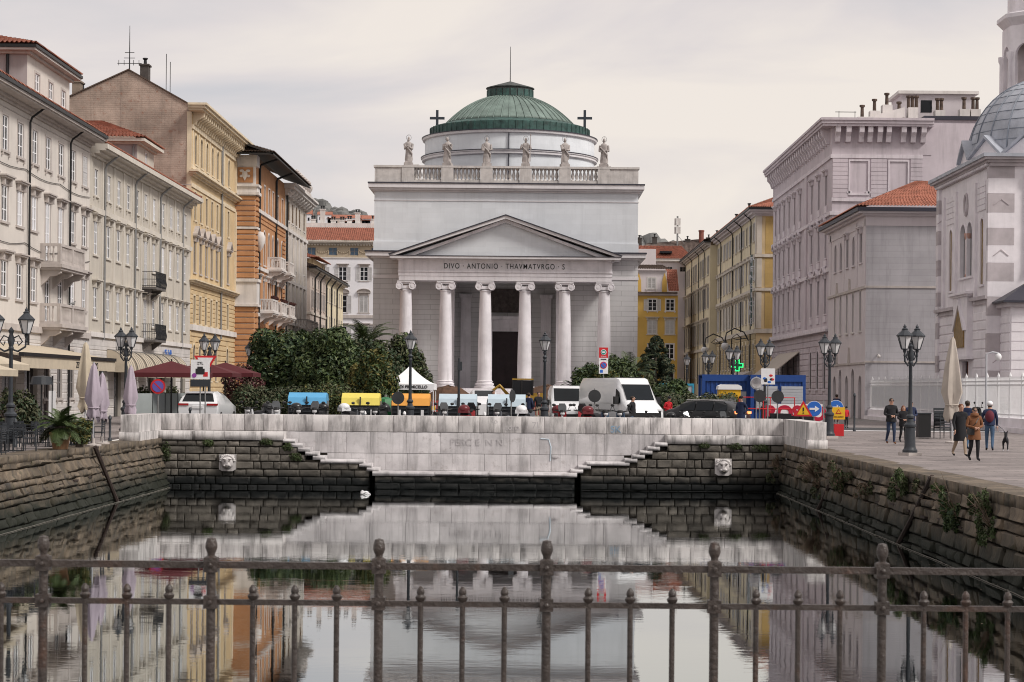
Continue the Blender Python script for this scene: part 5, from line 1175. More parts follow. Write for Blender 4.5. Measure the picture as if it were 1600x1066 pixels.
# J: mauve palace
B, u = side_building('large mauve palace with pedimented windows and a deep bracketed cornice', 24.5, 161.0, 199.6, False)
Lj = 38.6; f = Fac(B, 0, Lj, 0, 21.4, MAUVE)
cJ = [197.4, 194.4, 191.0, 187.3, 183.5, 179.7, 172.3, 168.2, 164.2]
for Y in cJ:
    x = u(Y)
    f.win(x, 17.5, .95, 2.5, 'hood', MAUVE_TRIM, 2, WIN_GREY, pane=PANE_DARK, deep=.1); f.win(x, 13.2, 1.0, 2.5, 'ped', MAUVE_TRIM, 2, WIN_GREY, pane=PANE_DARK, deep=.1); f.win(x, 8.6, 1.0, 2.9, 'ped', MAUVE_TRIM, 2, WIN_GREY, pane=PANE_DARK, deep=.1); f.win(x, 2.4, 1.1, 3.2, 'arch', MAUVE_TRIM, 2, WIN_GREY, pane=PANE_DARK, arch=True)
    for z in (8.0, 12.6, 17.0): block(B, x - .75, x + .75, -.1, 0, z - .1, z + .42, MAUVE_TRIM, 'apron')
f.done(); shell(B, 0, Lj, 0, 16, 0, 24.0, MAUVE)
rust_rows(B, 0, Lj, .4, 7.0, .5, MAUVE, p=.07, gap=.06, skip=[(o[0], o[1] - .1, o[2] + .4, o[3] + .3) for o in f.op if o[1] < 5])
for z, h, p in ((7.1, .2, .5), (7.3, .25, .3), (11.95, .3, .2), (16.5, .3, .2), (21.1, .3, .15)): band(B, 0, Lj, z, h, p, MAUVE_TRIM); MB().box(Lj, Lj + p * .6, -p, 7.3, z, z + h).build('string_course', MAUVE_TRIM, B)
block(B, u(175.6) - .6, u(175.6) + .6, -.14, 0, 7.6, 21.4, MAUVE, 'pilaster')
MB().box(0, Lj + .9, -.9, 8, 23.6, 23.8).box(0, Lj + 1.0, -1.0, 8, 23.8, 24.05).box(0, Lj + 1.1, -1.1, 8, 24.05, 24.25).build('cornice', MAUVE, B)
bj = MB().xprism([(0, 0), (-.3, .05), (-.45, .5), (-.72, .8), (-.76, 1.25), (0, 1.25)], -.2, .2).mesh('bracket', MAUVE_TRIM)
for k in range(28): put(bj, 'bracket', B, (.7 + k * 1.35, 0, 22.34))
cornice(B, 0, Lj, 21.4, [(2.2, .04)], MAUVE, 'frieze', back=8, ends=True)
# end wall that faces the water: local +x
def ex_box(y0, y1, z0, z1, p, mat, name, b=None): return MB().box(Lj, Lj + p, y0, y1, z0, z1).build(name, mat, B)
for k in range(9): o = put(bj, 'bracket', B, (Lj + .05, .35 + [0, .85, 1.9, 2.6, 3.4, 4.1, 5.3, 6.1, 6.9][k], 22.34)); o.rotation_euler = (0, 0, R(90))
for y0, y1 in ((.0, 1.25), (3.1, 4.4), (6.3, 7.3)): 
    n = 9
    for k in range(n): ex_box(y0 + .02, y1, 17.95 + k * .35, 17.95 + (k + 1) * .35 - .03, .06, MAUVE, 'rustic_block')
for y0 in (1.3, 4.5):
    w = 1.7
    for a in ((y0, y0 + .12, 18.1, 21.0), (y0 + w - .12, y0 + w, 18.1, 21.0), (y0 + .12, y0 + w - .12, 20.85, 21.0), (y0 + .12, y0 + w - .12, 18.1, 18.25), (y0 - .1, y0 + .3, 18.25, 18.42), (y0 + w - .3, y0 + w + .1, 18.25, 18.42)): ex_box(*a, .09, MAUVE_TRIM, 'panel_moulding')
ex_box(-.05, 7.3, 17.6, 17.9, .12, MAUVE_TRIM, 'string_course')
MB().box(Lj - 9, Lj - .4, 7.3, 13.0, 12, 24.3).build('rear_wing', MAUVE, B)
for z in (19.2, 22.2): 
    w = MB().box(Lj - .39, Lj - .36, 8.3, 9.6, z, z + 1.75).build('window', SHUT_BROWN, B); MB().box(Lj - .4, Lj - .35, 8.15, 9.75, z + 1.75, z + 1.9).box(Lj - .4, Lj - .35, 8.15, 8.3, z - .1, z + 1.75).box(Lj - .4, Lj - .35, 9.6, 9.75, z - .1, z + 1.75).build('surround', MAUVE_TRIM, w); MB().box(Lj - .355, Lj - .345, 8.4, 9.5, z + .1, z + 1.6).build('pane', PANE_DARK, w)
MB().box(Lj - .4, Lj - .3, 7.3, 13, 21.3, 21.5).build('string_course', MAUVE_TRIM, B); MB().box(Lj - 9, Lj - .1, 7.4, 13.3, 24.3, 24.6).build('eaves', LEAD_DK, B)
pent = MB().box(Lj - 7, Lj - 2.5, 6.0, 12.0, 24, 26.7).build('penthouse', K_GREY, B); MB().box(Lj - 7.3, Lj - 2.2, 5.7, 12.3, 26.7, 26.95).build('penthouse_roof', WHITE_ST, pent); MB().box(Lj - 2.5, Lj - 2.47, 7.6, 8.5, 25.2, 26.2).build('penthouse_window', PANE_DARK, pent)
for k, (y, z, n) in enumerate(((2.6, 24.6, 1), (3.6, 25.1, 1), (4.6, 25.6, 1), (5.6, 24.9, 1), (6.7, 25.4, 3), (8.9, 25.2, 2), (10.9, 25.3, 1), (11.8, 25.3, 2))):
    c = MB().box(Lj - 1.9, Lj - 1.0, y - .4, y + .4, 24, z).build('chimney_stack', WHITE_ST, B)
    for q in range(n): MB().lathe([(.15, 0), (.13, .8), (.22, .85), (.22, 1.0)], 8, (Lj - 1.4, y + (q - (n - 1) / 2) * .32, z)).build('chimney_pot', TILE_DK, c)
slab_poly(B, [(Lj - 1.8, 2.0, 24.3), (Lj - .9, 2.0, 24.3), (Lj - .9, 6.0, 25.4), (Lj - 1.8, 6.0, 25.4)], .8, WHITE_ST, 'roof_parapet')
for k in range(3): MB().tube([(Lj - .7, [.6, 1.9, 12.5][k], 24.2), (Lj - .7, [.6, 1.9, 12.5][k], 25.0)], .03, 4).box(Lj - .72, Lj - .68, [.3, .6, 12.2][k], [.9, 2.0, 12.8][k], 24.9, 24.95).build('aerial', PIPE_BLACK, B)

# K: grey house with gothic arches
B, u = side_building('grey house with red hipped roof and narrow arched windows', 23.9, 141.0, 158.5, False)
Lk = 17.5; f = Fac(B, 0, Lk, 0, 14.9, K_GREY)
for Y in (155.0, 152.3, 149.2, 146.4, 143.2):
    x = u(Y); f.win(x, 11.5, .95, 2.1, 'hood' if Y in (149.2, 143.2) else 'arch', K_GREY, 2, WIN_GREY, pane=PANE_DARK, deep=.08, arch=Y not in (149.2, 143.2)); f.win(x, 6.6, .75, 2.9, 'arch', WHITE_ST, 2, WIN_GREY, pane=PANE_DARK, deep=.08, arch=True)
    f.door(x, 1.35, 3.6 if Y in (152.3, 146.4) else 3.1, arch=True, zb=.3, mat=M('grey_door', (0.16, 0.14, 0.13), .7, .2, 2))
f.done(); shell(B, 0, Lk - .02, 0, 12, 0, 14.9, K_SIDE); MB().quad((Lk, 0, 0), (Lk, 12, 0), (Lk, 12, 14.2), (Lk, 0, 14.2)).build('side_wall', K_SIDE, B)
for Y in (157.3, 150.8, 144.8, 141.3): block(B, u(Y) - .2, u(Y) + .2, -.05, 0, 9.9, 14.5, K_GREY, 'pilaster')
for Y in (153.8, 147.8):
    for z, h in ((9.6, 1.0), (4.2, 1.3)): MB().prism([(u(Y) - .35, z), (u(Y) + .35, z), (u(Y), z + h)], -.14, 0).build('gothic_gable', GREY_TRIM, B)
band(B, 0, Lk, 9.55, .2, .12, GREY_TRIM); MB().box(Lk, Lk + .06, -.1, 12, 9.6, 9.75).build('string_course', GREY_TRIM, B); band(B, 0, Lk, 4.2, .15, .1, GREY_TRIM); MB().box(Lk, Lk + .06, -.1, 12, 4.3, 4.42).build('string_course', GREY_TRIM, B)
MB().box(-.05, Lk + .05, -.05, 12, 14.0, 14.7).build('frieze', K_GREY, B); cornice(B, 0, Lk, 14.7, [(.16, .3), (.14, .6)], K_GREY, back=11.5); cornice(B, 0, Lk, 15.0, [(.26, .75)], LEAD_DK, 'gutter', back=11.5)
tiles(B, (Lk + .75, -.75, 15.3), (Lk + .75, 12, 15.3), (Lk - 4.5, 12, 17.6), (Lk - 4.5, 4.5, 17.6)); tiles(B, (-.5, -.75, 15.3), (Lk + .75, -.75, 15.3), (Lk - 4.5, 4.5, 17.6), (3, 4.5, 17.6))
MB().box(Lk, Lk + .06, .5, .75, 2.2, 2.45).build('wall_box', PIPE_BLACK, B); MB().tube([(Lk, .9, 4.9), (Lk + .3, .9, 4.85)], .04, 5).ball((Lk + .35, .9, 4.75), .13, 8, 6).build('wall_lamp', WHITE_ST, B)

# S: marble church with striped piers and lead dome
B, u = side_building('white and grey striped marble church with lead dome and mosaics', 26.0, 112.0, 126.2, False, name='church')
Ls = 14.2; f = Fac(B, 0, Ls, 0, 15.0, SPI_W, reveal=.24)
f.hole(u(122.6), 8.5, .75, 3.8, True); f.hole(u(114.2), 8.4, .75, 3.9, True)
for s in (-1, 1): f.hole(u(118.3) + s * .9, 9.1, 1.4, 3.2, True)
f.hole(u(118.3), 1.2, 1.6, 2.9, False)
f.done(); shell(B, 0, Ls, 0, 16, 0, 15.0, SPI_W); 
for Y in (122.6, 114.2): MB().box(-.4, .4, .06, .1, 0, 4).build('mosaic', GOLD, B, (u(Y), 0, 8.4))
MB().box(-1.65, 1.65, .2, .24, 0, 3.6).build('window_glass', PANE_MID, B, (u(118.3), 0, 9.0)); MB().lathe([(.2, 0), (.2, .15), (.15, .2), (.14, 2.2), (.22, 2.3), (.26, 2.6)], 12, (u(118.3), .12, 9.1)).build('window_column', PINK_MARBLE, B, smooth=40)
MB().box(-.8, .8, .3, .36, 0, 2.9).build('door', M('red_brown_door', (0.16, 0.05, 0.03), .6, .2, 3), B, (u(118.3), 0, 1.2))
for Y in (122.6, 114.2): put(surround_mesh(.75, 3.8, 'arch', SPI_W), 'surround', B, (u(Y), 0, 8.45))
for s in (-1, 1): put(surround_mesh(1.4, 3.2, 'arch', SPI_W), 'surround', B, (u(118.3) + s * .9, 0, 9.1))
n = 18; MB().tube([(u(118.3) + .42 * math.cos(2 * PI * i / n), -.03, 13.4 + .62 * math.sin(2 * PI * i / n)) for i in range(n + 1)], .09, 5).build('oval_moulding', SPI_G, B)
block(B, u(118.3) - 2.2, u(118.3) + 2.2, -.03, 0, 12.4, 14.3, SPI_G, 'grey_panel') if 0 else None
for Y0, Y1, z0, z1 in ((121.35, 123.9, 11.3, 14.0), (113.3, 115.3, 11.4, 14.4)):
    for k in range(8):
        for j in range(4): w = (Y1 - Y0) / 4; MB().box(0, w - .04, -.05, 0, 0, .3).build('carved_tile', SPI_W, B, (u(Y1) + j * w, 0, z0 + 1.3 + k * .34)) if z0 + 1.3 + k * .34 < z1 else None
for Y in (124.4, 120.9, 115.6): block(B, u(Y) - .18, u(Y) + .18, -.14, 0, 7.4, 14.4, SPI_W, 'pilaster')
# portal with mosaic gable
x = u(118.3); block(B, x - 1.9, x + 1.9, -.35, 0, 4.4, 7.9, SPI_W, 'portal'); MB().prism([(x - 1.3, 4.9), (x + 1.3, 4.9), (x + 1.3, 6.0), (x, 7.4), (x - 1.3, 6.0)], -.42, -.35).build('mosaic', GOLD, B); MB().prism([(x - 1.75, 5.9), (x - 1.35, 5.9), (x, 7.45), (x, 7.8)], -.5, -.35).prism([(x + 1.35, 5.9), (x + 1.75, 5.9), (x, 7.8), (x, 7.45)], -.5, -.35).build('gable_moulding', SPI_W, B)
cornice(B, x - 1.9, x + 1.9, 7.9, [(.12, .45), (.14, .6)], SPI_W); cornice(B, x - 1.9, x + 1.9, 4.2, [(.2, .45)], SPI_W)
rust_rows(B, 0, Ls, .4, 6.9, .55, SPI_W, p=.06, gap=.06, skip=[(x, 0, 4.2, 8.2)])
cornice(B, 0, u(120.5), 7.0, [(.25, .12), (.2, .3)], SPI_G, ends=False); cornice(B, u(116.2), Ls, 7.3, [(.25, .12), (.2, .3)], SPI_G, ends=False)
# striped piers
def striped(x0, x1, y0, y1, zs, first):
    for k, (a, b_) in enumerate(zip(zs[:-1], zs[1:])):
        m = (SPI_G, SPI_W)[(k + first) % 2]; p = MB().box(x0, x1, y0, y1, a + .006, b_ - .006).build('pier_block', m, B)
        if k % 3 == 0: MB().xprism([((y0 + y1) / 2 - .45, (a + b_) / 2 - .1), ((y0 + y1) / 2 - .38, (a + b_) / 2 - .1), ((y0 + y1) / 2, (a + b_) / 2 + .2), ((y0 + y1) / 2 + .38, (a + b_) / 2 - .1), ((y0 + y1) / 2 + .45, (a + b_) / 2 - .1), ((y0 + y1) / 2, (a + b_) / 2 + .27)], x1, x1 + .03).build('carving', SPI_G, p)
zsP = [.2, 1.4, 2.5, 3.5, 4.55, 5.6, 6.6, 7.66, 8.53, 9.57, 10.56, 11.53, 12.4, 13.47, 14.33, 15.0]
striped(Ls - .35, Ls + .02, -.18, 1.3, zsP, 0); striped(0, .7, -.18, .5, zsP, 1)
MB().box(Ls - .3, Ls - .1, 1.3, 16, .2, 15).build('front_wall', SPI_W, B)
for k in range(14): MB().box(Ls - .1, Ls - .02, 1.32, 9, .3 + k * .85, .3 + (k + 1) * .85 - .06).build('rustic_block', (SPI_W, SPI_G)[k % 2] if k > 7 else SPI_W, B)
MB().lathe([(.2, 0), (.2, .2), (.15, .3), (.14, 5), (.25, 5.3), (.28, 5.6)], 10, (Ls + .1, 2.1, 9.0)).build('corner_column', SPI_W, B, smooth=40)
cornice(B, 0, Ls + .15, 15.0, [(.2, .12), (.14, .3), (.14, .5)], SPI_G, back=16); cornice(B, 0, Ls + .15, 15.48, [(.2, .6)], LEAD, 'lead_roof_edge', back=16)
dm_ = MB().box(-.09, .09, -.3, -.02, -.0, .12).mesh('dentil', SPI_W)
for k in range(44): put(dm_, 'dentil', B, (.2 + k * .32, 0, 15.05))
# lower porch roof towards the camera
MB().box(Ls + .02, Ls + 2.2, .6, 8, .2, 7.0).build('porch', SPI_W, B); rust_rows(B, Ls + .02, Ls + 2.2, .4, 6.6, .5, SPI_W, y=.6, p=.05, gap=.05)
for k in range(12): MB().box(Ls + 2.2, Ls + 2.25, .65, 8, .45 + k * .52, .45 + (k + 1) * .52 - .05).build('rustic_block', SPI_W, B)
MB().box(Ls, Ls + 2.5, .3, 8, 7.0, 7.3).build('porch_cornice', SPI_G, B); slab_poly(B, [(Ls + 2.7, .1, 7.35), (Ls + 2.7, 8, 7.35), (Ls, 8, 8.6), (Ls, 2.2, 8.6)], .12, LEAD_DK, 'porch_roof'); slab_poly(B, [(Ls, .1, 7.35), (Ls + 2.7, .1, 7.35), (Ls, 2.2, 8.6)], .1, LEAD_DK, 'porch_roof')
# dome on a ring of gables, and the bell tower
dc = (u(124.0), 6.4); Rd = 5.0; drum = MB().lathe([(Rd + .15, 14.8), (Rd + .15, 16.6)], 24, (*dc, 0)).build('drum', SPI_W, B)
ng = 12
for k in range(ng):
    a = 2 * PI * k / ng; T = Matrix.Translation((*dc, 0)) @ Matrix.Rotation(a, 4, 'Z'); hw = (Rd + .2) * math.tan(PI / ng)
    g = MB(); g.T = T; g.xprism([(-hw, 14.8), (hw, 14.8), (hw, 16.6), (0, 17.7), (-hw, 16.6)], Rd + .1, Rd + .25); g.build('gable', SPI_W, drum)
    g = MB(); g.T = T
    for s in (-1, 1): g.xprism([(s * (hw + .05), 16.55), (0, 17.75), (0, 17.95), (s * (hw + .05), 16.75)][::s], Rd - .6, Rd + .5)
    g.build('gable_roof', LEAD, drum)
prof = [(Rd * math.cos(t), 17.0 + Rd * .98 * math.sin(t)) for t in [PI / 2 * i / 12 for i in range(13)]]; prof[-1] = (.05, prof[-1][1])
dmo = MB().lathe(prof, 48, (*dc, 0)).build('dome', LEAD, B, smooth=60); ribs = MB(); RIB = M('lead_rib', (0.16, 0.18, 0.22), .5, .2, 1)
for k in range(24): a = 2 * PI * k / 24; ribs.tube([(dc[0] + (r_ + .02) * math.cos(a), dc[1] + (r_ + .02) * math.sin(a), z) for r_, z in prof], .05, 4)
for r_, z in prof[1:9]: ribs.tube([(dc[0] + (r_ + .01) * math.cos(2 * PI * i / 36), dc[1] + (r_ + .01) * math.sin(2 * PI * i / 36), z) for i in range(37)], .025, 4)
ribs.build('rib', RIB, dmo)
tcx, tcy = u(131.0), 8.0; tw = MB()
tw.lathe([(3.0, 15), (3.0, 20.6)], 8, (tcx, tcy, 0), a0=R(22.5), a1=R(382.5)).lathe([(3.3, 20.6), (3.5, 20.9), (3.5, 21.2), (2.75, 21.5)], 8, (tcx, tcy, 0), a0=R(22.5), a1=R(382.5)); tower = tw.build('bell_tower', SPI_W, B)
for k in range(8):
    a = 2 * PI * k / 8; T = Matrix.Translation((tcx, tcy, 0)) @ Matrix.Rotation(a, 4, 'Z'); hw = 2.7 * math.tan(PI / 8); g = MB(); g.T = T; a_ = arc(1.5, 3.4, 10)
    g.xprism([(-hw, 21.4), (-.75, 21.4)] + [(p, 21.6 + q) for p, q in a_[1:-1]] + [(.75, 21.4), (hw, 21.4), (hw, 26.2), (-hw, 26.2)], 2.45, 2.7); g.build('belfry_arch', SPI_W, tower)
    g = MB(); g.T = T @ Matrix.Translation((2.72, hw, 0)); g.lathe([(.2, 21.4), (.16, 21.7), (.15, 24.0), (.24, 24.2), (.24, 24.5)], 8); g.build('belfry_column', SPI_W, tower, smooth=40)
MB().lathe([(2.8, 26.2), (3.0, 26.4), (3.3, 26.7), (3.3, 26.95), (2.6, 27.2), (2.6, 32)], 8, (tcx, tcy, 0), a0=R(22.5), a1=R(382.5)).build('upper_tower', SPI_W, tower); MB().lathe([(1.9, 20), (1.9, 27)], 8, (tcx, tcy, 0)).build('belfry_core', SPI_G, tower)
MB().box(tcx + 3.2, tcx + 6.4, tcy - 1.6, tcy + 1.6, 16, 23.0).build('stair_turret', SPI_W, tower); MB().box(tcx + 3.0, tcx + 6.6, tcy - 1.9, tcy + 1.9, 23.0, 23.25).build('turret_eaves', DARK_WOOD, tower)
# ================================================================ plants
def foliage(name, parent, blobs, n, size, mats, seed, loc=(0, 0, 0), shell_=0.55, droop=0.0):
    r = random.Random(seed); b = MB(); wsum = [bl[1][0] * bl[1][2] for bl in blobs]
    vs = []; fs = []; mi = []
    for k in range(n):
        c, rad = r.choices(blobs, wsum)[0]
        z = r.uniform(-1, 1); a = r.uniform(0, 2 * PI); q = math.sqrt(1 - z * z); d = Vector((q * math.cos(a), q * math.sin(a), z)); t = shell_ + (1.04 - shell_) * r.random() ** .6
        p = Vector((c[0] + d.x * rad[0] * t, c[1] + d.y * rad[1] * t, c[2] + d.z * rad[2] * t))
        nrm = (d + Vector((r.uniform(-1, 1), r.uniform(-1, 1), r.uniform(-.6, 1)))).normalized(); u_ = nrm.orthogonal().normalized(); u_.rotate(Matrix.Rotation(r.uniform(0, 6.3), 3, nrm)); v_ = nrm.cross(u_)
        s = size * r.uniform(.55, 1.35); o = len(vs)
        vs += [p - u_ * s, p - v_ * s * .45 + nrm * s * .12, p + u_ * s - Vector((0, 0, droop * s)), p + v_ * s * .45 + nrm * s * .12]; fs.append((o, o + 1, o + 2, o + 3)); mi.append(r.choices(range(len(mats)), [1.0 / (i + 1) for i in range(len(mats))])[0])
    b.v = [tuple(v) for v in vs]; b.f = fs; b.mi = mi; return b.build(name, mats, parent, loc)
def lumpy(r, c, rad, n=22, k=.34):
    out = [(c, tuple(x * .86 for x in rad))]
    for i in range(n):
        z = r.uniform(-.75, 1); a = r.uniform(0, 2 * PI); q = math.sqrt(1 - z * z); s = r.uniform(.6, 1.15) * k
        out.append(((c[0] + rad[0] * .8 * q * math.cos(a), c[1] + rad[1] * .8 * q * math.sin(a), c[2] + rad[2] * .8 * z), tuple(x * s for x in rad)))
    return out
def bush(name, label, px, pyt, Y, w, mats, n, size, seed, cat='shrub', depth=None, trunk=True, z0=None, lum=22, top=None):
    p = at(px, pyt, Y); g = gz(Y) if z0 is None else z0; H = p.z - g; r = random.Random(seed)
    t = thing(name, label, cat, (p.x, Y, g)); blobs = lumpy(r, (0, 0, H * .54), (w / 2, (depth or w * .8) / 2, H * .5), lum)
    foliage('crown', t, blobs, n, size, mats, seed)
    b = MB(); b.tube([(0, 0, -.1), (.05, 0, H * .3), (-.05, .05, H * .55)], [.16, .12, .05], 7)
    for k in range(5): a = k * 1.3; b.tube([(0, 0, H * .2), (w * .2 * math.cos(a), w * .2 * math.sin(a), H * .5), (w * .36 * math.cos(a), w * .3 * math.sin(a), H * .68)], [.08, .05, .02], 5)
    b.build('trunk', BARK, t); return t
bush('evergreen_tree', 'dense dark evergreen tree in front of the orange palace', 445, 512, 122, 4.9, [LEAF_DK, LEAF_MID, LEAF_LT], 20000, .15, 1, 'tree')
bush('evergreen_tree', 'round dark evergreen tree between the orange palace and the palm', 522, 521, 120, 4.4, [LEAF_MID, LEAF_DK, LEAF_LT], 17000, .14, 2, 'tree')
bush('laurel_tree', 'olive green spreading tree whose crown touches the church wall', 618, 530, 130, 4.4, [LEAF_OLIVE, LEAF_DK, LEAF_LT], 17000, .13, 3, 'tree')
bush('broad_tree', 'dark green tree crown filling the gap below the palm fronds', 575, 538, 127, 5.2, [LEAF_DK, LEAF_OLIVE], 15000, .14, 14, 'tree')
bush('shrub', 'yellow-green shrub right behind the yellow and orange recycling bins', 588, 552, 106, 2.3, [LEAF_MID, LEAF_YEL, LEAF_DK], 9000, .12, 4)
bush('shrub', 'low golden green shrub left of the yellow-green one', 562, 575, 112, 2.0, [LEAF_YEL, LEAF_MID], 4500, .11, 5)
bush('shrub', 'rounded dark green shrub behind the parking sign', 925, 565, 112, 2.6, [LEAF_MID, LEAF_DK, LEAF_LT], 7000, .12, 6)
bush('shrub', 'tall dark green shrub between the parking sign and the conifer', 966, 556, 116, 2.8, [LEAF_MID, LEAF_DK, LEAF_LT], 8000, .12, 7)
bush('shrub', 'yellowish shrub low behind the white van roof', 948, 582, 110, 2.2, [LEAF_MID, LEAF_YEL], 4000, .11, 8)
bush('shrub', 'upright green oleander beside the white utility box', 1048, 596, 104, 2.2, [LEAF_MID, LEAF_DK], 5000, .13, 9)
bush('shrub', 'pale green shrub just over the windscreen of the white van', 1010, 594, 106, 2.0, [LEAF_OLIVE, LEAF_MID], 4000, .12, 10)
def hedge(label, px0, px1, pyt, Y, d, mats, n, seed):
    a, c = at(px0, pyt, Y), at(px1, pyt, Y); g = gz(Y); H = a.z - g; W = c.x - a.x
    t = thing('hedge', label, 'hedge', ((a.x + c.x) / 2, Y, g)); r = random.Random(seed); nb = int(W / .8)
    blobs = [((-W / 2 + W * (i + .5) / nb, r.uniform(-.1, .1), H * (.5 + r.uniform(-.03, .03))), (.75, d / 2, H * r.uniform(.46, .54))) for i in range(nb)]
    foliage('leaves', t, blobs, n, .085, mats, seed)
    b = MB()
    for i in range(nb): x = -W / 2 + W * (i + .5) / nb; b.tube([(x, 0, -.05), (x + .05, 0, H * .5)], [.05, .03], 5)
    b.build('stems', BARK, t, kind='stuff')
hedge('low clipped hedge behind the white scooters near the orange palace', 372, 470, 603, 108, 1.4, [LEAF_OLIVE, LEAF_DK], 9000, 1)
hedge('loose low hedge behind the blue recycling bin', 468, 575, 600, 109, 1.6, [LEAF_MID, LEAF_OLIVE, LEAF_YEL], 9000, 2)
hedge('rounded dark hedge above the black estate car', 1035, 1152, 613, 102, 1.8, [LEAF_OLIVE, LEAF_DK], 10000, 3)
hedge('dark hedge low between the parking sign and the white truck', 893, 925, 597, 108, 1.2, [LEAF_DK], 3000, 4)
def palm(label, px, pyt, Y, n, length, seed, mats=None, pot=False, z0=None, trunk_h=None):
    p = at(px, pyt, Y); g = gz(Y) if z0 is None else z0; H = p.z - g; r = random.Random(seed); hb = trunk_h if trunk_h is not None else H - length * .55
    t = thing('palm', label, 'palm', (p.x, Y, g)); b = MB(); vs = []; fs = []
    for k in range(n):
        az = r.uniform(0, 2 * PI); el = r.uniform(-.25, 1.25); L_ = length * r.uniform(.8, 1.1); pts = []; d = Vector((math.cos(az) * math.cos(el), math.sin(az) * math.cos(el), math.sin(el))); q = Vector((0, 0, hb))
        for i in range(9): pts.append(q.copy()); q = q + d * L_ / 8; d = (d + Vector((0, 0, -.13 - .05 * i * .4))).normalized()
        b.tube(pts, [.03] + [.018] * 7 + [.006], 4)
        for i in range(1, 9):
            for j in range(4):
                f_ = (j + r.random()) / 4; c = pts[i - 1].lerp(pts[i], f_); dr_ = (pts[i] - pts[i - 1]).normalized(); sd = dr_.cross(Vector((0, 0, 1)))
                if sd.length < .01: continue
                sd.normalize(); ll = length * .24 * math.sin(PI * (i + f_ + .8) / 10.5)
                for s in (-1, 1):
                    e_ = c + (sd * s + dr_ * .9 + Vector((0, 0, .15))).normalized() * ll - Vector((0, 0, ll * .25)); w = dr_ * .022; o = len(vs); vs += [c - w, c + w, e_ + w * .3, e_ - w * .3]; fs.append((o, o + 1, o + 2, o + 3))
    b.build('frond_stems', LEAF_MID, t); l = MB(); l.v = [tuple(v) for v in vs]; l.f = fs; l.mi = [0] * len(fs); l.build('fronds', (mats or [LEAF_MID])[0], t)
    b = MB().lathe([(.2, 0), (.17, hb * .5), (.2, hb), (.05, hb + .15)], 9)
    for k in range(int(hb / .14)): b.lathe([(.19, 0), (.25, .09), (.18, .12)], 9, (0, 0, k * .14))
    b.build('trunk', BARK, t)
    if pot: MB().lathe([(.26, 0), (.36, .5), (.4, .52), (.4, .6), (.33, .6)], 14).build('pot', M('terracotta_pot', (0.30, 0.17, 0.09), .85, .2, 3), t, smooth=40)
palm('tall palm with arching fronds in front of the church corner', 572, 508, 131, 46, 2.6, 1)
palm('low palm with long fronds beside the conifer', 985, 560, 118, 36, 2.0, 2)
palm('short palm showing beside the white truck', 898, 592, 112, 24, 1.0, 6)
palm('bushy potted palm beside the café chairs', 95, 627, 69.5, 46, 1.05, 3, [LEAF_MID], True, 0.0, .75)
# conifer
p = at(1025, 525, 124); t = thing('conifer_tree', 'dark blue-green conifer in front of the deep yellow house', 'tree', (p.x, 124, .3)); H = p.z - .3
MB().tube([(0, 0, -.1), (0, 0, H)], [.16, .02], 7).build('trunk', BARK, t); r = random.Random(9); blobs = []
for k in range(150):
    f_ = r.random() ** .8; z = H * (.1 + .88 * f_); rad = 2.0 * (1 - f_) ** .75 + .15; a = r.uniform(0, 2 * PI); q = rad * r.uniform(.5, 1); blobs.append(((q * math.cos(a), q * math.sin(a), z), (.42 * (1.2 - f_), .42 * (1.2 - f_), .16)))
foliage('crown', t, blobs, 15000, .1, [LEAF_CON, LEAF_OLIVE], 9, droop=.4, shell_=.1)
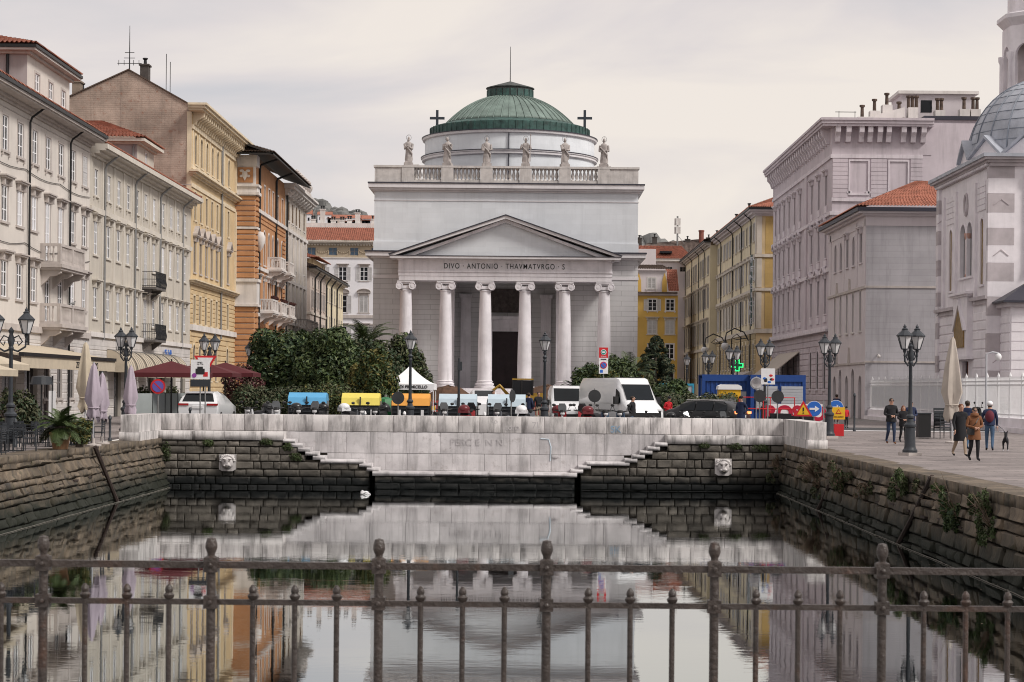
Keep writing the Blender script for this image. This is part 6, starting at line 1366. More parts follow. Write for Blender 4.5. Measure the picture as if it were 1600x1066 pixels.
# weeds and bushes on the overgrown quay wall
def wall_bush(label, px, py, Y, w, h, mats, n, size, seed, X=10.8, twigs=0):
    p = at(px, py, Y); p.x = X; t = thing('wall_plant', label, 'plant', p, group='weeds growing on the quay wall'); r = random.Random(seed)
    foliage('leaves', t, lumpy(r, (-w * .08, 0, 0), (w * .2, w * .75, h / 2), 9, .4)[1:], int(n * .6), size, mats, seed, shell_=.1, droop=.5)
    b = MB()
    for k in range(twigs or 8):
        a = r.uniform(-.9, .9); d = Vector((-r.uniform(.2, .7), math.sin(a) * 1.1, r.uniform(-.1, 1))).normalized() * h * r.uniform(.4, .8); b.tube([(.1, 0, -h * .15), d * .5, d + Vector((0, 0, -.05))], [.014, .009, .004], 4)
    b.build('twigs', LEAF_DRY, t)
for a in (('large dry brown bush near the canal corner', 1290, 742, 74.0, 1.5, 1.2, [LEAF_DRY, LEAF_OLIVE], 2600, .05, 1, 10.7, 60), ('green weed clump hanging below the large dry bush', 1284, 768, 73.5, .9, .6, [LEAF_OLIVE, LEAF_DK], 1500, .06, 2),
          ('bushy brown-green weeds beside the large dry bush', 1325, 745, 68.0, 1.3, 1.2, [LEAF_OLIVE, LEAF_DRY, LEAF_MID], 3000, .055, 3, 10.7, 30), ('low straw coloured weeds on the wall below the lamp post', 1345, 770, 64.0, 1.1, .6, [LEAF_DRY, LEAF_OLIVE], 1800, .05, 4),
          ('fresh green weeds under the coping before the long pile', 1412, 758, 57.5, 1.2, .9, [LEAF_MID, LEAF_OLIVE], 2500, .055, 5), ('small green tuft under the coping behind the long pile', 1478, 770, 52.0, .7, .5, [LEAF_MID], 1000, .05, 6),
          ('trailing ivy on the wall past the long pile', 1516, 796, 50.3, 1.0, 1.5, [LEAF_MID, LEAF_DK], 2400, .05, 7), ('ivy strand hanging low at the picture edge', 1582, 815, 46.5, .9, 1.4, [LEAF_MID, LEAF_OLIVE], 2000, .05, 8), ('green tuft in the wall near the picture edge, above the ivy strand', 1560, 790, 47.5, .8, .6, [LEAF_MID, LEAF_OLIVE], 1200, .05, 9),
          ('dry tuft on the dark masonry at the canal corner', 1228, 728, 83.9, .8, .8, [LEAF_DRY, LEAF_OLIVE], 1100, .05, 10, 10.6, 20), ('dark green tuft low in the canal corner', 1215, 745, 84.2, .9, .6, [LEAF_OLIVE, LEAF_DK], 1100, .05, 11, 10.4)): wall_bush(*a)
for k in range(9):
    Yk = 47 + k * 3.9; p_ = RP_((85 - Yk) / 51, .55 + .3 * random.Random(k).random()); px_k = CX + p_.x * F / Yk; wall_bush('small green weed tuft in the joints of the overgrown quay wall', px_k, CY + (EYE - p_.z) * F / Yk + ROLL * (px_k - CX), Yk, .55, .45, [LEAF_OLIVE, LEAF_MID, LEAF_DRY], 900, .045, 60 + k)
for k, (px, py, w, h, lab) in enumerate(((258, 705, .5, .9, 'moss green creeper in the corner by the white parapet block'), (325, 692, .5, .3, 'green tuft under the plinth above the nearer lion head'), (416, 690, .6, .3, 'green tuft under the plinth close to the stairs'), (450, 698, .5, .4, 'green moss below the upper stair treads'), (462, 714, .6, .35, 'green moss below the middle stair treads'),
                                        (1100, 696, .5, .25, 'small tuft under the plinth left of the far lion head'), (1148, 697, .7, .3, 'green tuft under the plinth right above the far lion head'), (1190, 700, .8, .35, 'wide green tuft under the plinth near the canal corner'))):
    p = at(px, py, YD - .02); t = thing('moss_tuft', lab, 'plant', p, group='tufts on the dark masonry'); r = random.Random(k); foliage('leaves', t, [((0, 0, 0), (w / 2, .1, h / 2)), ((w * .2, 0, -h * .2), (w * .3, .1, h * .3))], 700, .04, [LEAF_MID, LEAF_OLIVE], k, shell_=.1)

# ================================================================ street lamps
def lantern(parent, x, z, s=1.0):
    o = MB().lathe([(.05, -.02), (.13, 0), (.13, .03)], 8, (x, 0, z)).lathe([(.29, .46), (.30, .50), (.22, .58), (.13, .66), (.10, .70), (.12, .73), (.05, .78), (.06, .82), (.03, .86), (.0, .93)], 8, (x, 0, z))
    for k in range(6): a = k * PI / 3; o.tube([(x + .13 * math.cos(a), .13 * math.sin(a), z + .02), (x + .27 * math.cos(a), .27 * math.sin(a), z + .47)], .014, 4)
    o = o.build('lantern', LAMP_IRON, parent, smooth=30); MB().lathe([(.115, .03), (.255, .46)], 6, (x, 0, z)).build('lantern_glass', LANTERN_GLASS, o); return o
def lamp_proto(n, spread, H=4.75):
    t = thing('street_lamp', '-', 'lamp'); zl = H - .95
    MB().box(-.30, .30, -.30, .30, 0, .12).build('foot', GREY_TRIM, t)
    MB().lathe([(.27, .12), (.27, .2), (.22, .26), (.20, .34), (.18, 1.0), (.22, 1.05), (.22, 1.12), (.13, 1.2), (.11, 1.32), (.15, 1.36), (.15, 1.42), (.085, 1.5), (.075, 1.7), (.06, zl - .55), (.09, zl - .5), (.09, zl - .45), (.06, zl - .4)], 12).build('post', LAMP_IRON, t, smooth=35)
    b = MB()
    if n == 1: b.lathe([(.06, zl - .42), (.11, zl - .3), (.05, zl - .2), (.09, zl - .08), (.05, zl)], 10)
    else:
        b.lathe([(.07, zl - .42), (.13, zl - .2), (.06, zl), (.1, zl + .12), (.0, zl + .25)], 10)
        for s in (-1, 1):
            b.tube([(0, 0, zl - .5), (s * spread * .45, 0, zl - .58), (s * spread * .95, 0, zl - .42), (s * spread, 0, zl - .15), (s * spread, 0, zl)], .035, 6); b.tube([(s * .05, 0, zl - .15), (s * spread * .5, 0, zl - .05), (s * spread * .75, 0, zl - .25), (s * spread * .5, 0, zl - .38), (s * spread * .4, 0, zl - .25)], .025, 5); b.lathe([(.0, -.3), (.05, -.22), (.03, -.15), (.07, -.05), (.05, .0)], 8, (s * spread, 0, zl))
    b.build('bracket', LAMP_IRON, t, smooth=40)
    for s in ((0,) if n == 1 else (-1, 1)): lantern(t, s * spread, zl)
    return t
L2, L1, L2w = lamp_proto(2, .28), lamp_proto(1, 0), lamp_proto(2, .52)
used = set()
def lamp(proto, X, Y, label, rz=0.0):
    o = proto if proto.name not in used else copy_tree(proto); used.add(proto.name); o.location = (X, Y, gz(Y) - .01); o.rotation_euler = (0, 0, rz); o['label'] = label; o['group'] = 'cast iron street lamps'
lamp(L2, 13.7, 71.2, 'twin lantern street lamp standing before the walking couple', .5); lamp(L2, 13.55, 89.3, 'twin lantern street lamp beside the blue arrow sign', .4)
for px, Y, lab in ((1195, 104, 'twin lantern street lamp behind the blue site cabins, nearest the awning'), (1145, 120, 'twin lantern street lamp just over the green pharmacy cross'), (1107, 137, 'twin lantern street lamp in front of the pale yellow house')): lamp(L2, at(px, 600, Y).x, Y, lab, .5)
lamp(L1, at(1073, 600, 150).x, 150, 'single lantern street lamp farthest along the street'); L2w.scale = (1.07, 1.07, 1.07); lamp(L2w, -18.55, 71.5, 'street lamp with two widely spread lanterns by the café terrace', -.1)
lamp(L2, -17.75, 88.0, 'twin lantern street lamp beside the closed lilac parasols', -.4); lamp(L2, at(327, 600, 104).x, 104, 'twin lantern street lamp behind the white car', .3); lamp(L1, at(389, 600, 122).x, 122, 'single lantern street lamp beside the dark evergreen tree')
lamp(L1, at(641, 600, 92.5).x, 92.5, 'single lantern street lamp before the white market tent'); lamp(L1, at(851, 600, 92.8).x, 92.8, 'single lantern street lamp before the church door')
# globe lamps on iron arms
for px, py, Y, lab in ((1133, 541, 212, 'white globe lamp on a curled iron arm, the one nearest the mauve palace'), (1101, 547, 236, 'white globe lamp on a curled iron arm in front of the yellow building')):
    p = at(px, py, Y); X1 = 23.5 if Y < 250 else 22.6; t = thing('globe_lamp', lab, 'lamp', (X1, Y, p.z)); dx_ = p.x - X1
    MB().tube([(0, 0, .6), (dx_ * .2, 0, 1.5), (dx_ * .6, 0, 1.9), (dx_ * .95, 0, 1.4), (dx_, 0, .7), (dx_, 0, .4)], .07, 6).tube([(dx_ * .3, 0, .8), (dx_ * .5, 0, 1.3), (dx_ * .7, 0, .9), (dx_ * .5, 0, .7), (0, 0, .9)], .05, 5).lathe([(.28, .28), (.15, .5), (.1, .7)], 8, (dx_, 0, 0)).build('arm', IRON, t); MB().ball((dx_, 0, 0), .42, 12, 9).build('globe', LANTERN_GLASS, t, smooth=180)

# ================================================================ vehicles
def loft(st, mat, name, parent):
    """st: (x, z_low, z_belt, z_roof, half_low, half_belt, half_roof)"""
    b = MB(); n = 12
    for x, zl, zb, zr, wl, wb, wr in st:
        half = [(wl * .9, zl), (wl, zl + .12), (wb, zl + (zb - zl) * .6), (wb * .985, zb), (wr + (wb - wr) * .25 if zr > zb + .1 else wb * .97, zb + (zr - zb) * .75), (wr * .86, zr)]
        b.v += [(x, -y, z) for y, z in half] + [(x, y, z) for y, z in half[::-1]]
    for k in range(len(st) - 1): b.f += [(k * n + i, k * n + (i + 1) % n, (k + 1) * n + (i + 1) % n, (k + 1) * n + i) for i in range(n)]
    b.f += [tuple(range(n - 1, -1, -1)), tuple((len(st) - 1) * n + i for i in range(n))]; b.mi = [0] * len(b.f)
    return b.build(name, mat, parent, smooth=38)
def wheel(parent, x, y, r=.33):
    s = 1 if y > 0 else -1; w = MB().lathe([(r * .66, -.1), (r * .96, -.1), (r, -.06), (r, .06), (r * .96, .1), (r * .66, .1)], 18).build('wheel', TYRE, parent, (x, y, r), smooth=40); w.rotation_euler = (R(90), 0, 0)
    c = MB().lathe([(0, -.03), (r * .2, -.05), (r * .66, -.07), (r * .66, .07), (r * .2, .05), (0, .03)], 12).build('rim', CHROME, w, smooth=40)
def vehicle(label, cat, X, Y, rz, st, paint_, glass, lamps, wheels, extras=None, name='parked_car'):
    t = thing(name, label, cat, (X, Y, gz(Y)), rz); body = loft(st, paint_, 'body', t)
    for q in glass: MB().quad(*q).build('window', CAR_GLASS, t)
    for nm, m, bx in lamps: MB().box(*bx).build(nm, m, t)
    for x, y, r in wheels: wheel(t, x, y, r)
    if extras: extras(t)
    return t
def mirror_y(q): return [(x, -y, z) for x, y, z in q][::-1]
# white panel van, nose towards the viewer
stv = [(-2.85, .45, 1.2, 2.42, .92, .98, .90), (-2.7, .35, 1.2, 2.5, .96, 1.0, .93), (.9, .35, 1.25, 2.52, .96, 1.0, .93), (1.25, .35, 1.25, 2.44, .96, 1.0, .9), (1.62, .35, 1.25, 2.02, .96, 1.0, .84), (2.05, .35, 1.22, 1.42, .96, .98, .8), (2.5, .35, 1.05, 1.16, .95, .95, .78), (2.72, .4, .85, .95, .9, .88, .75), (2.78, .45, .7, .8, .8, .8, .7)]
def van_extra(t):
    for s in (-1, 1):
        m = MB().box(1.55, 1.72, *sorted((s * 1.02, s * 1.24)), 1.25, 1.62).build('mirror', P_BLACK, t); MB().quad((1.3, s * 1.005, 1.3), (1.85, s * .995, 1.32), (1.62, s * .93, 1.82), (1.3, s * .955, 2.0)).build('window', CAR_GLASS, t)
        MB().box(-2.6, 1.0, *sorted((s * 1.0, s * 1.015)), .92, .97).build('trim_strip', P_BLACK, t); MB().box(-.35, .85, *sorted((s * .985, s * 1.003)), 1.3, 1.305).build('panel_seam', PIPE_GREY, t)
    MB().box(2.62, 2.8, -.72, .72, .62, .86).build('grille', P_BLACK, t)
vehicle('white high-roof panel van facing the canal', 'van', at(965, 600, 97.5).x + .2, 97.5, R(-66), stv, CAR_WHITE,
        [[(1.655, -.74, 1.995), (2.04, -.74, 1.46), (2.04, .74, 1.46), (1.655, .74, 1.995)], [(1.47, -.76, 2.21), (1.655, -.74, 1.995), (1.655, .74, 1.995), (1.47, .76, 2.21)]],
        [('headlight', LANTERN_GLASS, (2.5, 2.74, .6, .86, .82, 1.02)), ('headlight', LANTERN_GLASS, (2.5, 2.74, -.86, -.6, .82, 1.02))], [(1.9, .9, .34), (1.9, -.9, .34), (-1.7, .9, .34), (-1.7, -.9, .34)], van_extra, 'panel_van')
# small white truck cab
stt = [(-2.3, .4, 1.0, 2.1, .85, .88, .8), (.3, .4, 1.0, 2.12, .85, .88, .8), (.7, .4, 1.05, 2.0, .85, .88, .78), (1.15, .4, 1.05, 1.3, .84, .86, .76), (1.7, .4, .95, 1.05, .82, .82, .72), (1.85, .45, .75, .85, .75, .76, .7)]
vehicle('small white van seen head-on beside the panel van', 'van', at(884, 600, 103).x, 103, R(-88), stt, CAR_WHITE, [[(.72, -.66, 1.985), (1.14, -.64, 1.335), (1.14, .64, 1.335), (.72, .66, 1.985)]],
        [('headlight', LANTERN_GLASS, (1.6, 1.88, .45, .72, .72, .92)), ('headlight', LANTERN_GLASS, (1.6, 1.88, -.72, -.45, .72, .92)), ('grille', P_BLACK, (1.78, 1.9, -.6, .6, .5, .68))], [(1.1, .78, .3), (1.1, -.78, .3), (-1.4, .78, .3), (-1.4, -.78, .3)],
        lambda t: [MB().box(.95, 1.1, *sorted((s * .88, s * 1.08)), 1.1, 1.4).build('mirror', P_BLACK, t) for s in (-1, 1)], 'small_van')
# black estate car, tail towards the viewer's right
ste = [(-2.4, .45, .8, .86, .78, .82, .72), (-2.33, .35, .95, 1.02, .85, .9, .78), (-2.15, .3, .98, 1.2, .88, .92, .72), (-1.6, .28, .98, 1.46, .9, .93, .68), (-.6, .28, .97, 1.5, .9, .93, .68), (.3, .28, .95, 1.46, .9, .93, .66), (.95, .28, .93, 1.12, .9, .93, .66), (1.3, .28, .92, .98, .9, .92, .72), (2.1, .3, .82, .86, .86, .88, .72), (2.4, .4, .62, .68, .78, .8, .7)]
gl = []
for s in (-1, 1):
    for x0, x1, a0, a1 in ((-1.95, -1.3, 1.28, 1.44), (-1.22, -.35, 1.44, 1.45), (-.27, .55, 1.45, 1.32)):
        q = [(x0, s * .935, 1.02), (x1, s * .935, 1.0), (x1, s * .775, a1 - .02), (x0, s * .775, a0 - .02)]; gl.append(q if s < 0 else q[::-1])
gl.append([(-2.2, .7, 1.08), (-2.2, -.7, 1.08), (-1.68, -.62, 1.44), (-1.68, .62, 1.44)])
vehicle('black estate car with lit tail lamps seen from behind', 'car', at(1092, 600, 95.5).x, 95.8, R(148), ste, CAR_BLACK, gl, [('tail_lamp', BRAKE, (-2.42, -2.2, .5, .84, .86, .98)), ('tail_lamp', BRAKE, (-2.42, -2.2, -.84, -.5, .86, .98)), ('number_plate', P_WHITE, (-2.43, -2.38, -.26, .26, .68, .8))],
        [(1.45, .84, .33), (1.45, -.84, .33), (-1.45, .84, .33), (-1.45, -.84, .33)], lambda t: [MB().box(-1.7, .3, *sorted((s * .60, s * .63)), 1.49, 1.53).build('roof_rail', CHROME, t) for s in (-1, 1)])
# white suv from behind
sts = [(-2.3, .42, 1.0, 1.08, .9, .94, .88), (-2.22, .36, 1.08, 1.16, .93, .96, .9), (-1.95, .32, 1.08, 1.58, .93, .97, .76), (-1.7, .32, 1.08, 1.66, .93, .97, .72), (-.6, .32, 1.05, 1.68, .93, .97, .68), (.5, .32, 1.02, 1.58, .93, .96, .66), (1.2, .32, 1.0, 1.1, .93, .95, .7), (2.1, .35, .9, .95, .9, .9, .75), (2.4, .45, .7, .75, .8, .82, .7)]
vehicle('white sports utility car seen from behind near the road signs', 'car', at(316, 600, 96).x, 98.0, R(86), sts, CAR_WHITE, [[(-2.21, .78, 1.19), (-2.21, -.78, 1.19), (-1.97, -.66, 1.55), (-1.97, .66, 1.55)]],
        [('tail_lamp', RED_LAMP, (-2.34, -2.1, .45, .95, 1.0, 1.1)), ('tail_lamp', RED_LAMP, (-2.34, -2.1, -.95, -.45, 1.0, 1.1)), ('number_plate', P_WHITE, (-2.34, -2.2, -.26, .26, .86, .98)), ('bumper', PLASTIC_DK, (-2.36, -2.2, -.85, .85, .4, .6)), ('spoiler', CAR_WHITE, (-2.05, -1.7, -.66, .66, 1.60, 1.67))], [(1.45, .86, .36), (1.45, -.86, .36), (-1.45, .86, .36), (-1.45, -.86, .36)])
# pale car behind the bins
vehicle('silver grey car mostly hidden behind the pale recycling bins', 'car', at(756, 600, 118).x, 118, R(-86), [(x, zl, zb + .3, zr + .35, a, b_, c) for x, zl, zb, zr, a, b_, c in ste], CAR_WHITE, [[(.34, -.56, 1.81), (.94, -.56, 1.5), (.94, .56, 1.5), (.34, .56, 1.81)]], [], [(1.45, .84, .33), (1.45, -.84, .33), (-1.45, .84, .33), (-1.45, -.84, .33)])
# backhoe loader
p = at(817, 606, 150); t = thing('backhoe_loader', 'yellow backhoe loader working below the church columns', 'digger', (p.x, 150, .3)); GZ = .3
t.location.z = .7; t.scale = (.8, .8, .8)
P_YEL2 = paint('digger_yellow', (0.36, 0.22, 0.03)); MB().box(-1.1, 1.1, -.9, .9, .5, 1.25).box(.7, 2.2, -.5, .5, .9, 1.5).build('body', P_YEL2, t); c = MB().box(-1.0, 1.0, -.85, .85, 2.72, 2.86).build('cab_roof', P_YEL2, t)
b = MB()
for x in (-.95, -.1, .95):
    for y in (-.8, .8): b.box(x - .05, x + .05, y - .05, y + .05, 1.25, 2.72)
b.build('cab_frame', P_BLACK, t); MB().box(-.9, .9, -.8, -.79, 1.3, 2.7).build('cab_window', PANE_DARK, t); MB().box(-.9, .9, .79, .8, 1.3, 2.7).build('cab_window', PANE_MID, t)
MB().tube([(-1.1, 0, 1.0), (-2.2, 0, 2.2), (-3.2, 0, 1.4), (-3.3, 0, .5)], .17, 6).build('digger_arm', P_YEL2, t); MB().xprism([(-.4, 0), (.4, 0), (.4, .5), (0, .6), (-.4, .3)], -3.7, -3.0).build('bucket', P_YEL2, t); MB().xprism([(-1.1, .1), (1.1, .1), (1.1, .8), (-1.1, .5)], 2.3, 3.0).build('bucket', P_YEL, t)
for x, r_ in ((-.8, .7), (1.4, .5)):
    for y in (-.95, .95): wheel(t, x, y, r_)
for k, (px, w, h, lab) in enumerate(((700, 2.4, 1.5, 'reddish soil heap before the church steps, beside the tent'), (858, 2.8, 1.6, 'reddish soil heap behind the yellow digger'))):
    r = random.Random(k); b = MB().lathe([(w, 0), (w * .75, h * .5), (w * .35, h * .9), (0, h)], 16); b.v = [(x + r.uniform(-.15, .15), y + r.uniform(-.15, .15), z + r.uniform(-.1, .1)) for x, y, z in b.v]
    o = b.build('soil_heap', SOIL, None, (at(px, 600, 158).x, 160, .9), smooth=60); tag(o, lab, 'soil heap')
b = MB().box(-9, 9, 0, 14, -.1, .6).build('work_platform', SOIL, None, (-2, 146, .3)); b['kind'] = 'structure'
for k in range(9): MB().box(-.95, .95, -.03, .03, .0, 1.0).build('barrier_board', M('barrier_red', (0.35, 0.06, 0.05), .6, .2, 3), b, (-8 + 2 * k, -.3, .0))

# scooters along the parapet
def scooter(col, windshield, box_col, name):
    t = thing('motor_scooter', '-', 'scooter'); pm_ = {'black': CAR_BLACK, 'white': CAR_WHITE, 'red': paint('scooter_red', (0.30, 0.02, 0.025), .3), 'grey': paint('scooter_grey', (0.16, 0.17, 0.19), .35), 'blue': paint('scooter_blue', (0.07, 0.11, 0.17), .35)}
    m = pm_[col]
    MB().prism([(-.75, .45), (-.1, .38), (.25, .36), (.42, .4), (.48, .95), (.40, 1.0), (.28, .55), (-.05, .52), (-.18, .78), (-.85, .84), (-.95, .7)][::-1], -.16, .16).build('body', m, t); MB().prism([(-.85, .80), (-.15, .78), (-.2, .88), (-.6, .94), (-.85, .92)], -.14, .14).build('seat', BLACK_F, t)
    MB().lathe([(0, -.1), (.1, -.09), (.12, 0), (.1, .09), (0, .1)], 10, (.48, 0, .98)).tube([(.4, -.34, 1.06), (.44, -.12, 1.02), (.44, .12, 1.02), (.4, .34, 1.06)], .022, 6).build('handlebar', P_BLACK, t); MB().ball((.53, 0, .93), (.07, .1, .09), 10, 7).build('headlight', LANTERN_GLASS, t)
    for s in (-1, 1): MB().tube([(.43, s * .22, 1.05), (.44, s * .30, 1.22)], .01, 4).ball((.43, s * .33, 1.26), (.025, .08, .055), 8, 5).build('mirror', P_BLACK, t)
    if windshield: MB().add([(.54, -.15, 1.02), (.54, .15, 1.02), (.42, .17, 1.2), (.38, .11, 1.32), (.38, -.11, 1.32), (.42, -.17, 1.2)], [(0, 1, 2, 3, 4, 5)]).build('windshield', M('smoked_perspex', (0.07, 0.075, 0.08), .08, .1, 3, bump=0), t)
    if box_col: MB().ball((-.95, 0, 1.08), (.24, .23, .17), 12, 8).box(-1.15, -.75, -.2, .2, .92, 1.06).build('top_case', box_col, t, smooth=60)
    for x in (.62, -.68):
        w = MB().lathe([(.13, -.05), (.22, -.05), (.245, 0), (.22, .05), (.13, .05)], 14).lathe([(0, -.03), (.13, -.04), (.13, .04), (0, .03)], 10).build('wheel', TYRE, t, (x, 0, .245), smooth=40); w.rotation_euler = (R(90), 0, 0)
    MB().tube([(.46, 0, .9), (.62, 0, .25)], .04, 6).build('fork', CHROME, t); return t
P_TC = CAR_BLACK; protos = {k: scooter(*v, k) for k, v in {'w': ('white', False, None), 'wb': ('white', True, P_TC), 'k': ('black', True, P_TC), 'kb': ('black', False, P_TC), 'r': ('red', True, paint('case_red', (0.13, 0.015, 0.02), .3)), 'g': ('grey', True, None), 'b': ('blue', False, None), 'gb': ('grey', False, CAR_WHITE)}.items()}
seen = set()
for px, k, a, lab in ((398, 'w', 1.9, 'white scooter farthest towards the orange palace'), (428, 'wb', 1.2, 'white scooter with black top case beside the low hedge'), (466, 'kb', 1.4, 'black scooter with rounded top case just before the blue bin'), (497, 'k', 1.7, 'black windshield scooter in front of the blue bin'), (556, 'gb', 1.0, 'grey scooter with white top case before the yellow bin'),
                      (592, 'kb', 1.75, 'black scooter beside the green bell container'), (690, 'g', 1.3, 'grey scooter with tall windshield before the first pale bin'), (733, 'r', -1.4, 'red scooter with dark red top case between the pale bins'), (782, 'g', 1.8, 'grey windshield scooter before the second pale bin'), (825, 'gb', -1.3, 'grey scooter whose white case shows beside the church lamp'),
                      (876, 'r', 1.45, 'red scooter with windshield before the small van'), (912, 'r', -1.7, 'dark red scooter with a rounded red case before the panel van'), (938, 'b', 1.2, 'blue-grey scooter with raised mirrors before the panel van'), (974, 'b', 1.9, 'blue-grey scooter beside the person in black'), (1018, 'w', 1.5, 'white retro scooter before the black estate car'),
                      (1064, 'k', 1.1, 'black scooter before the black estate car bonnet'), (1094, 'w', 2.0, 'white scooter before the black estate car doors'), (1124, 'g', 1.3, 'grey scooter before the lit tail lamps')):
    o = protos[k] if k not in seen else copy_tree(protos[k]); seen.add(k); p = at(px, 640, 88.4); o.location = (p.x, 88.2, gz(88.2)); o.rotation_euler = (0, 0, -a); o.scale = (1.13 if px < 1000 else .92,) * 3; o['label'] = lab; o['group'] = 'scooters parked along the parapet'
o = copy_tree(protos['kb']); o.location = (25.0 - .9, 104.5, gz(104)); o.rotation_euler = (0, 0, R(200)); o['label'] = 'black motorcycle parked by the white church fence'; o['group'] = 'scooters parked along the parapet'

# recycling bins
def bin_(label, px, col, Y=96.0, w=1.75):
    p = at(px, 620, Y); t = thing('recycling_bin', label, 'bin', (p.x, Y, gz(Y)), group='recycling bins behind the parapet')
    MB().xprism([(-.62, .12), (.62, .12), (.72, 1.1), (-.72, 1.1)], -w / 2, w / 2).build('body', PLASTIC_DK, t)
    for k in range(4): MB().box(-w / 2 + .02, w / 2 - .02, -.76, -.68, .35 + k * .2, .4 + k * .2).build('ridge', PLASTIC_DK, t)
    MB().xprism([(-.78, 1.1), (.78, 1.1), (.72, 1.35), (.45, 1.62), (-.2, 1.68), (-.62, 1.45)], -w / 2 - .03, w / 2 + .03).build('lid', col, t); MB().box(-.03, .03, -.80, -.70, 1.12, 1.5).build('lid_seam', PLASTIC_DK, t)
    for s in (-1, 1): MB().box(*sorted((s * (w / 2 + .03), s * (w / 2 + .1))), -.1, .1, .5, 1.3).build('lift_arm', PIPE_GREY, t)
    for x in (-.6, .5): MB().box(x, x + .14, -.80, -.77, .62, .9).build('sticker', P_WHITE, t)
    for x in (-.65, .65):
        for y in (-.45, .45): MB().lathe([(.09, -.03), (.09, .03)], 8).build('castor', TYRE, t, (x, y, .09)).rotation_euler = (0, R(90), 0)
for a in (('blue lidded recycling bin', 482, P_SKYB), ('yellow lidded recycling bin beside the green bell', 565, P_BINYEL), ('orange lidded recycling bin under the white tent', 643, P_ORANGE), ('pale blue lidded bin beside the tent, before the soil heap', 716, P_BINGREY), ('pale blue lidded bin before the digger', 792, P_BINGREY)): bin_(*a)
p = at(605, 640, 97.2); t = thing('bottle_bank', 'green bell shaped bottle bank between the yellow and orange bins', 'bin', (p.x - .1, 97.4, .28)); MB().lathe([(.62, 0), (.66, .3), (.55, 1.1), (.38, 1.4), (.1, 1.5)], 8).build('body', P_GREEN, t, smooth=30); MB().box(-.12, .12, -.62, -.4, .95, 1.2).build('slot', P_BLACK, t); MB().tube([(0, 0, 1.45), (0, 0, 1.62)], .06, 6).build('lifting_eye', PIPE_GREY, t)
# market tent
p = at(645, 603, 108); t = thing('market_tent', 'white pop-up market tent with black lettering', 'tent', (p.x - .15, 108, .3)); ze = 2.15; W = 1.38; pk = 3.15
b = MB(); N = 8
for s in range(4):
    a = s * PI / 2; b.T = Matrix.Rotation(a, 4, 'Z')
    for j in range(N):
        f0, f1 = j / N, (j + 1) / N; z0, z1 = ze + (pk - ze) * f0 ** 1.5, ze + (pk - ze) * f1 ** 1.5; w0, w1 = W * (1 - f0), W * (1 - f1); b.quad((-w0, -w0, z0), (w0, -w0, z0), (w1, -w1, z1), (-w1, -w1, z1))
b.build('canopy', WHITE_F, t); b = MB()
for s in range(4): b.T = Matrix.Rotation(s * PI / 2, 4, 'Z'); b.box(-W, W, -W - .01, -W + .01, ze - .32, ze)
v_ = b.build('valance', WHITE_F, t); lettering('KAKI DI FIUMICELLO', .22, P_BLACK, v_, (0, -W - .025, ze - .23), sx=1.0, bold=.004)
for x in (-W + .05, W - .05):
    for y in (-W + .05, W - .05): MB().box(x - .025, x + .025, y - .025, y + .025, 0, ze).build('pole', P_WHITE, t)
tb_ = thing('market_table', 'stall table with fruit crates under the white tent', 'table', (p.x + .2, 108.3, .3)); MB().box(-1, 1, -.4, .4, .7, .75).build('table_top', CREAM_ST, tb_)
for x in (-.9, .9):
    for y in (-.3, .3): MB().box(x - .03, x + .03, y - .03, y + .03, 0, .7).build('leg', PIPE_GREY, tb_)
for k in range(4): c = MB().box(-.22, .22, -.17, .17, 0, .2).build('fruit_crate', [P_ORANGE, P_GREEN, REDJ_F, P_YEL][k], None, (p.x - .5 + k * .5, 108.2, 1.055)); tag(c, ['orange', 'green', 'red', 'yellow'][k] + ' fruit crate on the stall table under the tent', 'crate')

# site cabins, toilet, barriers
def cabin(label, px0, px1, Y, dep, top=2.75):
    a, c = at(px0, 600, Y), at(px1, 600, Y); w = c.x - a.x; t = thing('site_cabin', label, 'cabin', ((a.x + c.x) / 2, Y, .3)); MB().box(-w / 2 + .1, w / 2 - .1, .1, dep - .1, .1, top - .15).build('wall_panel', P_CABIN, t)
    for x in (-w / 2, w / 2 - .18):
        for y in (0, dep - .18): MB().box(x, x + .18, y, y + .18, 0, top).build('corner_post', P_CABIN, t)
    MB().box(-w / 2, w / 2, 0, dep, top, top + .06).box(-w / 2 + .18, w / 2 - .18, .0, .15, top - .3, top - .002).box(-w / 2 + .18, w / 2 - .18, 0, .15, 0, .2).build('roof_frame', P_CABIN, t)
    n = int(w / .28)
    for k in range(n): MB().box(-.05, .05, .06, .1, .2, top - .3).build('rib', P_CABIN, t, (-w / 2 + .3 + (w - .6) * k / max(1, n - 1), 0, 0))
    return t, w
t, w = cabin('blue site cabin with a small white framed window', 1097, 1172, 108, 2.4); f_ = MB().box(-.98, -.2, .0, .06, 1.05, 1.75).build('window', P_WHITE, t); MB().box(-.86, -.32, -.01, .0, 1.15, 1.65).build('pane', PANE_DARK, f_); MB().box(.55, 1.1, .02, .06, .2, 1.9).build('door', P_GREYL, t)
t, w = cabin('blue site cabin with two grey shuttered windows', 1173, 1259, 107, 2.4)
for x in (-.62, .75):
    q = MB().box(x - .58, x + .58, -.01, .06, .95, 2.2).build('shutter', P_GREYL, t)
    for k in range(8): MB().box(x - .57, x + .57, -.025, -.01, 1.0 + k * .15, 1.12 + k * .15).build('slat', P_GREYL, q)
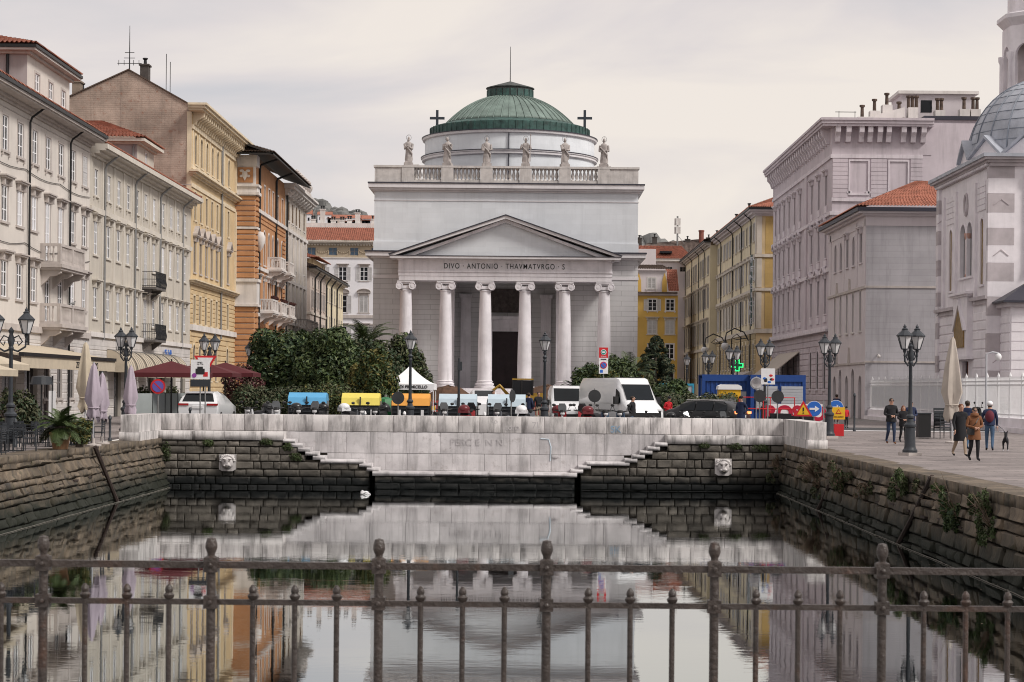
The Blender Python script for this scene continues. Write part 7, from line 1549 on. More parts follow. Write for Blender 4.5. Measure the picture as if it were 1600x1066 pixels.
p = at(1145, 640, 101); t = thing('portable_toilet', 'yellow portable toilet with white domed roof', 'toilet', (p.x - .05, 102.5, .3)); MB().box(-.55, .55, -.5, .55, .1, 2.0).build('cabin', P_YEL, t); MB().prism([(-.62, 2.0), (.62, 2.0), (.58, 2.18), (.4, 2.26), (-.4, 2.26), (-.58, 2.18)], -.58, .62).build('roof', P_WHITE, t); MB().box(-.45, .45, -.53, -.5, .2, 1.9).build('door', P_YEL, t); MB().box(-.3, .3, -.545, -.53, 1.35, 1.6).build('label_plate', P_WHITE, t)
p = at(1243, 640, 98); ban = thing('construction_banner', 'white banner with large red letters hung before the cabins', 'banner', (p.x, 98, .3)); pa, pb = at(1200, 632, 98), at(1287, 632, 98)
MB().box(pa.x - p.x, pb.x - p.x, -.01, .01, .35, 1.32).build('cloth', P_WHITE, ban); lettering('ROSSO', .95, paint('banner_red', (0.42, 0.01, 0.04)), ban, (0, -.02, .55), bold=.05, sx=1.0)
for x in (pa.x - p.x, pb.x - p.x): MB().box(x - .03, x + .03, -.03, .03, 0, 1.5).build('post', PIPE_GREY, ban)
for k, (px, Y, lab) in enumerate(((1179, 96, 'red and white tubular barrier beside the yellow toilet'), (1217, 95.5, 'red and white tubular barrier before the grey shutters'))):
    p = at(px, 640, Y); t = thing('barrier', lab, 'barrier', (p.x, Y, gz(Y)))
    MB().tube([(-.75, 0, 0), (-.75, 0, 1.65), (.75, 0, 1.65), (.75, 0, 0)], .035, 6).tube([(-.75, 0, 1.1), (.75, 0, 1.1)], .03, 6).build('frame', P_RED, t)
p = at(1240, 640, 93); o = MB(); rb = random.Random(3)
for k in range(9): o.cbox((rb.uniform(-1.0, 1.0), rb.uniform(-.3, .3), rb.uniform(.3, .85)), (.6, .5, .35))
tag(o.build('covered_pile', BLACK_F, None, (p.x, 93.5, .25)), 'pile of black covered gear below the red letters', 'pile'); o = MB().box(-.3, .3, -.25, .25, 0, 1.1).build('utility_box', P_WHITE, None, (at(1086, 610, 104).x, 104, .3 + .55)); tag(o, 'white utility box between the hedge and the cabin', 'box')
MB().box(-.28, .28, -.2, .2, -.6, 0).build('leg', PIPE_GREY, o)
p = at(1055, 590, 113); o = MB().box(-1.0, 1.0, 0, .1, 0, 2.2).build('site_board', P_GREYL, None, (p.x, 113, .3)); tag(o, 'grey site board with blue frame behind the oleander', 'board'); MB().box(-1.08, 1.08, -.04, .0, 2.2, 2.32).box(.98, 1.08, -.04, 0, 0, 2.2).build('frame', paint('cyan_frame', (0.04, 0.3, 0.45)), o)
# ================================================================ signs
def pole_sign(label, px, py_c, Y, build, h=None, r=.03, k=1.0):
    p = at(px, py_c, Y); g = gz(Y); t = thing('road_sign', label, 'sign', (p.x, Y, g)); t.scale = (k, k, k); zc = (p.z - g) / k; MB().tube([(0, .04, 0), (0, .04, (h or zc + .35))], r, 7).build('pole', PIPE_GREY, t); build(t, zc); return t
def disc(t, z, rad, mat, y=-.02, name='disc', x=0): o = MB().lathe([(0, 0), (rad, 0), (rad, .015), (0, .015)], 28).build(name, mat, t, (x, y, z)); o.rotation_euler = (R(90), 0, 0); return o
def arrow_sign(t, z):
    disc(t, z, .36, P_WHITE); disc(t, z, .34, P_BLUE, -.03); MB().prism([(-.22, z - .045), (.03, z - .045), (.03, z - .14), (.24, z), (.03, z + .14), (.03, z + .045), (-.22, z + .045)], -.06, -.045).build('arrow', P_WHITE, t)
pole_sign('round blue sign with a white arrow pointing sideways', 1272, 639, 91, arrow_sign); pole_sign('round blue sign half hidden by the yellow works sign', 1306, 637, 95, arrow_sign)
def tri(t, z, s, border, fill): MB().prism([(-s, z - s * .6), (s, z - s * .6), (0, z + s * 1.1)], -.03, -.015).build('triangle', border, t); MB().prism([(-s * .68, z - s * .42), (s * .68, z - s * .42), (0, z + s * .72)], -.045, -.031).build('triangle_field', fill, t); MB().box(-.03, .03, -.06, -.046, z - s * .05, z + s * .35).box(-.03, .03, -.06, -.046, z - s * .3, z - s * .18).build('mark', P_BLACK, t)
pole_sign('red triangular warning sign leaning beside the blue arrow', 1255, 642, 90.6, lambda t, z: tri(t, z, .42, P_RED, P_YEL))
def works(t, z): MB().box(-.3, .3, -.03, -.01, z - .28, z + .28).build('plate', P_YEL, t); MB().prism([(-.14, z - .02), (.14, z - .02), (0, z + .2)], -.045, -.031).build('triangle', P_RED, t); MB().prism([(-.085, z + .01), (.085, z + .01), (0, z + .145)], -.055, -.046).build('triangle_field', P_YEL, t); lettering('Area cantiere', .085, P_BLACK, t, (0, -.04, z - .18)); MB().box(-.22, .22, -.25, .25, 0, .55).build('red_foot', P_RED, t)
pole_sign('yellow works sign with red triangle on a red foot', 1310, 646, 91.5, works)
def parking(t, z):
    MB().box(-.32, .32, -.03, 0, z + .12, z + .85).build('red_plate', P_RED, t); disc(t, z + .52, .2, P_WHITE, -.035); disc(t, z + .52, .16, M('sign_teal', (0.02, 0.25, 0.2), .5, .05, 3), -.055); MB().box(-.1, .1, -.075, -.06, z + .47, z + .57).build('car_mark', P_WHITE, t); lettering('ZONA', .14, P_WHITE, t, (0, -.035, z + .16))
    MB().box(-.32, .32, -.03, 0, z - .08, z + .1).build('plate', P_WHITE, t); MB().box(-.2, .2, -.04, -.03, z - .02, z + .05).build('tow_mark', P_BLACK, t)
    MB().box(-.32, .32, -.03, 0, z - 1.0, z - .1).build('plate', P_WHITE, t); disc(t, z - .4, .25, P_RED, -.035); disc(t, z - .4, .19, P_BLUE, -.055); MB().prism([(-.15, z - .27), (-.13, z - .24), (.15, z - .53), (.13, z - .56)], -.08, -.07).build('slash', P_RED, t); MB().box(-.24, -.04, -.04, -.03, z - .93, z - .72).build('mark', P_BLUE, t)
pole_sign('tall parking sign with red top plate before the end column', 943, 562, 101, parking, h=4.9, k=.72)
def back_disc(t, z): disc(t, z, .29, M('sign_back_grey', (0.035, 0.037, 0.04), .6, .2, 3)); MB().box(-.06, .06, .0, .03, z - .2, z + .2).build('clamp', PIPE_GREY, t)
for px, py, Y, lab in ((622, 622, 91, 'dark back of a round road sign beside the orange bin'), (800, 619, 91, 'dark back of a narrow turned road sign before the church door'), (929, 619, 91.5, 'dark back of a round road sign before the panel van'), (1187, 619, 93, 'dark back of a round road sign before the grey shutters, one nearer the yellow toilet'), (1215, 620, 92.5, 'dark back of a round road sign before the grey shutters, one nearer the blue arrow')):
    t = pole_sign(lab, px, py, Y, back_disc)
    if px == 800: t.rotation_euler = (0, 0, R(62))
def panel_sign(t, z): MB().box(-.42, .42, -.03, 0, z - .42, z + .45).build('plate', P_WHITE, t); MB().box(-.44, .44, -.02, .01, z - .75, z - .43).build('lower_plate', PLASTIC_DK, t); lettering('ZTL', .16, P_BLACK, t, (0, -.04, z + .24)); MB().box(-.2, .2, -.045, -.03, z - .2, z + .05).box(-.12, .12, -.045, -.03, z + .05, z + .14).build('car_mark', P_BLACK, t); disc(t, z - .25, .1, paint('purple', (0.25, 0.05, 0.3)), -.035, x=-.26); MB().box(.14, .34, -.04, -.03, z - .3, z - .1).build('mark', P_RED, t)
pole_sign('white information panel on twin posts before the white car', 313, 578, 88.5, panel_sign, h=2.2)
pole_sign('give way triangle above the white information panel', 321, 567, 90.2, lambda t, z: (MB().prism([(-.52, z + .32), (0, z - .55), (.52, z + .32)], -.03, 0).build('triangle', P_RED, t), MB().prism([(-.36, z + .23), (0, z - .37), (.36, z + .23)], -.045, -.031).build('triangle_field', P_WHITE, t)))
pole_sign('pink and blue round no-parking sign by the glass screen', 247, 604, 96, lambda t, z: (disc(t, z, .36, P_RED), disc(t, z, .27, paint('sign_violet', (0.12, 0.1, 0.4)), -.04), MB().prism([(-.2, z + .16), (-.16, z + .2), (.2, z - .16), (.16, z - .2)], -.06, -.05).build('slash', P_RED, t)))
def graf(t, z): MB().box(-.32, .32, -.03, 0, z - .32, z + .42).build('plate', P_WHITE, t); [MB().ball((random.Random(k).uniform(-.22, .22), -.03, z + random.Random(k + 9).uniform(-.25, .1)), (.09, .012, .06), 7, 5).build('sticker', [P_BLACK, P_BLUE, P_RED, P_BLACK][k % 4], t) for k in range(7)]
pole_sign('sticker covered white sign plate before the blue cabins', 1200, 590, 92, graf, h=2.9)
pole_sign('round traffic mirror covered in stickers beside the sign plate', 1182, 599, 94.5, lambda t, z: (disc(t, z, .3, P_GREYL), disc(t, z, .25, CHROME, -.04)))
MBp = MB().tube([(0, 0, 0), (0, 0, 3.45)], [.07, .05], 8).box(-.06, .14, -.06, .06, 2.9, 3.3).build('info_post', PLASTIC_DK, None, (at(717, 600, 90).x, 90, .15)); tag(MBp, 'slim dark post standing before the church columns', 'post')
# pharmacy cross
p = at(1152, 571, 128); t = thing('pharmacy_cross', 'glowing green pharmacy cross', 'sign', (p.x, 128, p.z)); t.scale = (.85, .85, .85); MB().box(-.16, .16, -.05, .05, -.45, .45).box(-.45, -.161, -.05, .05, -.16, .16).box(.161, .45, -.05, .05, -.16, .16).build('cross', GLOW_GREEN, t); MB().box(-.10, .10, -.07, -.052, -.37, .37).box(-.37, -.102, -.07, -.052, -.1, .1).box(.102, .37, -.07, -.052, -.1, .1).build('inner_cross', M('led_dark', (0.0, 0.09, 0.03), .5, 0, bump=0), t)
MB().tube([(0, .06, -.4), (0, .06, (-p.z + .3) / .85)], .05, 6).build('post', PIPE_BLACK, t)
# bollards
for k, (px, Y) in enumerate(((24, 71), (172, 80), (297, 92), (806, 90.5), (1335, 98), (570, 89.3), (632, 89.3), (757, 89.4))):
    p = at(px, 650, Y); h_ = 1.05 if px != 1335 else 1.9
    tag(MB().lathe([(.08, 0), (.08, .1), (.05, .15), (.05, h_ - .2), (.08, h_ - .15), (.06, h_ - .05), (.0, h_)], 10).build('bollard', LAMP_IRON if k not in (5, 6, 7) else P_WHITE, None, (p.x, Y, gz(Y)), smooth=40), ['black bollard behind the café chairs at the picture edge', 'black bollard beside the closed lilac parasols', 'black bollard in front of the white car', 'dark bollard beside the turned road sign', 'tall thin dark bollard by the yellow works sign', 'short white bollard before the blue bin', 'short white bollard near the orange bin', 'short white bollard between the pale bins'][k], 'bollard', 'bollards')

# ================================================================ café terrace
def chair_proto():
    t = thing('cafe_chair', '-', 'chair'); m = PLASTIC_DK
    MB().box(-.22, .22, -.22, .22, .43, .47).build('seat', m, t)
    b = MB().box(-.22, .22, .2, .235, .80, .90)
    for k in range(4): b.box(-.2, .2, .205, .23, .52 + k * .07, .56 + k * .07)
    b.build('backrest', m, t)
    for x in (-.21, .21):
        MB().tube([(x, .22, 0), (x, .2, .45), (x, .22, .9)], .016, 5).build('leg', m, t); MB().tube([(x, -.2, 0), (x, -.2, .66), (x, .18, .66)], .016, 5).build('leg', m, t)
    return t
def table_proto():
    t = thing('cafe_table', '-', 'table'); MB().box(-.35, .35, -.35, .35, .72, .75).build('table_top', PLASTIC_DK, t); MB().tube([(0, 0, 0), (0, 0, .72)], .035, 6).build('leg', PLASTIC_DK, t); MB().box(-.25, .25, -.25, .25, 0, .03).build('base', PLASTIC_DK, t); return t
chp, tbp = chair_proto(), table_proto(); first = {'c': True, 't': True}
def place(kind, x, y, rz, label, group):
    pr = chp if kind == 'c' else tbp; o = pr if first[kind] else copy_tree(pr); first[kind] = False; o.location = (x, y, gz(y)); o.rotation_euler = (0, 0, rz); o['label'] = label; o['group'] = group
rc = random.Random(4)
for i in range(9):
    for j in range(2):
        y = 62.0 + i * 1.75 + j * .5; x = -17.6 - j * 1.75 + i * .085
        if 68.2 < y < 71.0 and j == 0: continue
        place('t', x, y, rc.uniform(-.1, .1), 'square dark table on the café terrace by the canal', 'café tables')
        for a in (0, 90, 180, 270):
            if rc.random() < .88: place('c', x + .55 * math.cos(R(a)), y + .55 * math.sin(R(a)), R(a - 90) + rc.uniform(-.2, .2), 'dark slatted armchair at the café terrace tables', 'café chairs')
def closed_parasol(label, px, pyt, Y, mat, r=.28, X=None, base=0.0, drop=1.9):
    p = at(px, pyt, Y); H = p.z - gz(Y); t = thing('closed_parasol', label, 'parasol', (p.x, Y, gz(Y))); n = 20; r_ = random.Random(px); prof = [(.03, H), (.09, H - .12), (r * .62, H - drop * .35), (r * .95, H - drop * .7), (r * .55, H - drop * .86), (r * .75, H - drop), (r * .6, H - drop * 1.06)]; vs = []
    for q, z in prof:
        for i in range(n): a = 2 * PI * i / n; f_ = 1 + .28 * math.sin(a * 5 + px) * (q > .05) + r_.uniform(-.06, .06); vs.append((q * f_ * math.cos(a), q * f_ * math.sin(a), z + (r_.uniform(-.12, .12) if z < H - drop * .95 else 0)))
    MB().add(vs, [(k * n + i, k * n + (i + 1) % n, (k + 1) * n + (i + 1) % n, (k + 1) * n + i) for k in range(len(prof) - 1) for i in range(n)]).build('canopy', mat, t, smooth=80); MB().tube([(0, 0, .05), (0, 0, H + .05)], .03, 6).build('pole', P_GREYL, t); MB().lathe([(.3, 0), (.3, .06), (.06, .1), (.05, .3)], 14).build('base', GREY_TRIM, t); MB().tube([(r * .72 * math.cos(k * .6), r * .72 * math.sin(k * .6), H - drop * .86) for k in range(11)], .025, 5).build('strap', mat, t)
closed_parasol('closed cream parasol with dark print beside the lilac ones', 134, 535, 80, CREAM_F, .34, drop=2.6); closed_parasol('closed lilac parasol nearest the potted palm', 147, 568, 73.5, LILAC_F, .3); closed_parasol('closed lilac parasol hanging lower behind its neighbour', 160, 583, 76, LILAC_F, .28, drop=1.7); closed_parasol('closed lilac parasol beside the white parapet block', 205, 572, 83, LILAC_F, .3)
closed_parasol('tall closed beige parasol before the marble church', 1489, 527, 86, BEIGE_F, .42, drop=3.4)
def parasol(label, X, Y, z, w, d, mat, rise=.55, print_=None):
    t = thing('parasol', label, 'parasol', (X, Y, gz(Y))); g = gz(Y); z -= g
    b = MB(); b.add([(-w / 2, -d / 2, z), (w / 2, -d / 2, z), (w / 2, d / 2, z), (-w / 2, d / 2, z), (0, 0, z + rise)], [(0, 1, 4), (1, 2, 4), (2, 3, 4), (3, 0, 4)]); b.build('canopy', mat, t); b = MB().box(-w / 2, w / 2, -d / 2, -d / 2 + .01, z - .22, z).box(-w / 2, -w / 2 + .01, -d / 2, d / 2, z - .22, z).box(w / 2 - .01, w / 2, -d / 2, d / 2, z - .22, z).box(-w / 2, w / 2, d / 2 - .01, d / 2, z - .22, z).build('valance', mat, t)
    MB().tube([(0, 0, 0), (0, 0, z + rise + .1)], .04, 7).build('pole', PIPE_BLACK, t); b = MB()
    for x, y in ((-w / 2, -d / 2), (w / 2, -d / 2), (w / 2, d / 2), (-w / 2, d / 2)): b.tube([(0, 0, z + rise - .03), (x, y, z - .02)], .015, 4)
    b.build('ribs', PIPE_BLACK, t)
parasol('open cream parasol cut by the picture edge', -19.6, 68, 2.75, 3.6, 3.2, CREAM_F); parasol('open cream parasol behind the one at the picture edge', -20.6, 74.5, 3.0, 3.2, 3.0, CREAM_F)
for k, (px, Y, lab) in enumerate(((268, 100, 'large dark red parasol beside the white car'), (318, 107, 'dark red parasol in the middle of the red ones'), (352, 113, 'dark red parasol nearest the evergreen tree'))): p = at(px, 583, Y); parasol(lab, p.x, Y, p.z, 3.6, 3.4, RED_F, .6)
bush('red_creeper', 'dark red creeper covering the terrace near the evergreen tree', 378, 577, 116, 2.6, [M('leaf_red', (0.07, 0.010, 0.014), .6, .5, 2, bump=0), LEAF_DRY], 5000, .1, 21, 'creeper')
# awnings
t = thing('awning', 'long flat cream awning with dark edge over the café front', 'awning', (-24.9, 84.6, 0)); MB().prism([(0, 4.2), (3.4, 3.55), (3.4, 3.45), (0, 4.1)], 0, 19).build('cloth', CREAM_F, t); MB().box(3.38, 3.43, 0, 19, 2.95, 3.46).build('valance', CREAM_F, t); MB().box(3.3, 3.5, -.05, 19.05, 3.46, 3.62).build('front_bar', PIPE_BLACK, t)
MB().box(0, 3.4, 18.98, 19.03, 3.4, 3.6).build('side_bar', PIPE_BLACK, t); lettering('ZERO  BAR  CAFFE  ZERO', .42, BLACK_F, t, (3.44, 12.5, 3.05), R(90))
for k in range(7):
    Y = 119.4 + k * 3.1; t = thing('dome_awning', ['rounded cream awning nearest the cream parasol', 'second rounded cream awning from the cream parasol', 'third rounded cream awning from the cream parasol', 'fourth rounded cream awning from the cream parasol', 'rounded cream awning under the iron balconies', 'rounded cream awning just past the iron balconies', 'rounded cream awning nearest the yellow palace'][k], 'awning', (-24.95, Y, 3.0)); b = MB(); n = 8
    prof = [(1.25 * math.sin(PI / 2 * i / n), 1.35 * math.cos(PI / 2 * i / n)) for i in range(n + 1)]
    b.v = [(x, y, z) for x, z in prof for y in (-1.25, -.6, 0, .6, 1.25)]; b.f = [(i * 5 + j, i * 5 + j + 1, (i + 1) * 5 + j + 1, (i + 1) * 5 + j) for i in range(n) for j in range(4)] ; b.mi = [0] * len(b.f); o = len(b.v)
    for s in (-1.25, 1.25): b.add([(0, s, 0)] + [(x, s, z) for x, z in prof], [(0, i + 1, i + 2) for i in range(n)])
    b.build('cloth', CREAM_F, t, smooth=35); MB().box(1.24, 1.26, -1.25, 1.25, -.28, 0).build('valance', CREAM_F, t)
    r_ = MB()
    for y in (-1.25, -.6, 0, .6, 1.25): r_.tube([(x + .01, y, z + .01) for x, z in prof], .018, 4)
    r_.build('ribs', PIPE_GREY, t)
o = lettering('Adore', .75, P_BLACK, None, (-24.85, 121.6, 4.15), R(90), 'shop_sign', bold=.02); tag(o, 'black shop name lettering over the rounded cream awnings', 'sign'); o = lettering('951 Caff\u00e8', .7, P_BLUE, None, (-24.82, 137.5, 4.2), R(90), 'shop_sign', bold=.02); tag(o, 'blue shop name lettering near the yellow palace', 'sign')
# glass screens and planters of the terrace behind the parapet
for k in range(5):
    px = 222 + k * 20; Y = 97.5 + k * 1.6; p = at(px, 640, Y); t = thing('glass_screen', ['glass terrace screen nearest the lilac parasol', 'second glass terrace screen from the lilac parasol', 'glass terrace screen right behind the no-parking sign', 'fourth glass terrace screen from the lilac parasol', 'glass terrace screen nearest the white car'][k], 'screen', (p.x, Y, gz(Y)), R(60)); MB().box(-.75, .75, -.01, .01, .45, 1.55).build('pane', M('screen_glass', (0.30, 0.33, 0.33), .1, .1, 1, bump=0, spec=.8), t); MB().box(-.78, .78, -.2, .2, 0, .45).build('planter', PLASTIC_DK, t); MB().box(-.78, -.74, -.02, .02, .45, 1.6).box(.74, .78, -.02, .02, .45, 1.6).build('frame', PIPE_BLACK, t)
for k, px in enumerate((225, 246, 270)): bush('olive_plant', ['olive plant behind the glass screen nearest the lilac parasol', 'olive plant behind the no-parking sign', 'olive plant closest to the white car'][k], px, 606, 99.5 + k * 1.5, 1.0, [LEAF_OLIVE, LEAF_MID], 1200, .08, 30 + k, 'plant')
bush('terrace_bush', 'dark leafy bush at the picture edge behind the lamp post', 20, 612, 75, 1.9, [LEAF_OLIVE, LEAF_DK], 3000, .09, 40, 'plant'); bush('terrace_bush', 'light green bush between the potted palm and the lilac parasol', 124, 655, 72, 1.0, [LEAF_MID, LEAF_YEL], 1800, .07, 41, 'plant')
for k, (px, Y) in enumerate(((65, 78), (82, 80))): p = at(px, 606, Y); t = thing('menu_board', ['tall black terrace heater with shade near the potted palm', 'white hanging menu banner near the potted palm'][k], 'board' if k else 'heater', (p.x, Y, 0)); MB().tube([(0, 0, 0), (0, 0, 2.6)], .04, 6).build('post', PIPE_BLACK, t); (MB().lathe([(.45, 2.25), (.38, 2.55), (.1, 2.6)], 14).build('shade', PLASTIC_DK, t) if k == 0 else MB().box(-.14, .14, -.03, -.01, .9, 2.0).build('banner', P_WHITE, t))

# ================================================================ by the marble church: fence, bins
t = thing('church_fence', 'white iron fence on a stone plinth before the marble church', 'fence', (24.3, 95, 0)); L_ = 46.0
MB().xprism([(0, .1), (L_, .1), (L_, 1.0), (0, 1.0)], -.2, .2).box(-.45, .2, 0, L_, .1, .55).build('plinth', SPI_W, t)
for z in (1.15, 2.65, 2.85): MB().box(-.03, .03, 0, L_, z, z + .05).build('rail', P_WHITE, t)
pm_ = MB().box(-.06, .06, -.06, .06, 0, 2.1).lathe([(.08, 2.1), (.05, 2.2), (0, 2.32)], 8).mesh('post', P_WHITE)
for k in range(19): put(pm_, 'post', t, (0, .2 + k * 2.5, 1.0))
b = MB()
for k in range(306): y = .15 + k * .15; b.box(-.012, .012, y - .012, y + .012, 1.0, 2.98); b.add([(-.03, y, 2.98), (.03, y, 2.98), (0, y, 3.1), (0, y - .03, 3.0), (0, y + .03, 3.0)], [(0, 1, 2), (3, 4, 2)])
b.build('bars', P_WHITE, t, kind='stuff')
for k in range(11): MB().box(.05, .08, .08, 2.42, 1.2, 2.62).build('board', M('fence_board', (0.50, 0.52, 0.56), .6, .05, 1), t, (0, 17.7 + k * 2.5, 0))
p = at(1453, 690, 90); t = thing('litter_bin', 'black litter bin beside the stacked terrace chairs', 'bin', (p.x - .3, 90, gz(90))); MB().box(-.28, .28, -.28, .28, .05, 1.1).build('body', P_BLACK, t); MB().box(-.3, .3, -.3, .3, 1.1, 1.16).build('lid', PLASTIC_DK, t)
for k in range(4):
    o = copy_tree(chp); o.location = (p.x + .55, 90 + .02 * k, gz(90) + k * .13); o.rotation_euler = (0, 0, R(20)); o['label'] = 'dark chair in the stack beside the black litter bin'; o['group'] = 'stacked chairs by the beige parasol'; o.scale = (1.25, 1.25, 1.1)
p = at(1540, 690, 100); t = thing('camera_post', 'slim grey post carrying a white security camera dome', 'post', (p.x, 100, gz(100))); MB().tube([(0, 0, 0), (0, 0, 3.9), (.3, 0, 4.0), (.6, 0, 3.95)], .05, 7).build('post', P_GREYL, t); MB().lathe([(.0, -.3), (.14, -.22), (.17, -.05), (.12, .05), (.05, .1)], 12, (.6, 0, 3.85)).build('camera_dome', P_WHITE, t, smooth=50)
p = at(1200, 555, 175); t = thing('shop_awning', 'cream sloping awning on the mauve palace', 'awning', (24.4, 186, 4.6)); MB().prism([(0, 1.2), (-3.4, -1.6), (-3.4, -1.7), (0, 1.1)], -7, 7).build('cloth', BEIGE_F, t); MB().box(-3.42, -3.36, -7, 7, -2.1, -1.6).build('valance', BEIGE_F, t)
# ================================================================ people
def hand_mesh():
    b = MB(); b.ball((0, 0, -.05), (.022, .042, .055), 8, 6)
    for k in range(4): y = -.03 + .02 * k; L_ = [.065, .08, .075, .055][k]; b.tube([(0, y, -.09), (-.008, y, -.09 - L_ * .55), (-.03, y, -.09 - L_)], [.0105, .010, .007], 5)
    b.tube([(-.01, -.04, -.03), (-.03, -.06, -.06), (-.04, -.055, -.095)], [.013, .011, .008], 5); return b.mesh('hand', SKIN, 60)
HAND = hand_mesh()
def person(label, px, pyf, h_px, rz, Y=None, stride=0.0, arms='down', coat=None, legs=None, shoes=None, hair=None, hat=None, coat_len=0.0, glasses=False, long_hair=False, scarf=None, bag=None, lean=0.0, X=None, height=None, group=None):
    if Y is None:
        Y = 80.0
        for _ in range(8): Y = (EYE - gz(Y)) * F / (pyf - ROLL * (px - CX) - CY)
    x = at(px, pyf, Y).x if X is None else X; S = (height or h_px * Y / F) / 1.76
    coat, legs, shoes, hair = coat or BLACK_F, legs or NAVY_F, shoes or BLACK_F, hair or HAIR
    t = thing('person', label, 'person', (x, Y, gz(Y)), rz, group)
    J = {'pel': (0, .01, .95, .135, .105), 'wai': (0, .0, 1.12, .14, .10), 'che': (0, -.0 - lean * .4, 1.32, .165, .115), 'nec': (0, -.01 - lean, 1.50, .06, .06), 'hd0': (0, -.025 - lean * 1.2, 1.575, .075, .085), 'hd1': (0, -.025 - lean * 1.3, 1.67, .082, .10), 'hd2': (0, -.015 - lean * 1.3, 1.735, .05, .06)}
    E_ = [('pel', 'wai'), ('wai', 'che'), ('che', 'nec'), ('nec', 'hd0'), ('hd0', 'hd1'), ('hd1', 'hd2')]
    for s, n in ((-1, 'l'), (1, 'r')):
        st = stride * s
        J['hip' + n] = (s * .095, .01, .88, .095, .095); J['kne' + n] = (s * .10, -.03 - st * .45, .50, .068, .07); J['ank' + n] = (s * .10, .03 - st * .9 + (.14 if st < 0 else 0), .10 + (.05 if st < 0 else 0), .045, .045); J['toe' + n] = (s * .115, -.14 - st * .9 + (.1 if st < 0 else 0), .045, .04, .035)
        J['sho' + n] = (s * .185, -lean * .8, 1.42, .075, .07)
        if arms == 'down' or (arms == 'lead' and n == 'l'): J['elb' + n] = (s * .25, .03 + st * .25, 1.15, .055, .055); J['wri' + n] = (s * .25, -.05 + st * .5, .90, .036, .036)
        elif arms == 'lead': J['elb' + n] = (s * .27, -.08, 1.18, .055, .055); J['wri' + n] = (s * .42, -.2, 1.0, .036, .036)
        elif arms == 'pockets': J['elb' + n] = (s * .29, .08, 1.14, .058, .058); J['wri' + n] = (s * .2, -.08, .97, .04, .04)
        else: J['elb' + n] = (s * .26, .0, 1.14, .055, .055); J['wri' + n] = (s * .075, -.24, 1.10, .036, .036)
        E_ += [('pel', 'hip' + n), ('hip' + n, 'kne' + n), ('kne' + n, 'ank' + n), ('ank' + n, 'toe' + n), ('che', 'sho' + n), ('sho' + n, 'elb' + n), ('elb' + n, 'wri' + n)]
    names = list(J); me = bpy.data.meshes.new('body'); me.from_pydata([J[n][:3] for n in names], [(names.index(a), names.index(b_)) for a, b_ in E_], [])
    o = bpy.data.objects.new('body', me); o.modifiers.new('skin', 'SKIN'); 
    for i, n in enumerate(names): sv = me.skin_vertices[0].data[i]; sv.radius = J[n][3:]; sv.use_root = n == 'pel'
    sb = o.modifiers.new('sub', 'SUBSURF'); sb.levels = sb.render_levels = 2
    m2 = evaluated(o); bpy.data.objects.remove(o); bpy.data.meshes.remove(me)
    for m in (coat, legs, SKIN, shoes, hair): m2.materials.append(m)
    for pl in m2.polygons:
        c = pl.center
        if c.z > 1.505 and abs(c.x) < .13: mi = 4 if (c.z > 1.70 or (c.y > -.03 - lean * 1.3 and c.z > 1.56)) else 2
        elif c.z > .93 or (abs(c.x) > .19 and c.z > .84): mi = 0
        elif c.z > .10: mi = 1
        else: mi = 3
        pl.material_index = mi; pl.use_smooth = True
    body = put(m2, 'body', t)
    hy = -.025 - lean * 1.3
    f_ = MB().ball((0, hy - .105, 1.635), (.015, .02, .024), 6, 5)
    for s in (-1, 1): f_.ball((s * .08, hy, 1.635), (.014, .02, .03), 6, 5)
    f_.build('nose_and_ears', SKIN, t, smooth=60)
    if glasses: MB().box(-.075, .075, hy - .108, hy - .085, 1.64, 1.675).build('sunglasses', P_BLACK, t)
    else: MB().ball((-.032, hy - .092, 1.655), (.013, .008, .008), 6, 4).ball((.032, hy - .092, 1.655), (.013, .008, .008), 6, 4).build('eyes', P_BLACK, t)
    MB().ball((0, hy - .095, 1.585), (.028, .008, .007), 7, 4).build('mouth', M('lips', (0.32, 0.12, 0.1), .5, .05, 3, bump=0), t)
    if hat: MB().ball((0, hy + .012, 1.70), (.105, .12, .095), 12, 8).build('hat', hat, t, smooth=60)
    else: MB().ball((0, hy + .03, 1.675), (.092, .105, .088), 12, 8).build('hair', hair, t, smooth=60)
    if long_hair: MB().ball((0, hy + .04, 1.56), (.13, .09, .17), 10, 8).build('long_hair', hair, t, smooth=60)
    if scarf: MB().lathe([(.1, 1.44), (.14, 1.47), (.135, 1.54), (.09, 1.57)], 14, (0, -.01 - lean, 0)).build('scarf', scarf, t, smooth=60)
    if coat_len:
        n = 18; zb = .98 - coat_len; prof = [(.175, .135, 1.34), (.185, .14, 1.18), (.19, .145, 1.0), (.20 + coat_len * .07, .16 + coat_len * .12, zb + .02), (.195 + coat_len * .07, .155 + coat_len * .12, zb)]; vs = []
        for k, (a_, b_, z) in enumerate(prof):
            for i in range(n): an = 2 * PI * i / n; q = 1 + (.05 * math.sin(an * 5 + px) if z < 1 else 0); vs.append((a_ * q * math.cos(an), b_ * q * math.sin(an) - lean * .3 * (z > 1.1), z))
        MB().add(vs, [(k * n + i, k * n + (i + 1) % n, (k + 1) * n + (i + 1) % n, (k + 1) * n + i) for k in range(len(prof) - 1) for i in range(n)]).build('coat', coat, t, smooth=70)
    if arms != 'pockets':
        for s, n in ((-1, 'l'), (1, 'r')):
            w = J['wri' + n]; hnd = put(HAND, 'hand', t, w[:3])
            if arms == 'front': hnd.rotation_euler = (R(-20), R(s * 70), 0)
            if s > 0: hnd.scale = (-1, 1, 1)
    if bag == 'shoulder': MB().tube([(.16, -.02, 1.46), (.0, -.17, 1.25), (-.18, -.12, 1.05)], .015, 4).box(-.28, -.06, -.2, -.1, .86, 1.06).build('bag', P_BLACK, t)
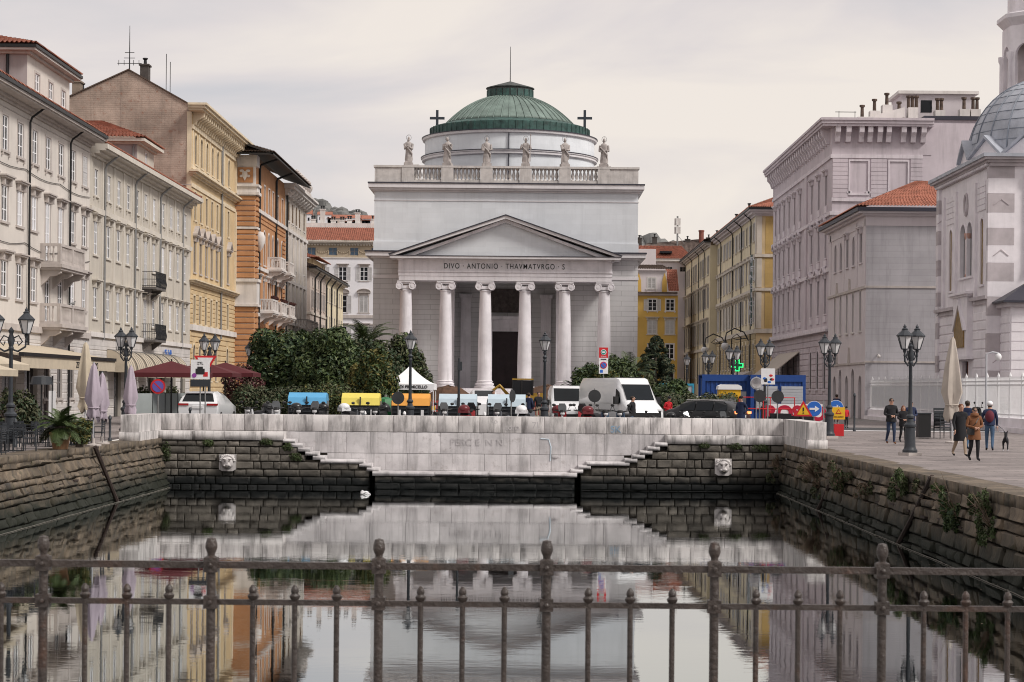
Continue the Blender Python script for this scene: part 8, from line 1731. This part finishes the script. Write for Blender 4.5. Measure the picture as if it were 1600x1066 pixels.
    if bag == 'backpack': MB().ball((0, .17, 1.24), (.16, .1, .22), 10, 8).build('backpack', M('backpack_maroon', (0.12, 0.02, 0.035), .8, .2, 4), t, smooth=60)
    t.scale = (S, S, S); return t
person('man in dark jacket, jeans and tan boots walking towards the canal', 1392, 694, 72, .1, stride=.12, arms='front', coat=BLACK_F, legs=NAVY_F, shoes=BROWN_F, coat_len=.12, glasses=True)
person('woman with long auburn hair in black coat behind the lamp post', 1411, 685, 58, .1, stride=.05, arms='front', coat=BLACK_F, legs=BLACK_F, hair=HAIR_BR, long_hair=True, coat_len=.2)
person('dark dressed man half hidden by the lamp post', 1423, 683, 61, .0, arms='front', coat=BLUE_F, legs=BLACK_F, coat_len=.1)
person('man in long black overcoat and beige trousers walking', 1500, 714, 83, .15, stride=.28, coat=BLACK_F, legs=TROUSER_F, coat_len=.45, hair=HAIR_BR, arms='down', lean=.04)
person('man in dark jacket and blue jeans behind the long black overcoat', 1511, 703, 77, 2.6, stride=.2, coat=BLUE_F, legs=JEAN_F, coat_len=.1)
person('woman in short camel brown coat and black trousers looking at her phone', 1522, 721, 85, .1, stride=.08, arms='front', coat=BROWN_F, legs=BLACK_F, coat_len=.28, glasses=True, scarf=BROWN_F, bag='shoulder')
person('woman in white knitted hat with maroon backpack walking a dog', 1546, 705, 77, 2.9, stride=.16, arms='lead', coat=BLUE_F, legs=JEAN_F, hat=WHITE_F, bag='backpack', coat_len=.05)
person('person in dark blue coat walking by the arched grey house', 1307, 655, 40, 2.8, Y=122, stride=.1, coat=BLUE_F, legs=BLACK_F, coat_len=.3, height=1.78)
person('child in red jacket beside the yellow works sign', 1322, 670, 30, .4, Y=106, coat=REDJ_F, legs=BLACK_F, height=1.15, hat=BLACK_F)
g_ = 'people near the parked vehicles'
person('person in long black coat standing before the panel van', 988, 650, 60, 1.1, Y=90.5, arms='pockets', coat=BLACK_F, legs=BLACK_F, coat_len=.4, height=1.78, group=g_)
person('person in bright red jacket bending behind the estate car', 1043, 650, 50, .6, Y=99.5, arms='front', coat=REDJ_F, legs=NAVY_F, height=1.62, lean=.1, hat=BLACK_F, group=g_)
person('person in dark hooded jacket beside the yellow toilet', 1158, 650, 60, -.6, Y=93, arms='pockets', coat=BLUE_F, legs=TROUSER_F, coat_len=.3, hat=BLACK_F, height=1.75, group=g_)
person('dark dressed worker standing beside the small white van', 841, 650, 40, .4, Y=110, coat=BLACK_F, legs=TROUSER_F, height=1.78, group=g_)
person('worker in dark blue jacket near the pale bin and the digger', 826, 650, 40, 2.6, Y=104, coat=BLUE_F, legs=NAVY_F, coat_len=.1, height=1.74, group=g_)
person('worker bending by the soil heap over the silver car', 768, 650, 40, .6, Y=106, coat=BLACK_F, legs=NAVY_F, arms='front', height=1.85, lean=.1, group=g_)
for k, (px, c) in enumerate(((207 + 22, BEIGE_F), (288, BROWN_F))): person(['guest in beige seated area behind the glass screen', 'guest in brown coat under the dark red parasol'][k], px + 5, 650, 40, 1.2, Y=107, coat=c, legs=BLACK_F, arms='front', height=1.6, coat_len=.2, group='terrace guests')
# dog on a lead
p = at(1570, 707, 77.5); t = thing('dog', 'small black dog with white paws on a lead', 'dog', (p.x, 77.4, 0.0), R(75))
J = {'pel': (-.22, 0, .46, .085), 'mid': (0, 0, .45, .09), 'che': (.2, 0, .45, .11), 'nek': (.33, 0, .56, .06), 'hd': (.40, 0, .66, .065), 'muz': (.53, 0, .63, .03), 'tl1': (-.33, 0, .52, .025), 'tl2': (-.42, 0, .62, .012)}
E_ = [('pel', 'mid'), ('mid', 'che'), ('che', 'nek'), ('nek', 'hd'), ('hd', 'muz'), ('pel', 'tl1'), ('tl1', 'tl2')]
for s, n in ((-1, 'l'), (1, 'r')):
    d = .06 * s; J['th' + n] = (-.22, s * .07, .40, .06); J['kn' + n] = (-.16 + d, s * .085, .30, .042); J['hk' + n] = (-.28 + d, s * .085, .17, .024); J['hp' + n] = (-.25 + d, s * .085, .03, .022); J['ht' + n] = (-.19 + d, s * .085, .02, .02)
    J['sh' + n] = (.2, s * .07, .38, .055); J['el' + n] = (.17 - d, s * .08, .28, .035); J['wr' + n] = (.2 - d, s * .08, .14, .022); J['fp' + n] = (.2 - d, s * .08, .03, .022); J['ft' + n] = (.25 - d, s * .08, .02, .018); J['er' + n] = (.38, s * .05, .74, .018); J['et' + n] = (.37, s * .075, .80, .008)
    E_ += [('pel', 'th' + n), ('th' + n, 'kn' + n), ('kn' + n, 'hk' + n), ('hk' + n, 'hp' + n), ('hp' + n, 'ht' + n), ('che', 'sh' + n), ('sh' + n, 'el' + n), ('el' + n, 'wr' + n), ('wr' + n, 'fp' + n), ('fp' + n, 'ft' + n), ('hd', 'er' + n), ('er' + n, 'et' + n)]
names = list(J); me = bpy.data.meshes.new('body'); me.from_pydata([J[n][:3] for n in names], [(names.index(a), names.index(b_)) for a, b_ in E_], []); o = bpy.data.objects.new('body', me); o.modifiers.new('skin', 'SKIN')
for i, n in enumerate(names): sv = me.skin_vertices[0].data[i]; sv.radius = (J[n][3], J[n][3]); sv.use_root = n == 'pel'
sb = o.modifiers.new('sub', 'SUBSURF'); sb.levels = sb.render_levels = 2; m2 = evaluated(o); bpy.data.objects.remove(o); bpy.data.meshes.remove(me)
for m in (BLACK_F, WHITE_F): m2.materials.append(m)
for pl in m2.polygons: pl.material_index = 1 if pl.center.z < .07 else 0; pl.use_smooth = True
put(m2, 'body', t); MB().ball((.545, 0, .635), .016, 6, 5).ball((.44, .035, .69), .01, 5, 4).ball((.44, -.035, .69), .01, 5, 4).build('nose_and_eyes', M('dog_nose', (0.03, 0.025, 0.025), .2, 0, bump=0), t); MB().tube([(.33, 0, .58), (.1, .1, .85), (-.25, .3, 1.02)], .008, 4).build('lead', P_BLACK, t)
# pigeons on the lower stone balcony and the square
def bird(label, loc, rz): 
    t = tag(MB().ball((0, 0, .10), (.15, .07, .075), 10, 7).ball((.13, 0, .2), (.045, .04, .045), 8, 6).tube([(-.1, 0, .1), (-.26, 0, .07)], [.05, .02], 5).tube([(.165, 0, .2), (.2, 0, .19)], [.014, .004], 4).tube([(.02, .03, .05), (.02, .03, 0)], .008, 4).tube([(.02, -.03, .05), (.02, -.03, 0)], .008, 4).build('pigeon', PIPE_GREY, None, loc, rz, smooth=60), label, 'bird')
bird('pigeon resting on the rail of the lower stone balcony', (-23.88, 104.5, 6.4), 1.0)
bpy.data.scenes.remove(WORK)
